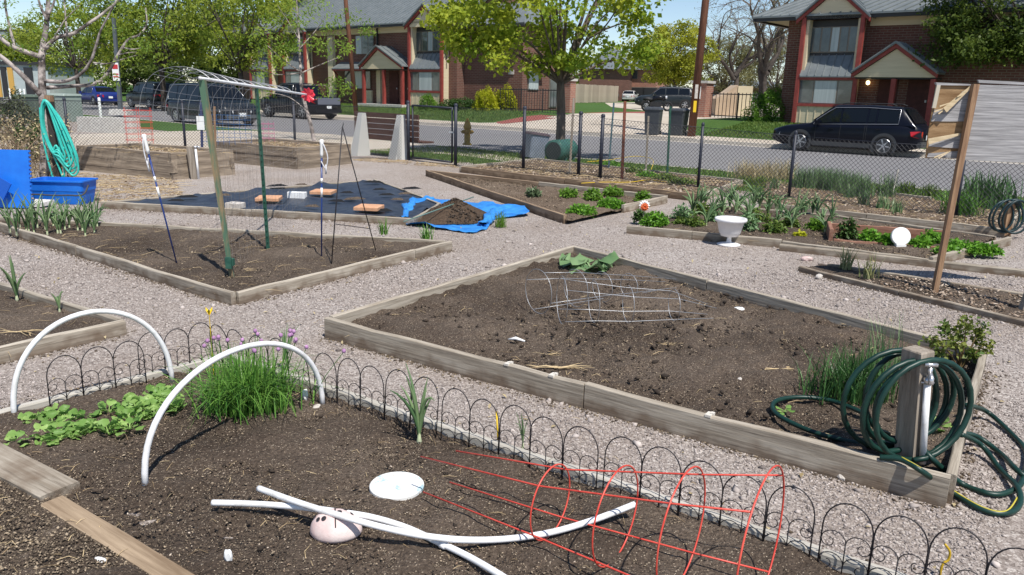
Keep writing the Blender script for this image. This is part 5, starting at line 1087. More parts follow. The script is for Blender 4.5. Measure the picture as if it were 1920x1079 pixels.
        for xd in sorted({s_[0] for s_ in sides[:3]}|{sides[min(1, len(sides)-1)][1]}):
            zb_ = icurve(bT, xd); m = MB(); m.tube([(xd, sg*(W2*.975), zl+.16), (xd, sg*(W2+.001), (zl+zb_)/2), (xd, sg*(W2*.987), zb_-.16), (xd, sg*(W2*.955), zb_-.05)], .006, 4); m.build('door_seam', m_trim, t)
        m = MB(); m.tube([Vector((p_.x, sg*(p_.y+.016), p_.z)) for p_ in [side(sides[0][0]+.1, .05)]+[side(sides[0][0]+(sides[-1][1]-sides[0][0])*i_/14, .95) for i_ in range(15)]+[side(sides[-1][1], .08), side(sides[0][0]+.1, .05)]], .011, 5); m.build('window_trim', m_rim, t, True)
        if rails: m = MB(); m.tube([(tf-.2, sg*wt*.9, H_+.01), (tf-.35, sg*wt*.9, H_+.05), (tr_+.35, sg*wt*.9, H_+.05), (tr_+.2, sg*wt*.9, H_)], .018, 6); m.build('roof_rail', m_trim, t)
        m = MB(); m.bar((wheels[0]-wr*1.2, sg*(W2-.02), zl+.1), (wheels[1]+wr*1.2, sg*(W2-.02), zl+.1), .06, .14); m.build('sill', trim_low or m_trim, t)
    m = MB(); m.box((L_/2-.02, 0, zl+.22), (.1, W_*.8, .16)); m.build('front_bumper', trim_low or mat, t); m = MB(); m.box((-L_/2+.0, 0, zl+.2), (.12, W_*.84, .18)); m.build('rear_bumper', trim_low or mat, t)
    m = MB(); m.box((L_/2+.01, 0, icurve(bT, L_/2)-.2), (.03, W_*.36, .12)); m.build('grille', m_trim, t)
    for s in (1, -1): m = MB(); m.box((s*(L_/2+.045), 0, zl+.3 if s > 0 else zl+.42), (.012, .31, .15)); m.build('licence_plate', m_plate, t)
    return t
def head(v): return atan2(v.y, v.x)
SZ = -.085
fw, rw = G(1497, 284, SZ), G(1656, 293, SZ); c = (fw+rw)/2+ND*.8; m_navy = paint('navy_black_paint', (.004, .005, .011))
car('parked_car', 'black estate car with roof rails parked across the street, right', 'car', Vector((c.x, c.y, SZ)), head(-TD), 4.78, 1.82, 1.62, [(2.39, .72), (2.0, .84), (1.1, .96), (0, 1.0), (-1.6, 1.04), (-2.2, 1.02), (-2.39, .9)], (1.15, .35, -1.75, -2.25), (1.37, -1.37), .345, m_navy, [(.88, .12), (.06, -.72), (-.78, -1.0), (-1.06, -1.72)], M('grey_cladding', (.05, .052, .055), rough=.6), True, 'cars parked along the street')
c = ST(-33.9, 18.75, SZ); car('parked_car', 'dark blue grey minivan parked behind the fence, headlights facing right', 'car', c, head(TD), 5.1, 1.95, 1.82, [(2.55, .8), (2.2, .95), (1.5, 1.05), (0, 1.05), (-2.4, 1.05), (-2.55, .9)], (1.75, .75, -2.2, -2.5), (1.55, -1.5), .345, paint('slate_paint', (.01, .016, .024)), [(1.3, .65), (.55, -.45), (-.55, -1.35), (-1.45, -2.2)], M('slate_trim', (.09, .1, .11), rough=.4), True, 'cars parked along the street')
c = ST(-39.0, 27.0, SZ); m_blk = paint('black_truck_paint', (.008, .009, .013)); pk = car('pickup_truck', 'black lifted pickup truck parked in front of the centre townhouse', 'truck', c, head(-TD), 5.5, 2.0, 1.98, [(2.75, .95), (2.3, 1.15), (1.2, 1.2), (-2.7, 1.22), (-2.75, 1.1)], (1.3, .7, -.75, -1.0), (1.7, -1.65), .44, m_blk, [(1.0, .4), (.3, -.65)], None, False, 'cars parked along the street')
m = MB(); m.box((-2.79, 0, 1.02), (.03, 1.5, .36)); m.build('tailgate', paint('tailgate_reflection', (.12, .13, .16), .15), pk)  # black truck's tailgate, silvery reflection put into a lighter base colour
c = ST(-57.2, 27.1, SZ); car('parked_car', 'dark green black sport utility car left of the minivan, seen from behind', 'car', c, head(-TD), 4.9, 1.9, 1.85, [(2.45, .85), (2.1, 1.0), (1.2, 1.08), (-2.4, 1.1), (-2.45, .95)], (1.3, .6, -2.1, -2.38), (1.45, -1.4), .38, paint('dark_suv_paint', (.01, .014, .016)), [(.95, .2), (.12, -.85), (-.95, -2.0)], M('suv_trim', (.12, .12, .12)), True, 'cars parked along the street')
c = ST(-66, 26.9, SZ); car('parked_car', 'blue saloon parked at the far left, partly behind a branch', 'car', c, head(-TD), 4.7, 1.8, 1.42, [(2.35, .7), (1.9, .82), (1.0, .9), (-1.5, .95), (-2.2, .98), (-2.35, .85)], (1.1, .3, -1.1, -1.8), (1.4, -1.35), .33, paint('blue_car_paint', (.015, .03, .16)), [(.75, .02), (-.06, -1.05)], None, False, 'cars parked along the street')
c = ST(-48.5, 27.0, SZ); car('parked_car', 'dark car beyond the black pickup, mostly hidden by leaves', 'car', c, head(-TD), 4.6, 1.8, 1.5, [(2.3, .7), (1.9, .84), (1.0, .92), (-1.5, .95), (-2.3, .85)], (1.1, .3, -1.2, -1.9), (1.35, -1.35), .33, paint('dark_blue_paint2', (.01, .016, .05)), [(.75, .02), (-.06, -1.05)], None, False, 'cars parked along the street')
p = GT(1272, 206); car('parked_car', 'dark grey sport utility car in the driveway, left of the utility pole', 'car', p+Vector((-1.0, 0, .01)), head(Vector((-1, .18, 0))), 4.57, 1.85, 1.67, [(2.28, .75), (1.9, .92), (1.1, 1.02), (-2.1, 1.06), (-2.28, .95)], (1.2, .5, -1.8, -2.2), (1.4, -1.4), .36, paint('graphite_paint', (.02, .026, .03)), [(.9, .1), (.02, -.85), (-.93, -1.7)], None, True)
p = GT(1181, 190.5); car('parked_car', 'silver hatchback in the far car park, left of the white estate', 'car', p, head(Vector((.3, 1, 0))), 4.2, 1.75, 1.45, [(2.1, .7), (1.7, .85), (1.0, .92), (-2.0, .95), (-2.1, .85)], (1.1, .4, -1.4, -2.0), (1.25, -1.3), .32, paint('silver_paint', (.45, .44, .42)), [(.8, .02), (-.06, -1.4)], None)
p = GT(1209, 190); car('parked_car', 'white estate car in the far car park, right of the silver one', 'car', p, head(Vector((.3, 1, 0))), 4.6, 1.8, 1.6, [(2.3, .7), (1.9, .9), (1.1, 1.0), (-2.2, 1.0), (-2.3, .9)], (1.2, .5, -1.9, -2.25), (1.4, -1.4), .34, paint('white_car_paint', (.6, .62, .66)), [(.9, .1), (0, -.9), (-1, -1.8)], None, True)
p = GT(1382, 192); car('parked_car', 'blue car in the far car park behind the dumpster enclosure', 'car', p, head(Vector((-.6, -1, 0))), 4.5, 1.8, 1.5, [(2.25, .7), (1.9, .85), (1.0, .95), (-2.1, .98), (-2.25, .85)], (1.1, .3, -1.4, -2.0), (1.35, -1.35), .33, paint('mid_blue_paint', (.03, .08, .2)), [(.75, .02), (-.06, -1.3)], None)
# motorcycle
p = GT(1231, 209); mc = thing('motorcycle', 'black motorcycle parked on the drive behind the left cart', 'motorcycle', p); mc.rotation_euler = (0, 0, -.15)
for x in (-.72, .72):
    m = MB(); m.tube([(x+.27*cos(2*pi*k/20), 0, .32+.27*sin(2*pi*k/20)) for k in range(20)], .065, 8, closed=True); m.build('wheel', m_tyre, mc, True); m = MB()
    for k in range(4): m.bar((x-.25*cos(pi*k/4), 0, .32-.25*sin(pi*k/4)), (x+.25*cos(pi*k/4), 0, .32+.25*sin(pi*k/4)), .02)
    m.build('spokes', m_rim, mc)
m = MB(); m.tube([(-.5, 0, .62), (-.2, 0, .82), (.1, 0, .9), (.35, 0, .85), (.45, 0, .7)], [.08, .14, .17, .15, .08], 10); m.build('tank', m_blk, mc, True)
m = MB(); m.tube([(-.95, 0, .78), (-.7, 0, .8), (-.3, 0, .76)], [.06, .13, .12], 8); m.build('seat', m_trim, mc, True); m = MB(); m.box((0, 0, .42), (.55, .3, .38)); m.tube([(-.9, .18, .3), (.1, .18, .28)], .05, 8); m.build('engine', MATS['dark_metal'], mc)
m = MB(); m.tube([(.72, 0, .32), (.45, 0, 1.0)], .04, 8); m.tube([(.35, -.38, 1.05), (.45, 0, 1.02), (.35, .38, 1.05)], .02, 6); m.build('fork', MATS['dark_metal'], mc); m = MB(); m.tube([(.52, 0, .92), (.64, 0, .92)], .1, 12); m.build('headlamp', m_hl, mc, True)
# ================================================================ houses
def brick_mat(name, c1, c2, mort, sc=1.0):
    m = bpy.data.materials.new(name); m.use_nodes = True; n = m.node_tree.nodes; l = m.node_tree.links; b = n['Principled BSDF']; b.inputs['Roughness'].default_value = .9; b.inputs['Specular IOR Level'].default_value = .2
    tc = n.new('ShaderNodeTexCoord'); sp = n.new('ShaderNodeSeparateXYZ'); l.new(tc.outputs['Object'], sp.inputs[0]); ad = n.new('ShaderNodeMath'); l.new(sp.outputs[0], ad.inputs[0]); l.new(sp.outputs[1], ad.inputs[1])
    cb = n.new('ShaderNodeCombineXYZ'); l.new(ad.outputs[0], cb.inputs[0]); l.new(sp.outputs[2], cb.inputs[1])
    bt = n.new('ShaderNodeTexBrick'); bt.inputs['Scale'].default_value = 1/sc; bt.inputs['Color1'].default_value = tuple(c1)+(1,); bt.inputs['Color2'].default_value = tuple(c2)+(1,); bt.inputs['Mortar'].default_value = tuple(mort)+(1,)
    bt.inputs['Mortar Size'].default_value = .012; bt.inputs['Brick Width'].default_value = .3; bt.inputs['Row Height'].default_value = .1; bt.inputs['Bias'].default_value = 0
    l.new(cb.outputs[0], bt.inputs[0]); nz = n.new('ShaderNodeTexNoise'); nz.inputs['Scale'].default_value = .8; l.new(tc.outputs['Object'], nz.inputs[0]); mr = n.new('ShaderNodeMapRange'); mr.inputs[3].default_value = .75; mr.inputs[4].default_value = 1.25; l.new(nz.outputs[0], mr.inputs[0])
    hs = n.new('ShaderNodeHueSaturation'); l.new(bt.outputs[0], hs.inputs['Color']); l.new(mr.outputs[0], hs.inputs['Value']); l.new(hs.outputs[0], b.inputs['Base Color'])
    bp = n.new('ShaderNodeBump'); bp.inputs['Strength'].default_value = .5; bp.inputs['Distance'].default_value = .01; l.new(bt.outputs['Fac'], bp.inputs['Height']); bp.invert = True; l.new(bp.outputs[0], b.inputs['Normal']); return m
m_brick = brick_mat('red_brick', (.125, .055, .043), (.17, .075, .057), (.2, .15, .12)); m_brick2 = brick_mat('pink_and_sunlit_brick', (.3, .13, .095), (.36, .17, .12), (.36, .27, .22))
m_cream = M('cream_siding', (.58, .49, .33), (.66, .57, .4), scale=2, stretch=(.4, .4, 12), rough=.8, bump=.15, bscale=2); m_redtrim = M('red_trim', (.23, .04, .032), (.3, .06, .048), scale=4, rough=.6)
m_roofm = M('grey_metal_roof', (.16, .18, .185), (.21, .23, .235), scale=2, rough=.42, metal=.25); m_wing = M('window_glass', (.045, .055, .065), (.11, .13, .14), scale=.9, rough=.05, spec=.8); m_curt = M('curtained_glass', (.3, .35, .36), (.42, .47, .48), scale=2, stretch=(8, 8, .2), rough=.15, spec=.6)
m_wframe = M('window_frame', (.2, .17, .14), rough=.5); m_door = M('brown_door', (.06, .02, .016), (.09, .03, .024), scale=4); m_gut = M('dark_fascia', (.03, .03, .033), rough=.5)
class House:
    def __init__(s, label, a0, b0, z0): s.a0, s.b0, s.z0 = a0, b0, z0; s.r = frame_thing('townhouse', label, 'house', a0, b0, z0)
    def box(s, nm, a, b, z, mat, parent=None):     # ranges in street coordinates
        m = MB(); m.box(((a[0]+a[1])/2-s.a0, (b[0]+b[1])/2-s.b0, (z[0]+z[1])/2-s.z0), (a[1]-a[0], b[1]-b[0], z[1]-z[0])); return m.build(nm, mat, parent or s.r)
    def poly(s, nm, pts, mat, th=None, parent=None):  # pts (a,b,z); th = extrude vector
        P = [Vector((a-s.a0, b-s.b0, z-s.z0)) for a, b, z in pts]; m = MB(); n = len(P)
        if th is None: m.add([tuple(p) for p in P], [tuple(range(n))])
        else:
            t = Vector(th); m.add([tuple(p) for p in P]+[tuple(p+t) for p in P], [tuple(range(n)), tuple(range(2*n-1, n-1, -1))]+[((k+1) % n, k, k+n, (k+1) % n+n) for k in range(n)])
        o = m.build(nm, mat, parent or s.r); bm = bmesh.new(); bm.from_mesh(o.data); bmesh.ops.recalc_face_normals(bm, faces=bm.faces); bm.to_mesh(o.data); bm.free(); return o
    def roofplane(s, e0, e1, r0, r1, nm='roof', step=.42, th=.08):   # eave pts, ridge pts
        o = s.poly(nm, [e0, e1, r1, r0], m_roofm, (0, 0, -th)); E0, E1, R0, R1 = [Vector(p) for p in (e0, e1, r0, r1)]
        n = int((E1-E0).length/step)
        for k in range(n+1):
            t = k/n; p = lerp(E0, E1, t); q = lerp(R0, R1, t) if True else 0
            off = Vector((s.a0, s.b0, s.z0)); m = MB(); m.bar(p-off+Vector((0, 0, .02)), q-off+Vector((0, 0, .02)), .035, .05); m.build('roof_seam', m_roofm, o)
        return o
    def window(s, a0, a1, z0, z1, b, splits=(.28, .72), curtain=1, parent=None):
        w = s.box('window', (a0, a1), (b, b+.04), (z0, z1), m_wframe, parent); ed = [0]+list(splits)+[1]; g = .035
        for i in range(len(ed)-1):
            s.boxp('pane', (a0+(a1-a0)*ed[i]+g, a0+(a1-a0)*ed[i+1]-g), (b-.012, b+.004), (z0+g, z1-g), m_curt if i == curtain else m_wing, w)
        return w
    def boxp(s, nm, a, b, z, mat, parent): return s.box(nm, a, b, z, mat, parent)
    def gable(s, aL, aR, zE, zA, bF, bB, apexa=None, over=.22, zbot=None):
        ac = apexa if apexa is not None else (aL+aR)/2; zb = zE if zbot is None else zbot
        s.poly('gable', [(aL, bF, zb), (aR, bF, zb), (aR, bF, zE), (ac, bF, zA), (aL, bF, zE)] if zb < zE-.01 else [(aL, bF, zE), (aR, bF, zE), (ac, bF, zA)], m_cream, (0, .12, 0))
        sl = (zA-zE)/(ac-aL)
        for sd, ax in ((-1, aL), (1, aR)):
            e = (ax+sd*over, zE-sl*over)
            s.poly('rake_board', [(ac, bF-.12, zA+.02), (e[0], bF-.12, e[1]+.02), (e[0], bF-.12, e[1]+.2), (ac, bF-.12, zA+.22)], m_redtrim, (0, .08, 0))
            s.roofplane((e[0], bF-.2, e[1]+.24), (e[0], bB, e[1]+.24), (ac, bF-.2, zA+.26), (ac, bB, zA+.26), 'gable_roof', .42, .06)
def bay(h, aL, aR, g, zE, zA, zs, bW, bF):
    """two storey bay: red corner posts, windows, metal awning. zs = (sill0, head0, awn0, awn1, sill1, head1)"""
    pw = .17
    for a in (aL, aR-pw): h.box('corner_post', (a, a+pw), (bF-.03, bF+.14), (g, zE+.1), m_redtrim)
    for a in (aL+pw, aR-pw-.12): h.box('side_panel', (a, a+.12), (bF+.1, bW), (g, zE), m_cream)
    a0, a1 = aL+pw, aR-pw; s0, h0, w0, w1, s1, h1 = zs
    h.box('lower_panel', (a0, a1), (bF+.04, bF+.14), (g, s0-.1), m_cream)
    n = 7
    for k in range(n): h.box('batten', (a0+(a1-a0)*(k+.5)/n-.02, a0+(a1-a0)*(k+.5)/n+.02), (bF+.02, bF+.045), (g+.03, s0-.12), m_cream)
    h.box('sill_beam', (a0-.02, a1+.02), (bF-.01, bF+.14), (s0-.12, s0), m_redtrim); h.box('head_beam', (a0-.02, a1+.02), (bF-.01, bF+.14), (h0, h0+.14), m_redtrim)
    h.window(a0, a1, s0, h0, bF+.06)
    aw = h.poly('awning', [(a0, bF-.05, w0), (a1, bF-.05, w0), (a1, bF+.55, w1), (a0, bF+.55, w1)], m_roofm, (0, 0, -.05))
    for k in range(8):
        a = a0+(a1-a0)*k/7; m = MB(); m.bar((a-h.a0, bF-.05-h.b0, w0-h.z0+.02), (a-h.a0, bF+.55-h.b0, w1-h.z0+.02), .03, .04); m.build('awning_seam', m_roofm, h.r)
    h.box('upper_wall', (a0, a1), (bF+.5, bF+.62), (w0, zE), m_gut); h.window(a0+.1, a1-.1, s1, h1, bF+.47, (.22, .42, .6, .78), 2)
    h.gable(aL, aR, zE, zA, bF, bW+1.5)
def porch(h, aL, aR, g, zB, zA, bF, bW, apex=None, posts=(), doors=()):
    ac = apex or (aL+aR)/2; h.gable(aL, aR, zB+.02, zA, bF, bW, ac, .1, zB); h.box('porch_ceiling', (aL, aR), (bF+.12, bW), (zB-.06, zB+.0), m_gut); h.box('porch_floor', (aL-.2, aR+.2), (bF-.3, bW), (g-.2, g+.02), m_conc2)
    for a in posts: h.box('porch_post', (a-.09, a+.09), (bF+.0, bF+.18), (g, zB-.06), m_redtrim)
    for a0, a1, mt in doors:
        d = h.box('door', (a0, a1), (bW-.05, bW-.0), (g+.05, g+2.1), mt); h.box('door_handle', (a1-.14, a1-.08), (bW-.1, bW-.04), (g+1.0, g+1.1), m_stone, d)
# --- centre townhouse
g = .68; h = House('red brick townhouse with metal roof and cream gables behind the pickup, centre', -40, 35, g); zE = 5.62
h.box('wall', (-60, -34.9), (35.75, 46), (g-.6, zE), m_brick); h.box('frieze', (-60, -35.2), (35.7, 35.76), (5.28, zE), m_cream); h.box('fascia', (-60.4, -34.6), (35.02, 35.14), (zE-.02, zE+.2), m_gut); h.box('soffit', (-60.3, -34.7), (35.14, 35.8), (zE+.0, zE+.05), m_cream)
h.roofplane((-60.5, 35.0, zE+.2), (-34.4, 35.0, zE+.2), (-60.5, 41, 8.9), (-34.4, 41, 8.9)); h.poly('roof', [(-60.5, 47, zE+.2), (-34.4, 47, zE+.2), (-34.4, 41, 8.9), (-60.5, 41, 8.9)], m_roofm, (0, 0, -.08))
h.poly('gable_wall', [(-34.95, 35.8, zE), (-34.95, 46, zE), (-34.95, 41, 8.7)], m_brick, (-.2, 0, 0))
bay(h, -38.55, -35.45, g, 5.5, 6.55, (1.62, 2.78, 2.98, 4.0, 4.05, 5.25), 35.8, 35.0)
porch(h, -42.75, -38.6, g, 2.95, 4.15, 34.6, 35.75, -41.0, (-42.6, -40.55, -38.75), ((-41.2, -40.3, m_door), (-40.05, -39.2, m_door)))
h.box('porch_wall', (-42.3, -41.9), (35.5, 35.75), (g, 2.9), m_cream); h.window(-45.9, -43.1, 1.65, 2.85, 35.66, (.3, .68)); h.window(-44.6, -42.7, 3.95, 5.2, 35.66, (.35, .7), 0); h.box('lower_panel', (-43.6, -42.95), (35.6, 35.74), (g, 1.55), m_cream)
h.box('downpipe', (-42.35, -42.25), (35.6, 35.7), (3.4, zE), m_gut)
h.poly('side_canopy', [(-46.4, 34.9, 3.0), (-42.9, 34.9, 3.0), (-42.9, 35.75, 3.45), (-46.4, 35.75, 3.45)], m_roofm, (0, 0, -.06)); h.box('canopy_beam', (-46.4, -42.9), (34.92, 35.0), (2.84, 2.96), m_redtrim)
m = MB(); m.bar((-46.2+40, -.05, 2.85-g), (-46.2+40, .7, 2.1-g), .08, .1); m.build('canopy_bracket', m_redtrim, h.r)
for a in (-49.6, -54.2): 
    bay(h, a-2.9, a, g, 5.5, 6.5, (1.62, 2.78, 2.98, 4.0, 4.05, 5.25), 35.8, 35.0)
h.box('cream_pier', (-47.6, -47.0), (35.5, 35.74), (g, 5.2), m_cream)
# wing to the right of the bay, set back
h.box('wing_wall', (-35.3, -30.15), (36.4, 40.6), (g-.5, 5.5), m_brick); h.roofplane((-35.2, 35.75, 5.55), (-29.6, 35.75, 5.55), (-35.2, 38.5, 7.0), (-31.5, 38.5, 7.0)); h.poly('roof', [(-29.6, 35.75, 5.55), (-29.6, 41.2, 5.55), (-31.5, 38.5, 7.0)], m_roofm, (0, 0, -.06)); h.poly('roof', [(-29.6, 41.2, 5.55), (-35.2, 41.2, 5.55), (-35.2, 38.5, 7.0), (-31.5, 38.5, 7.0)], m_roofm, (0, 0, -.06)); h.box('fascia', (-35.2, -29.6), (35.75, 35.85), (5.36, 5.55), m_gut)
for (b0_, b1_, z0_, z1_, mt_, nm_) in ((36.9, 37.9, 1.8, 3.0, m_curt, 'window'), (39.0, 39.8, .8, 2.9, m_wing, 'door')):
    w_ = h.box(nm_, (-30.16, -30.1), (b0_, b1_), (z0_, z1_), m_wframe); h.box('pane', (-30.11, -30.07), (b0_+.06, b1_-.06), (z0_+.06, z1_-.06), mt_, w_)
h.box('side_hood', (-30.16, -29.6), (36.7, 38.1), (3.1, 3.25), m_cream)
h.box('vent', (-31.2, -30.8), (36.36, 36.42), (2.7, 2.95), m_stone)
# --- right townhouse
g = .66; h = House('red brick townhouse with cream gable and lit porch lamp, behind the black estate', -10, 35, g); zE = 5.12
h.box('wall', (-14.2, 6), (35.75, 46), (g-.6, zE), m_brick); h.box('frieze', (-10.7, 6), (35.68, 35.76), (4.72, zE-.02), m_cream); h.box('fascia', (-15.5, 6.5), (35.0, 35.12), (zE-.12, zE+.08), m_gut); h.box('soffit', (-15.4, 6.4), (35.12, 35.8), (zE-.04, zE), m_cream); h.box('soffit', (-15.4, -14.2), (35.8, 46.6), (zE-.04, zE), m_cream); h.box('fascia', (-15.56, -15.42), (35.0, 46.8), (zE-.12, zE+.08), m_gut)
h.roofplane((-15.6, 34.95, zE+.1), (6.5, 34.95, zE+.1), (-11, 41, 7.9), (6.5, 41, 7.9)); h.poly('roof', [(-15.6, 34.95, zE+.1), (-15.6, 47, zE+.1), (-11, 41, 7.9)], m_roofm, (0, 0, -.06)); h.poly('roof', [(-15.6, 47, zE+.1), (6.5, 47, zE+.1), (6.5, 41, 7.9), (-11, 41, 7.9)], m_roofm, (0, 0, -.06))
bay(h, -13.33, -10.72, g, 5.0, 6.1, (1.5, 2.5, 2.66, 3.62, 3.66, 4.72), 35.8, 35.0)
porch(h, -10.75, -7.7, g, 2.62, 3.72, 34.6, 35.75, -9.25, (-9.2, -7.75), ((-10.05, -9.3, m_door), (-8.9, -8.05, m_door)))
h.window(-4.8, -2.2, 1.4, 2.6, 35.66); h.window(-6.5, -4.4, 3.5, 4.6, 35.66)
m = MB(); m.lathe([(.001, -.1), (.07, -.06), (.08, 0), (.07, .06), (.001, .09)], 12); o = m.build('porch_lamp', None, h.r); o.data.materials.clear(); me_ = bpy.data.materials.new('lamp_glow'); me_.use_nodes = True; me_.node_tree.nodes['Principled BSDF'].inputs['Emission Color'].default_value = (1, .75, .35, 1); me_.node_tree.nodes['Principled BSDF'].inputs['Emission Strength'].default_value = 4; o.data.materials.append(me_); o.location = (-10.45+10, .55, 2.42-g)
h.box('wall_light', (-14.6, -14.2), (36.5, 36.62), (3.55, 3.65), m_stone)
# --- farther brick houses
def plainhouse(label, px0, px1, py_e, dep, dl, ridge, mat, wins=()):
    pA, pB = D(px0, py_e, dep), D(px1, py_e, dep*.985); zb = terr(pA.dot(ND))-.3; d = (pB-pA); d.z = 0; ln = d.length; t = thing('townhouse', label, 'house', Vector((pA.x, pA.y, zb))); t.rotation_euler = (0, 0, atan2(d.y, d.x)); ze = pA.z-zb
    m = MB(); m.box((ln/2, dl/2, ze/2), (ln, dl, ze)); m.build('wall', mat, t); o = .6; r = ze+ridge
    V = [(-o, -o, ze), (ln+o, -o, ze), (ln+o, dl+o, ze), (-o, dl+o, ze), (min(ln, dl)*.45, dl/2, r), (ln-min(ln, dl)*.45, dl/2, r)]; m = MB(); m.add(V, [(0, 1, 5, 4), (1, 2, 5), (2, 3, 4, 5), (3, 0, 4), (3, 2, 1, 0)]); ro = m.build('roof', m_roofm, t)
    n = int((ln+2*o)/.9)
    for k in range(1, n):
        x = -o+(ln+2*o)*k/n; f = min(1, min((x+o)/(V[4][0]+o), (ln+o-x)/(ln+o-V[5][0]))); m = MB(); m.bar((x, -o, ze+.04), (x, -o+(dl/2+o)*f, ze+(r-ze)*f+.04), .06, .08); m.build('roof_seam', m_roofm, ro)
    for (u, z0, z1, w, mt, nm) in wins:
        m = MB(); m.box((u*ln, -.05, (z0+z1)/2), (w, .1, z1-z0)); wo = m.build(nm, m_wframe, t); m = MB(); m.box((u*ln, -.11, (z0+z1)/2), (w*.86, .03, (z1-z0)*.9)); m.build('pane', mt, wo)
    return t
plainhouse('distant brick house with grey hip roof, right of the maple trunk', 1087, 1182, 129, 110, 16, 3.2, m_brick, ((.75, .9, 1.3, .8, m_wing, 'window'),))
plainhouse('sunlit side of a distant brick house beside the silver cars', 1180, 1232, 131, 112, 8, 2.5, m_brick2, ((.2, 3.4, 4.6, 1.0, m_wing, 'window'), (.35, .3, 2.3, 2.4, MATS['dark_fascia'], 'door'), (.8, .3, 2.3, 2.4, MATS['dark_fascia'], 'door')))  # lit wall of the hip-roofed house, sunlight put into the paler brick colour
plainhouse('long low brick row far behind the bare tree', 1330, 1500, 163, 130, 9, 1.2, m_brick, tuple((.08+.12*k, .6, 2.0, 2.2, (m_wing, m_curt)[k % 2], 'window') for k in range(8)))
# far left: pale civic building and a canopy
def farblock(label, px0, px1, py0, py1, dep, mat, strips=()):
    a, b = D(px0, py1, dep), D(px1, py1, dep); top = D(px0, py0, dep).z; z0 = min(a.z, 0); ln = b.x-a.x; t = thing('building', label, 'building', Vector((a.x, a.y, z0))); m = MB(); m.box((ln/2, 4, (top-z0)/2), (ln, 8, top-z0)); m.build('wall', mat, t); m = MB(); m.box((ln/2, 4, top-z0+.15), (ln+.5, 8.5, .3)); m.build('roof', m_gut, t)
    for u0, u1, mt in strips: m = MB(); m.box((ln*(u0+u1)/2, -.06, (top-z0)*.48), (ln*(u1-u0), .12, (top-z0)*.9)); m.build('facade_panel', mt, t)
m_paleg = M('pale_panel', (.36, .42, .42), (.44, .5, .5), scale=2); m_yp = M('yellow_panel', (.55, .33, .08))
farblock('pale grey building with yellow panels at the far left edge', -60, 94, 120, 172, 72, m_paleg, ((.3, .42, m_yp), (.44, .5, m_gut), (.52, .58, m_yp), (.72, .82, m_gut)))
farblock('white flat-roofed building far away at the top left', -120, 52, 58, 150, 120, m_white, ((.0, 1.0, m_paleg),))

# ================================================================ iron fences, pillars, wood fence, dumpster wall
m_iron = M('black_iron', (.012, .012, .014), (.022, .022, .025), scale=8, rough=.5)
def ironfence(label, p, q, h, n):
    t = thing('iron_fence', label, 'fence', p); d = q-p
    for z in (.12, h-.08): m = MB(); m.bar(Vector((0, 0, z)), d+Vector((0, 0, z)), .04, .05); m.build('rail', m_iron, t)
    for k in range(n+1):
        b = d*(k/n); w = .07 if k % 8 == 0 else .028; m = MB(); m.box(b+Vector((0, 0, h/2)), (w, w, h)); m.build('post' if k % 8 == 0 else 'picket', m_iron, t)
def onT(px, b):
    lo = -60; hi = 20; z = terr(b)
    for _ in range(40):
        a = (lo+hi)/2; v = ST(a, b, z)-Vector((0, 0, CAM_H)); x = 960+FPX*v.dot(cR)/v.dot(cF)
        if x < px: lo = a
        else: hi = a
    return ST(lo, b, z)
ironfence('black iron fence between the yellow shrubs and the maple trunk', onT(938, 35.6), onT(1058, 36.2), 1.3, 24); ironfence('black iron fence right of the sign pillar, before the dumpster wall', onT(1326, 39), onT(1440, 38), 1.3, 16)
def pillar(px, label, b, w, h, sign=False):
    p = onT(px, b); t = frame_thing('brick_pillar', label, 'pillar', p.dot(TD), b, p.z); m = MB(); m.box((0, 0, h/2-.1), (w, w, h+.2)); m.build('brick_shaft', m_brick2, t); m = MB(); m.box((0, 0, h+.06), (w+.14, w+.14, .13)); m.build('cap', m_conc2, t)
    if sign:
        m = MB(); m.box((-.12, -w/2-.03, h*.72), (.42, .04, .62)); m.build('sign_plate', m_white, t); m = MB(); m.box((-.12, -w/2-.06, h*.84), (.36, .02, .2)); m.build('sign_print', MATS['sign_red'], t); m = MB(); m.box((-.12, -w/2-.06, h*.62), (.3, .02, .03)); m.box((-.12, -w/2-.06, h*.56), (.3, .02, .03)); m.build('sign_print', m_gut, t)
pillar(1066, 'brick pillar just right of the maple trunk', 36.3, .5, 1.75); pillar(1314, 'brick pillar with white sign, right of the utility pole', 38.8, .8, 1.75, True)
pw0, pw1 = GT(985, 196), GT(1158, 192); wf = thing('wooden_fence', 'weathered grey board fence behind the iron fence', 'fence', pw0); dd = pw1-pw0; nbd = 62; m_fw = M('grey_fence_board', (.3, .25, .19), (.42, .36, .28), scale=2, stretch=(5, 5, .6), objrand=.15)
bm0 = None; dl = dd.length/nbd
for k in range(nbd):
    m = MB(); m.box((0, 0, .95), (dl*.94, .04, 1.9)) if k == 0 else None
    if k == 0: o = m.build('board', m_fw, wf); bm0 = o.data
    else: o = link('board', bm0, wf)
    o.location = dd*((k+.5)/nbd)+Vector((0, 0, .06*random.random())); o.rotation_euler = (0, 0, atan2(dd.y, dd.x))
for z in (.5, 1.5): m = MB(); m.bar(Vector((0, .06, z)), dd+Vector((0, .06, z)), .05, .1); m.build('rail', m_fw, wf)
pd0 = onT(1340, 43); de = thing('dumpster_enclosure', 'beige walled enclosure with sloping panel behind the iron fence', 'enclosure', pd0); m_be = M('beige_wall', (.42, .31, .21), (.5, .38, .27), scale=2, rough=.9)
w = 62*depth(pd0)/FPX
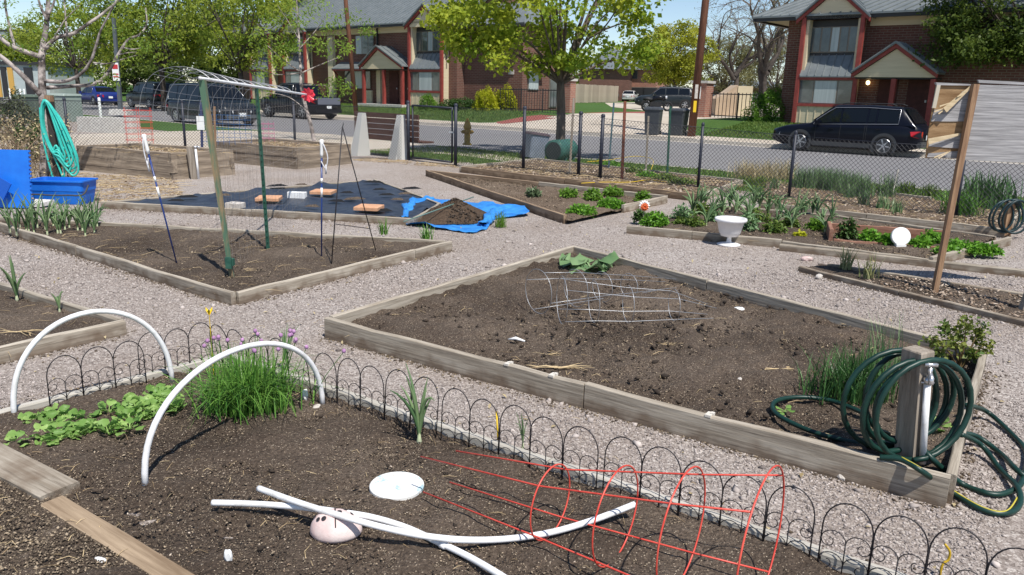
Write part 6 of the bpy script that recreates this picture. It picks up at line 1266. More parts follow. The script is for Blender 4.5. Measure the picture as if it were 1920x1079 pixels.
m = MB(); m.add([(0, 0, -.2), (w*.62, 0, -.2), (w*.62, 0, 1.75), (.35*w, 0, 1.35), (0, 0, .95), (0, 1.6, -.2), (w*.62, 1.6, -.2), (w*.62, 1.6, 1.75), (.35*w, 1.6, 1.35), (0, 1.6, .95)], [(0, 1, 2, 3, 4), (9, 8, 7, 6, 5), (0, 5, 6, 1), (1, 6, 7, 2), (2, 7, 8, 3), (3, 8, 9, 4), (4, 9, 5, 0)]); m.build('side_wall', m_be, de)
m = MB(); m.box((w*.85, .8, .75), (w*.44, 1.7, 1.9)); m.build('end_wall', m_cream, de)
# red mulch strip in front of the iron fence
pm = [GT(x, y)+Vector((0, 0, .02)) for x, y in ((930, 230), (985, 219), (1040, 214), (1120, 212), (1210, 210), (1212, 213), (1120, 218), (1040, 223), (985, 229), (935, 234))]; sheet('mulch_strip', m_mulch, pm)
# ================================================================ vegetation
def leafmat(n, c1, c2, tr=.45, rough=.55): return M(n, c1, c2, attr='rnd', rough=rough, trans=tr, spec=.3)
m_maple = leafmat('maple_leaf', (.17, .29, .03), (.5, .54, .06), .55); m_ash = leafmat('street_tree_leaf', (.10, .18, .02), (.38, .43, .06), .55); m_peach = leafmat('narrow_leaf', (.13, .25, .03), (.32, .43, .07), .5); m_darkleaf = leafmat('dark_tree_leaf', (.03, .07, .015), (.15, .2, .035))
m_ygreen = leafmat('spring_leaf', (.22, .26, .025), (.46, .46, .05)); m_olive = leafmat('olive_bud', (.12, .12, .05), (.24, .23, .1)); m_shrubl = leafmat('shrub_leaf', (.08, .19, .018), (.2, .36, .045)); m_yshrub = leafmat('golden_shrub_leaf', (.32, .36, .015), (.58, .58, .04)); m_juni = leafmat('juniper_leaf', (.03, .07, .015), (.07, .13, .03), .15)
m_bark = M('grey_brown_bark', (.075, .055, .045), (.16, .125, .1), scale=6, stretch=(3, 3, .6), bump=.6, bscale=12, rough=.95); m_paleb = M('pale_peach_bark', (.07, .055, .05), (.46, .40, .37), scale=5, bump=.4, rough=.85, lo=.4, hi=.62); m_darkb = M('dark_bark', (.035, .027, .022), (.075, .06, .05), scale=6, bump=.5)
m_chive = leafmat('chive_blade', (.05, .16, .022), (.2, .38, .07), .25, .4); m_onion = leafmat('onion_blade', (.07, .15, .06), (.27, .38, .18), .25, .4); m_grass = leafmat('grass_blade', (.06, .12, .02), (.18, .25, .05), .3); m_dry = leafmat('dry_blade', (.3, .23, .12), (.6, .5, .3), .2); m_iris = leafmat('iris_blade', (.045, .12, .04), (.14, .25, .09), .2)
m_broad = leafmat('garden_leaf', (.14, .29, .06), (.36, .53, .16), .35, .45); m_parsley = leafmat('parsley_leaf', (.08, .22, .018), (.2, .42, .045), .35, .45); m_rhub = leafmat('grey_green_leaf', (.10, .2, .08), (.24, .36, .17), .2, .5)
m_purple = M('purple_flower', (.3, .14, .3), (.5, .28, .48), scale=60)
def unit(n): v = RNG.normal(0, 1, (n, 3)); return v/np.linalg.norm(v, axis=1)[:, None]
def leafcloud(parent, C, size, mat, name='crown', asp=.55, up=.5, rnd=None, curl=.15):
    n = len(C); s = size*RNG.uniform(.6, 1.25, n)[:, None]; d = unit(n); d[:, 2] -= .25; d /= np.linalg.norm(d, axis=1)[:, None]
    nr = unit(n); nr[:, 2] = np.abs(nr[:, 2])+up; w = np.cross(nr, d); w /= np.linalg.norm(w, axis=1)[:, None]+1e-9; nn = np.cross(d, w)
    V = np.stack([C, C+d*s*.5+w*s*asp*.5+nn*s*curl, C+d*s, C+d*s*.5-w*s*asp*.5+nn*s*curl], 1).reshape(-1, 3); F = np.arange(n*4).reshape(-1, 4)
    r = RNG.random(n) if rnd is None else rnd
    if parent is not None: V = V-np.array(parent.location)
    return npmesh(name, V, F, mat, parent, rnd=np.repeat(np.clip(r, 0, 1), 4))
def in_ell(c, r, n, shell=.35): 
    q = unit(n)*(shell+(1-shell)*RNG.random(n)[:, None]**.5); return np.array(c)+q*np.array(r)
def clusters(cs, rad, per):
    n = len(cs); q = unit(n*per)*(RNG.random(n*per)[:, None]**.45); k = np.repeat(np.arange(n), per); rr = (rad*RNG.uniform(.6, 1.3, n))[k][:, None]
    return cs[k]+q*rr*np.array([1, 1, .7]), np.clip(RNG.random(n)[k]*.6+RNG.random(n*per)*.5, 0, 1)
def limb(m, P, r0, r1, n=7): 
    P = spline(P, 4); k = len(P); m.tube(P, [r0+(r1-r0)*i/(k-1) for i in range(k)], n)
def tree(name, label, base, fork, r0, ells, ncl, per, leaf, lmat, bmat, crad=.6, group=None, asp=.55, limbs=22, trunk=None):
    base = Vector(base); t = thing(name, label, 'tree', base, group); cs = []
    vol = np.array([e[1][0]*e[1][1]*e[1][2] for e in ells])**.75; vol /= vol.sum()
    for (c, r), f in zip(ells, vol): cs.append(in_ell(np.array(base)+np.array(c), r, max(3, int(ncl*f)), .3))
    cs = np.concatenate(cs); C, rn = clusters(cs, crad, per); leafcloud(t, C, leaf, lmat, 'crown', asp, rnd=rn)
    m = MB(); F = Vector((fork[0], fork[1], fork[2])); tp = trunk or [Vector((0, 0, -.1)), F*.5+Vector((.03, 0, 0)), F]; limb(m, tp, r0, r0*.72, 10)
    idx = RNG.choice(len(cs), min(limbs, len(cs)), replace=False)
    for i in idx:
        e = Vector(cs[i])-base; md = F*.45+e*.55+Vector((RNG.normal(0, .2), RNG.normal(0, .2), .25)); rr = r0*RNG.uniform(.2, .42); limb(m, [F*.97, md, e], rr, rr*.18, 6)
        for _ in range(3):
            q = lerp(md, e, RNG.random()); limb(m, [q, q+Vector(unit(1)[0])*crad*.8+Vector((0, 0, .1))], rr*.3, rr*.08, 4)
    m.build('trunk', bmat, t, True); return t
# maple
mb_ = G(1049, 294); tree('maple_tree', 'yellow green maple with forked grey trunk, centre of the street', mb_, (-.05, 0, 1.95), .145, [((-.2, .2, 4.7), (2.8, 2.6, 2.3)), ((-2.3, -.2, 3.25), (1.2, 1.2, .8)), ((2.0, 0, 3.6), (1.0, 1.0, 1.1)), ((-1.0, -.3, 2.7), (1.7, 1.3, .6)), ((.9, -.3, 2.85), (1.6, 1.2, .6)), ((-2.6, .2, 3.9), (1.3, 1.3, 1.2))], 150, 105, .135, m_maple, m_bark, .46, asp=.8)
# street trees behind the left part
def atpx(px, py, dep): p = D(px, py, dep); return p
def stree(px, dep, label, ells, ncl, per, leaf, lm, bmt, r0=.2, fork=2.6, crad=.9, name='street_tree', group=None, zb=None, asp=.55):
    p = D(px, 200, dep); p = Vector((p.x, p.y, terr(p.dot(ND)) if zb is None else zb)); return tree(name, label, p, (0, 0, fork), r0, ells, ncl, per, leaf, lm, bmt, crad, group, asp)
gs = 'trees along the street on the left'
stree(308, 50, 'broad green street tree with dark trunk behind the minivan', [((0, 0, 6.0), (5.6, 4, 3.2)), ((-3.0, 0, 4.2), (2.4, 2, 1.2)), ((3.2, 0, 4.3), (2.8, 2, 1.3))], 105, 95, .28, m_ash, m_darkb, .2, 2.8, .95, group=gs)
stree(455, 44, 'green street tree between the minivan and the young tree', [((0, 0, 5.4), (3.2, 3, 3.0)), ((1.0, 0, 3.4), (1.8, 1.6, 1.0))], 50, 90, .25, m_ash, m_darkb, .16, 2.4, .8, group=gs)
stree(150, 62, 'green tree behind the limbs of the bare peach tree', [((0, 0, 5.0), (4.4, 4, 3.4))], 50, 70, .3, m_ash, m_darkb, .2, 2.6, 1.0, group=gs)
stree(520, 66, 'tall green tree rising above the left end of the centre townhouse', [((0, 0, 8), (5, 4, 4.4))], 60, 80, .32, m_ash, m_darkb, .25, 4, 1.2, group=gs)
stree(60, 95, 'distant green tree above the pale building at the left', [((0, 0, 4.6), (4.5, 3, 3.2))], 70, 90, .36, m_ash, m_darkb, .2, 2.6, 1.1, group=gs)
stree(235, 85, 'distant dark green tree behind the sport utility car', [((0, 0, 5), (7, 3, 4.5))], 100, 100, .36, m_darkleaf, m_darkb, .25, 2.6, 1.3, group=gs)
stree(390, 78, 'dark green tree filling the gap behind the minivan', [((0, 0, 5), (7, 3, 4.6))], 110, 100, .34, m_darkleaf, m_darkb, .25, 2.6, 1.3, group=gs)
for px_, d_, lb in ((255, 74, 'dark hedge mass behind the sport utility car'), (345, 72, 'dark hedge mass directly behind the minivan'), (440, 70, 'dark hedge mass between the minivan and the pickup')):
    p = D(px_, 200, d_); p = Vector((p.x, p.y, terr(p.dot(ND)))); tree('tall_hedge', lb, p, (0, 0, 1), .15, [((0, 0, 1.9), (3.4, 1.6, 2.0))], 60, 90, .26, m_darkleaf, m_darkb, .7, 'hedges behind the parked cars')
# dark tree in front of the right house
stree(1912, 30, 'dark leafy tree shading the right townhouse, top right corner', [((0, 0, 5.2), (3.4, 2.6, 2.4)), ((-2.0, -.2, 3.6), (2.2, 1.6, 1.1)), ((-3.0, 0, 4.8), (1.3, 1.2, 1.6)), ((-2.7, -.3, 3.2), (1.4, 1.2, .8)), ((-.5, -.6, 3.2), (1.6, 1.0, .8)), ((2.5, 0, 4.4), (2.5, 2, 1.8))], 250, 120, .17, m_darkleaf, m_darkb, .2, 2.6, .65, 'shade_tree')
# far spring trees
gf = 'trees beyond the car park'
stree(1262, 84, 'fresh yellow green tree left of the reddish utility pole', [((0, 0, 5.6), (4.0, 4, 3.0)), ((-1.5, 0, 3.6), (2.4, 2, 1.6)), ((1.2, 0, 3.2), (2.6, 2, 1.6))], 130, 110, .3, m_ygreen, m_bark, .2, 2.4, .9, 'spring_tree', gf)
stree(1350, 105, 'hazy olive tree just right of the reddish utility pole', [((0, 0, 5.0), (5, 4, 4))], 110, 90, .3, m_olive, m_bark, .25, 2, 1.1, 'spring_tree', gf)
stree(1450, 110, 'hazy olive tree beside the right townhouse wall', [((0, 0, 5.2), (5.5, 4, 4.4))], 110, 90, .3, m_olive, m_bark, .25, 2, 1.1, 'spring_tree', gf)
stree(1180, 140, 'pale green tree behind the distant hip-roofed house', [((0, 0, 6), (9, 4, 4))], 90, 90, .5, m_ygreen, m_bark, .3, 2.6, 1.6, 'spring_tree', gf)
stree(1075, 135, 'small distant green tree glimpsed past the maple trunk', [((0, 0, 4), (4, 3, 3.4))], 60, 70, .45, m_ash, m_bark, .3, 2, 1.3, 'spring_tree', gf)
# bare tree
def baretree(px, dep, H, label, sd=21):
    p = D(px, 200, dep); p = Vector((p.x, p.y, terr(p.dot(ND)))); t = thing('bare_tree', label, 'tree', p); m = MB(); tw = MB(); rg = random.Random(sd); tips = []
    def grow(q, d, ln, r, lv):
        pts = [q]; 
        for k in range(4): d = (d+Vector((rg.uniform(-.28, .28), rg.uniform(-.28, .28), rg.uniform(-.12, .2 if lv < 3 else .02)))).normalized(); q = q+d*ln/4; pts.append(q)
        (m if lv < 3 else tw).tube(pts, [r*(1-.13*k) for k in range(5)], 6 if lv < 3 else 3, cap=False)
        if lv >= 6: tips.append(q); return
        for k in range(rg.choice((2, 3, 3)) if lv < 5 else 3):
            s = rg.choice(pts[2:]) if k else pts[-1]; dd_ = (d+Vector((rg.uniform(-.9, .9), rg.uniform(-.9, .9), rg.uniform(-.45, .5)))).normalized(); grow(s, dd_, ln*rg.uniform(.62, .82), r*.55, lv+1)
    grow(Vector((0, 0, -.2)), Vector((.05, 0, 1)), H*.33, H*.034, 0); grow(Vector((0, 0, H*.22)), Vector((-.7, 0, .8)), H*.27, H*.022, 1); grow(Vector((0, 0, H*.25)), Vector((.7, .2, .8)), H*.27, H*.022, 1)
    m.build('trunk', m_darkb, t, True); tw.build('twigs', m_bark, t)
    T = np.array([tuple(v) for v in tips]); C = (T[:, None, :]+RNG.normal(0, .35, (len(T), 5, 3))).reshape(-1, 3)+np.array(p); leafcloud(t, C, .13, m_olive, 'buds')
baretree(1432, 70, 13.5, 'large leafless tree with twisting limbs left of the right townhouse')
baretree(1372, 88, 13, 'farther leafless tree just right of the reddish utility pole', 5)
# young tree on the verge
def traced(name, label, dep, limbs, lmat, leaf, lcl, per, crad, bmat, asp, base):
    t = thing(name, label, 'tree', base); m = MB()
    for pix, r0, r1, dy in limbs:
        P = [D(x, y, dep+dy*i/(len(pix)-1))-base for i, (x, y) in enumerate(pix)]; limb(m, P, r0, r1, 8)
    m.build('trunk', bmat, t, True)
    cs = np.array([tuple(D(x, y, dep+dz)) for x, y, dz in lcl]); C, rn = clusters(cs, crad, per); leafcloud(t, C, leaf, lmat, 'crown', asp, rnd=rn)
    return t
rg = random.Random(2)
lc = [(x+rg.uniform(-8, 8), y+rg.uniform(-8, 8), rg.uniform(-.7, .7)) for x, y in ((500, 30), (515, 60), (490, 100), (520, 110), (505, 135), (540, 30), (560, 50), (585, 30), (600, 70), (590, 90), (620, 60), (610, 95), (640, 75), (625, 150), (640, 165), (655, 160), (610, 165), (680, 50), (660, 25), (690, 60), (550, 90), (535, 85), (575, 15), (540, -5), (600, 5), (650, 95), (480, 60), (505, 165), (480, 140), (640, 35))]
traced('young_tree', 'slender young tree with narrow leaves on the verge before the pickup', 24.2, [(((590, 272), (584, 240), (566, 170), (563, 120), (560, 60), (556, 0)), .075, .02, .2), (((563, 135), (530, 112), (502, 86)), .025, .008, -.4), (((566, 137), (600, 122), (640, 106)), .025, .008, .4), (((562, 138), (515, 140), (490, 130)), .018, .006, -.3), (((561, 92), (590, 60), (612, 30)), .018, .006, .4), (((561, 75), (540, 40), (520, 10)), .018, .006, -.3), (((580, 215), (560, 195), (535, 180), (490, 172)), .02, .006, -.3), (((566, 160), (600, 160), (630, 165)), .014, .005, .3)], m_peach, .13, lc, 60, .42, m_paleb, .33, G(590, 272))
# peach tree at the left
pbz = G(86, 332); dpt = depth(pbz)
PL = [(((84, 334), (85, 250), (80, 180), (78, 110), (82, 80), (88, 40), (91, -8)), .085, .035, .1), (((76, 178), (52, 152), (30, 130), (0, 105), (-40, 80)), .05, .03, -.6), (((79, 108), (50, 98), (28, 90), (8, 78), (-6, 60), (-20, 30)), .045, .025, -.4), (((28, 91), (18, 50), (10, 12), (8, -20)), .025, .012, -.2), (((85, 92), (105, 72), (140, 62), (165, 45), (190, 28), (230, -5)), .042, .02, .5), (((84, 152), (120, 153), (150, 140), (170, 115), (182, 80), (190, 55), (222, -5)), .036, .014, -.4), (((88, 165), (130, 162), (175, 158), (200, 140), (220, 105), (240, 75), (262, 65), (275, 45), (273, 15)), .036, .012, .3), (((232, 90), (250, 93), (264, 90)), .014, .007, 0), (((175, 118), (200, 120), (228, 112), (256, 104)), .016, .006, 0), (((222, 103), (236, 100), (256, 98)), .012, .006, 0), (((88, 38), (76, 12), (68, -15)), .028, .012, 0), (((90, 28), (100, 8), (106, -15)), .026, .012, 0), (((125, 62), (122, 20), (119, -10)), .018, .008, .1), (((100, 76), (120, 40), (150, 10)), .014, .006, 0)]
lc = [(x+rg.uniform(-6, 6), y+rg.uniform(-6, 6), rg.uniform(-.4, .4)) for x, y in ((8, 35), (30, 30), (45, 38), (12, 12), (50, 90), (60, 30), (100, 60), (110, 20), (150, 30), (170, 10), (210, 150), (190, 150), (215, 40), (232, 60), (262, 60), (268, 30), (262, 95), (240, 105), (256, 100), (140, 90), (120, 105), (100, 110), (160, 60), (200, 10), (230, 10), (75, 60), (275, 20), (130, 10), (300, 70), (280, 90), (300, 40))]
traced('peach_tree', 'pruned tree with pale bare limbs and few leaves, far left', dpt, PL, m_peach, .085, lc, 34, .27, m_paleb, .28, pbz)

# ---------------------------------------------------------------- shrubs
def shrub(name, label, base, r, n, leaf, mat, grp=None, h0=0, asp=.6, flat=1):
    base = Vector(base); t = thing(name, label, 'shrub', base, grp); q = unit(n); q[:, 2] = np.abs(q[:, 2])*1.05-.12; lump = 1+.16*np.sin(q[:, 0]*7+q[:, 1]*5)+.12*np.sin(q[:, 1]*9-q[:, 2]*8)
    C = np.array(base)+q*np.array(r)*(lump*(.72+.28*RNG.random(n)**.6))[:, None]+np.array([0, 0, h0+.08]); leafcloud(t, C, leaf, mat, 'foliage', asp, rnd=np.clip(.45+.3*np.sin(q[:, 0]*8+q[:, 2]*6)+RNG.normal(0, .25, n), 0, 1))
    m = MB()
    for k in range(9): v = Vector(unit(1)[0]); v.z = abs(v.z)+.3; limb(m, [Vector((0, 0, -.05)), Vector((v.x*r[0]*.4, v.y*r[1]*.4, r[2]*.4)), Vector((v.x*r[0]*.8, v.y*r[1]*.8, min(r[2], v.z*r[2]))) ], .025*r[2], .006*r[2], 5)
    m.build('stems', m_darkb, t); return t
p = onT(1446, 36.2); shrub('round_shrub', 'large rounded green shrub beside the right townhouse', p, (1.15, 1.0, 1.5), 9000, .09, m_shrubl)
p = onT(912, 35.0); shrub('round_shrub', 'clipped golden green shrub left of the iron fence', p, (.72, .65, 1.2), 5200, .09, m_yshrub); p = onT(948, 36.0); shrub('round_shrub', 'golden shrub behind the start of the iron fence', p, (.8, .4, 1.35), 3600, .1, m_yshrub)
p = onT(868, 35.0); shrub('low_juniper', 'low spreading juniper in front of the brick wing', p, (1.5, .8, .55), 4500, .1, m_juni); p = onT(802, 34.4); shrub('round_shrub', 'small green bush under the bay window of the centre townhouse', p, (.55, .5, .85), 2600, .08, m_shrubl); p = onT(1385, 39.5)
p = G(30, 262); shrub('scrub', 'grey green scrub in front of the fence at the left edge', p, (.9, .6, 1.25), 3200, .09, leafmat('sage_leaf', (.05, .065, .03), (.13, .15, .08), .2)); p = G(70, 300); shrub('scrub', 'small dark scrub between the blue mat and the bare tree', p, (.5, .4, .75), 1500, .07, m_juni)
m_brush = M('dead_stalk_mat', (.09, .06, .04), (.34, .25, .16), attr='rnd', rough=.95)
# brush of dead stalks
def brush(px0, px1, py0, py1, n, h, label, seed):
    rg = random.Random(seed); b = G((px0+px1)/2, (py0+py1)/2); t = thing('dead_stalks', label, 'dead stalks', b); m = MB()
    for i in range(n):
        p = G(rg.uniform(px0, px1), rg.uniform(py0, py1))-b; a = rg.uniform(0, 6.3); ln = h*rg.uniform(.4, 1.1); le = rg.uniform(.05, .7); r = rg.uniform(.003, .009)
        m.tube([p, p+Vector((cos(a)*le*.3, sin(a)*le*.3, .5))*ln, p+Vector((cos(a)*le+rg.uniform(-.1, .1), sin(a)*le, 1-.3*le))*ln], [r, r*.8, r*.3], 4, cap=False, at=rg.random())
    m.build('stalks', m_brush, t, attr=True)
    n2 = n*6; C = np.array([tuple(G(rg.uniform(px0, px1), rg.uniform(py0, py1))+Vector((0, 0, h*rg.random()**1.6))) for _ in range(n2)]); leafcloud(t, C, .06, m_dry, 'dry_leaves')
brush(-20, 140, 285, 340, 260, 1.0, 'dense dead brown stalks along the fence at the left', 5)
def ground_litter(poly, n, l, label, seed):
    P = [G(*q) for q in poly]; o = straw(None, P, n, .012, l, name='plant_litter', r=.004, seed=seed); tag(o, label, 'plant litter'); o2 = litter(None, P, n*3, .008, .008, .03, m_chip, 'bark_litter', flat=.3); tag(o2, label.replace('dry stems', 'bark and leaf bits'), 'plant litter')
ground_litter([(140, 325), (330, 335), (350, 375), (240, 395), (150, 372)], 380, .3, 'dry stems strewn on the ground before the left raised bed', 6)
ground_litter([(690, 296), (860, 310), (870, 316), (800, 312), (660, 302)], 160, .25, 'dry stems along the foot of the gate', 7)
# ---------------------------------------------------------------- herbs
def blades(C, h, lean, w, droop=.25, nseg=5, kink=0):
    C = np.asarray(C); n = len(C); az = RNG.uniform(0, 2*pi, n); H = h*RNG.uniform(.55, 1.15, n); Le = lean*RNG.random(n)**.8; T = np.linspace(0, 1, nseg+1)
    R = (Le*H)[:, None]*T[None]**1.7; Z = H[:, None]*(T[None]-(droop*Le)[:, None]*T[None]**3); d = np.stack([np.cos(az), np.sin(az)], 1); tw = az+RNG.normal(0, .5, n); s = np.stack([-np.sin(tw), np.cos(tw)], 1)
    ww = w*RNG.uniform(.6, 1.2, n)[:, None]*(1-T[None]**2.2*.93)
    ctr = np.concatenate([C[:, None, :2]+R[..., None]*d[:, None, :], (C[:, 2:3]+Z)[..., None]], 2); off = np.concatenate([s[:, None, :]*ww[..., None]*.5, np.zeros((n, nseg+1, 1))], 2)
    V = np.stack([ctr-off, ctr+off], 2).reshape(-1, 3); k = (nseg+1)*2; F = np.array([(2*j, 2*j+1, 2*j+3, 2*j+2) for j in range(nseg)])[None]+(np.arange(n)*k)[:, None, None]
    return V, F.reshape(-1, 4), np.repeat(RNG.random(n), k), ctr[:, -1]
def clump(name, label, cat, c, spread, n, h, lean, w, mat, grp=None, droop=.25, ell=(1, 1), part='leaves'):
    c = Vector(c); t = thing(name, label, cat, c, grp); q = RNG.normal(0, .45, (n, 2))*spread*np.array(ell); V, F, r, tip = blades(np.column_stack([q, np.zeros(n)]), h, lean, w, droop); npmesh(part, V, F, mat, t, rnd=r); return t, tip
ct, tip = clump('chives', 'big clump of chives with purple flower heads behind the front hoop', 'chives', G(462, 766, .03), .185, 1000, .36, 1.15, .0065, m_chive, droop=.62, ell=(1.1, .8))
nf = 0
for i in range(24):
    q = Vector((RNG.normal(0, .12), RNG.normal(0.08, .07), 0)); hgt = RNG.uniform(.27, .37); e = q*1.6+Vector((0, 0, hgt)); m = MB(); m.tube([q, (q+e)/2+Vector((0, 0, .02)), e], .0018, 4); m.build('flower_stem', m_chive, ct); m.v = []; 
    m = MB(); m.lathe([(.001, .016), (.008, .012), (.011, .004), (.009, -.005), (.001, -.009)], 7, e); m.build('flower', m_purple, ct, True)
m = MB(); 
for k in range(5): a = 2*pi*k/5; m.add([(0, 0, .4), (.02*cos(a-.4), .02*sin(a-.4), .43), (.03*cos(a), .03*sin(a), .445), (.02*cos(a+.4), .02*sin(a+.4), .43)], [(0, 1, 2, 3)])
m.tube([(0, 0, 0), (0, 0, .4)], .002, 4); o = single('yellow_flower', 'single yellow flower standing among the chives', 'flower', m, m_yellow, (0, 0, 0), False); o.location = G(402, 722, .03)
clump('chives', 'wide dark chive clump in the central bed beside the coiled hose', 'chives', G(1600, 745, .06), .20, 520, .30, .7, .007, leafmat('dark_chive', (.02, .075, .02), (.1, .21, .06), .2, .4), droop=.4, ell=(1.25, .7))
clump('chives', 'tall thin chive stems rising behind the wide clump', 'chives', G(1650, 725, .06), .07, 70, .42, .3, .006, m_onion, ell=(1.6, .7))
m_bulb = M('pale_onion_base', (.42, .5, .25), (.6, .62, .45), scale=20)
def onion(px, py, hpx, label, n=6, w=.016, grp=None, z=.05, mat=None, lean=.5):
    c = G(px, py, z); h = VP(px, py-hpx, c).z-c.z; t = thing('onion_plant', label, 'onion', c, grp); m = MB()
    for k in range(n):
        a = RNG.uniform(0, 2*pi); Le = lean*RNG.random()**.7; H = h*RNG.uniform(.6, 1.12); kink = RNG.uniform(0, 1) < .3; P = []
        for T in np.linspace(0, 1, 7): P.append((cos(a)*Le*H*T**1.7*.8, sin(a)*Le*H*T**1.7*.8, .02+H*(T-(.35*Le+(.35 if kink else 0))*T**3)))
        m.tube(P, [w*.3, w*.42, w*.45, w*.42, w*.34, w*.22, w*.05], 5, cap=False, at=RNG.random())
    m.build('leaves', mat or m_onion, t, True, attr=True); s_ = min(1., h/.3); m = MB(); m.lathe([(.001, -.02), (.014*s_, 0), (.009*s_, .02), (.007*s_, .06*s_)], 8); m.build('stem', m_bulb, t, True)
    return t
onion(786, 828, 135, 'leek with white bulb in front of the wire edging', 9, .02, z=.03, lean=.55); onion(980, 842, 65, 'thin grass-like onion against the wire edging', 9, .006, z=.03, lean=.35); onion(535, 690, 78, 'onion stalks just right of the chive flowers', 8, .012, z=.03)
onion(32, 562, 75, 'tall onion with bright base in the small left bed', 8, .024, z=.05); onion(112, 585, 50, 'smaller leaning onion near the corner of the small left bed', 5, .018, z=.05)
rg = random.Random(14)
ORD = 'first second third fourth fifth sixth seventh eighth ninth tenth eleventh twelfth thirteenth fourteenth fifteenth sixteenth seventeenth eighteenth nineteenth twentieth twenty-first twenty-second twenty-third twenty-fourth'.split()
def ordered(pts, fn, what):
    for i, p in enumerate(sorted(pts)): fn(p[0], p[1], ('rightmost ' if i == len(pts)-1 else 'leftmost ' if i == 0 else ORD[i]+' from left ')+what)
ordered([(22+i*8.6+rg.uniform(-4, 4), 428+rg.uniform(-8, 14)+i*.3) for i in range(20)], lambda x, y, lb: onion(x, y, 66+rg.uniform(-10, 18), lb, 8, .019, 'leeks at the left end of the trellis bed', lean=.75), 'leek at the left end of the trellis bed')
ordered([(1298+i*7.2+rg.uniform(-6, 6), 392+rg.uniform(-12, 34)) for i in range(22)], lambda x, y, lb: onion(x, y, 44+rg.uniform(-8, 16), lb, 9, .026, 'onions behind the white urn', z=.06, lean=1.0), 'onion in the loose patch behind the white urn')
ordered([(1458+i*9+rg.uniform(-5, 5), 412+rg.uniform(-14, 24)) for i in range(12)], lambda x, y, lb: onion(x, y, 42+rg.uniform(-8, 14), lb, 9, .024, 'onions left of the wooden box', z=.06, lean=1.0), 'onion in the patch left of the wooden box')
def tufts(pos, label, cat, name, spread, n, h, lean, w, mat, grp=None, z=.06, droop=.3, ell=(1, 1)):
    for i, (x, y) in enumerate(sorted(pos)): clump(name, label if len(pos) == 1 else ('leftmost ' if i == 0 else 'rightmost ' if i == len(pos)-1 else ORD[i]+' from left ')+label, cat, G(x, y, z), spread, n, h, lean, w, mat, grp, droop, ell)
tufts(((719, 440),), 'left of two grassy tufts on the back board of the trellis bed', 'grass tuft', 'grass_tuft', .05, 40, .2, .6, .012, m_chive, z=.05); tufts(((800, 452),), 'right of two grassy tufts by the trellis bed corner', 'grass tuft', 'grass_tuft', .06, 50, .2, .6, .012, m_chive, z=.05)
tufts(((938, 426),), 'feathery green plant beside the blue tarp', 'herb', 'fennel_plant', .08, 110, .22, .55, .006, m_shrubl, z=.01)
tufts(((1585, 505), (1628, 522)), 'pale grass tuft in the narrow strip bed', 'grass tuft', 'grass_tuft', .07, 46, .24, .6, .012, leafmat('pale_tuft', (.14, .18, .06), (.42, .4, .2), .2), 'tufts in the narrow strip bed', z=.03)
ordered([(1498+i*15+rg.uniform(-4, 4), 350+i*2.2+rg.uniform(-3, 3)) for i in range(9)], lambda x, y, lb: clump('chives', lb, 'chives', G(x, y, .07), .17, 190, .4, .4, .013, m_onion, 'chive row along the street fence'), 'chive clump in the row along the street fence')
tufts(((1660, 370),), 'upright chive clump right of the chive row by the fence', 'chives', 'chives', .15, 150, .42, .3, .012, m_onion, z=.07); tufts(((1700, 362), (1740, 368), (1630, 362)), 'low green clump by the street fence right of the chives', 'herb', 'leafy_clump', .18, 110, .22, .6, .02, m_grass, 'low clumps by the street fence', z=.07)
tufts(((1655, 392), (1680, 400), (1590, 372), (1450, 355), (1620, 385)), 'scattered onion-like tuft on the straw bed', 'herb', 'leafy_clump', .1, 46, .24, .6, .016, m_onion, 'tufts scattered on the straw bed', z=.07)
tufts(((1470, 335), (1440, 338), (1410, 340), (1395, 336)), 'dry straw-coloured grass clump at the corner of the fence beds', 'dry grass', 'dry_grass', .28, 170, .45, .75, .012, m_dry, 'dry grass by the fence beds', z=.02); tufts(((1425, 345), (1400, 345)), 'fresh green grass clump below the dry grass', 'grass tuft', 'grass_tuft', .22, 160, .18, .8, .012, m_grass, 'green tufts below the dry grass', z=.02)
tufts(((1848, 390),), 'large iris clump with broad blue green blades, right edge', 'iris', 'iris_clump', .42, 170, .55, .45, .045, m_iris, z=.07, ell=(1.2, .6)); tufts(((1800, 402),), 'dense grassy clump left of the iris', 'herb', 'grass_clump', .26, 300, .42, .75, .014, m_chive, z=.07, droop=.5)
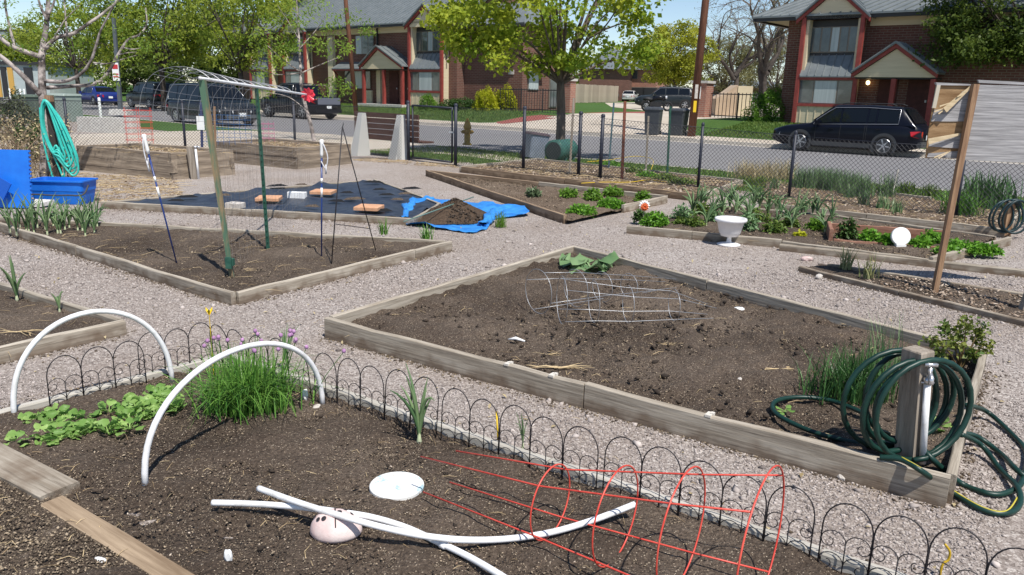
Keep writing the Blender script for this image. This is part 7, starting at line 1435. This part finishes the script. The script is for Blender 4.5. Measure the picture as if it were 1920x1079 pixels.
# leafy greens
def broadplant(name, label, cat, c, n, ln, w, mat, grp=None, rise=.6, wavy=0.0, pet=.4):
    c = Vector(c); t = thing(name, label, cat, c, grp); V = []; F = []; R = []
    for i in range(n):
        a = 2.4*i+RNG.normal(0, .3); el = rise*RNG.uniform(.5, 1.5); s = RNG.uniform(.6, 1.1); d = Vector((cos(a)*cos(el), sin(a)*cos(el), sin(el))); sd = Vector((-sin(a), cos(a), 0)); u = d.cross(sd)*-1; L_ = ln*s; b = d*L_*pet; k = len(V)
        rows = [(0, .12, 0), (.18, .75, .05), (.42, 1, .1), (.68, .88, .06), (.88, .5, -.02), (1.0, .08, -.08)]
        for t_, wd, cu in rows:
            o = b+d*L_*(1-pet)*t_+u*L_*cu*.8-Vector((0, 0, L_*.25*t_*t_)); 
            for e in (-1, 0, 1): V.append(tuple(o+sd*e*w*s*wd*.5*(1+wavy*RNG.uniform(-.4, .4))+u*(abs(e)*.12*w*s+wavy*w*RNG.uniform(-.16, .16))))
        F += [(k+3*j+e, k+3*j+e+1, k+3*j+e+4, k+3*j+e+3) for j in range(5) for e in (0, 1)]; R += [RNG.random()]*18
        k = len(V); th = .0035*ln/.12; V += [tuple(sd*-th), tuple(sd*th), tuple(b+sd*th*.8), tuple(b-sd*th*.8)]; F.append((k, k+1, k+2, k+3)); R += [.9]*4
    npmesh('leaves', np.array(V), np.array(F), mat, t, smooth=True, rnd=np.array(R)); return t
rg = random.Random(33)
ordered([(rg.uniform(22, 168), rg.uniform(778, 834)) for i in range(17)], lambda x, y, lb: broadplant('leafy_green', lb, 'greens', G(x, y, .03), rg.randint(8, 14), rg.uniform(.07, .12), .05, m_broad, 'greens in the left clump', .8, .7), 'leafy green in the clump under the far hoop')
us = [rg.random() for _ in range(24)]
ordered([(165+172*u+rg.uniform(-14, 14), 816-70*u+rg.uniform(-20, 20)) for u in us], lambda x, y, lb: broadplant('leafy_green', lb, 'greens', G(x, y, .03), rg.randint(8, 14), rg.uniform(.07, .12), .05, m_broad, 'greens in the row toward the chives', .8, .7), 'leafy green in the row toward the chives')
broadplant('rhubarb_plant', 'crinkled grey green rhubarb in the far corner of the central bed', 'rhubarb', G(1108, 503, .06), 13, .34, .24, m_rhub, None, .45, 1.0, .3)
broadplant('leafy_green', 'small bright leafy plant behind the hose post', 'greens', G(1752, 806, .06), 14, .11, .05, m_broad, None, .8); broadplant('leafy_green', 'tiny seedling inside the hose loop in the central bed', 'greens', G(1470, 772, .06), 8, .06, .03, m_broad, None, .5)
def mound(name, label, px, py, rx, rz, n, leaf, mat, grp=None, z=.06, asp=.6, ry=None):
    c = G(px, py, z); t = thing(name, label, 'herb', c, grp); s = depth(c)/FPX; q = unit(n)*(RNG.random(n)[:, None]**.4); q[:, 2] = np.abs(q[:, 2]); C = np.array(c)+q*np.array([rx*s, (ry or rx*.8)*s, rz*s]); leafcloud(t, C, leaf, mat, 'foliage', asp, up=.9); return t
mound('parsley_plant', 'bright parsley spilling over the near corner of the wedge bed', 1090, 403, 30, 20, 900, .05, m_parsley, z=.03); mound('parsley_plant', 'bright parsley along the right side of the wedge bed', 1145, 392, 30, 22, 900, .05, m_parsley, z=.03)
for i, (x, y, rx, rz, lb) in enumerate(((1000, 366, 14, 14, 'round grey green herb at the left of the wedge bed'), (1067, 368, 19, 14, 'second green herb from the left in the wedge bed'), (1112, 374, 17, 22, 'taller green herb in the middle of the wedge bed'), (1150, 366, 22, 16, 'low green herb near the back board of the wedge bed'), (1205, 376, 16, 18, 'feathery herb behind the flower ornament'))): mound('herb_plant', lb, x, y, rx, rz, 420, .055, m_shrubl if i else leafmat('grey_herb', (.07, .11, .05), (.17, .23, .12), .2), z=.07)
mound('parsley_plant', 'bright green parsley mound beside the flower ornament', 1228, 422, 28, 24, 1100, .045, m_parsley, z=.06); mound('herb_plant', 'dark green herb left of the bright parsley mound', 1200, 414, 14, 22, 320, .05, m_juni, z=.05)
hb_ = {(x, y): (rx, rz) for x, y, rx, rz in ((1280, 410, 24, 26), (1300, 425, 22, 20), (1315, 400, 22, 22), (1340, 415, 20, 20), (1276, 421, 14, 12), (1400, 430, 24, 32), (1420, 418, 28, 28), (1450, 435, 22, 20), (1480, 425, 20, 16), (1530, 430, 22, 20))}
ordered(list(hb_), lambda x, y, lb: mound('herb_plant', lb, x, y, hb_[(x, y)][0], hb_[(x, y)][1], 300, .055, (m_shrubl, m_grass, m_rhub)[int(x) % 3], 'herbs near the white urn'), 'loose green herb between onions near the white urn')
mound('herb_plant', 'lime green herb in front of the onion patch', 1500, 444, 11, 9, 200, .05, m_yshrub); mound('herb_plant', 'feathery dark herb growing in the left end of the wooden box', 1588, 447, 20, 40, 520, .05, m_juni)
par = {(x, y): (rx, rz) for x, y, rx, rz in ((1630, 450, 20, 20), (1665, 458, 20, 18), (1745, 455, 24, 22), (1725, 462, 20, 14), (1790, 468, 28, 18), (1820, 472, 30, 18), (1850, 474, 26, 16), (1775, 474, 24, 12))}
ordered(list(par), lambda x, y, lb: mound('parsley_plant', lb, x, y, par[(x, y)][0], par[(x, y)][1], 520, .05, m_parsley, 'parsley strip in the herb bed'), 'parsley in the strip along the wooden box')
wd_ = {(1280, 345): (28, 10), (1250, 338): (26, 12), (1215, 332): (24, 10), (1190, 325): (20, 10), (1145, 312): (20, 10)}
ordered(list(wd_), lambda x, y, lb: mound('ground_cover', lb, x, y, wd_[(x, y)][0], wd_[(x, y)][1], 420, .06, (m_grass, m_parsley)[int(x/5) % 2], 'green weeds in the far bed', z=.09), 'patch of low green weed in the far bed')
# rose bush
def rose():
    b = G(1800, 690, .05); t = thing('rose_bush', 'small rose bush with reddish shoots in the right corner of the central bed', 'shrub', b); m = MB(); tips = []
    for (x, y, dz) in ((1810, 600, 0), (1835, 625, .1), (1850, 645, .05), (1790, 640, -.05), (1770, 610, 0), (1745, 635, -.1), (1800, 620, .1), (1820, 660, 0), (1760, 660, 0), (1840, 610, .05)):
        e = VP(x, y, b+Vector((0, dz, 0)))-b; limb(m, [Vector((0, 0, -.02)), e*.5+Vector((.01, 0, .02)), e], .006, .002, 5); tips += [e, e*.8+Vector((.02, 0, 0)), e*.9]
    m.build('stems', M('rose_stem', (.12, .05, .03), (.15, .14, .04), scale=14), t)
    cs = np.array([tuple(v+b) for v in tips if (v+b).z > .1]); C, rn = clusters(cs, .055, 26); leafcloud(t, C, .034, leafmat('rose_leaf', (.05, .12, .02), (.22, .24, .05), .25), 'foliage', .65, rnd=rn)
rose()
# verge grass
def verge():
    n = 30000; a = RNG.uniform(-17, 7, n); b = RNG.uniform(fb+.55, 16.9, n); P = np.outer(a, np.array(TD))+np.outer(b, np.array(ND)); V, F, r, _ = blades(P, .075, .8, .014, .3, 2); o = stuff(npmesh('verge_grass', V, F, m_grass, rnd=r)); tag(o, 'short green grass on the strip between fence and road', 'grass')
    for a0, a1, n, lb in ((-15.4, -4, 14000, 'short lawn grass in front of the right townhouse'), (-46, -27.5, 14000, 'short lawn grass in front of the centre townhouse')):
        a = RNG.uniform(a0, a1, n); b = RNG.uniform(30.4, 35, n); z = np.interp(b, [30, 32, 35, 45], [.078, .25, .6, .65]); P = np.outer(a, np.array(TD))+np.outer(b, np.array(ND)); P[:, 2] = z
        V, F, r, _ = blades(P, .11, .8, .03, .3, 2); o = stuff(npmesh('lawn_grass', V, F, m_grass, rnd=r)); tag(o, lb, 'grass')
verge()

def path_leaves():
    n = 1500; d = np.sqrt(RNG.uniform(4, 170, n)); q = np.column_stack([RNG.uniform(-.7, .7, n)*d, d]); keep = np.ones(n, bool)
    for P in BEDS: keep &= ~inpoly(q[:, 0], q[:, 1], P)
    q = q[keep]; o = leafcloud(None, np.column_stack([q, np.full(len(q), .007)]), .035, m_dry, 'fallen_leaf', .5, up=6, curl=.12); stuff(o); tag(o, 'small dry leaves and bits strewn over the gravel', 'leaf litter')
path_leaves()
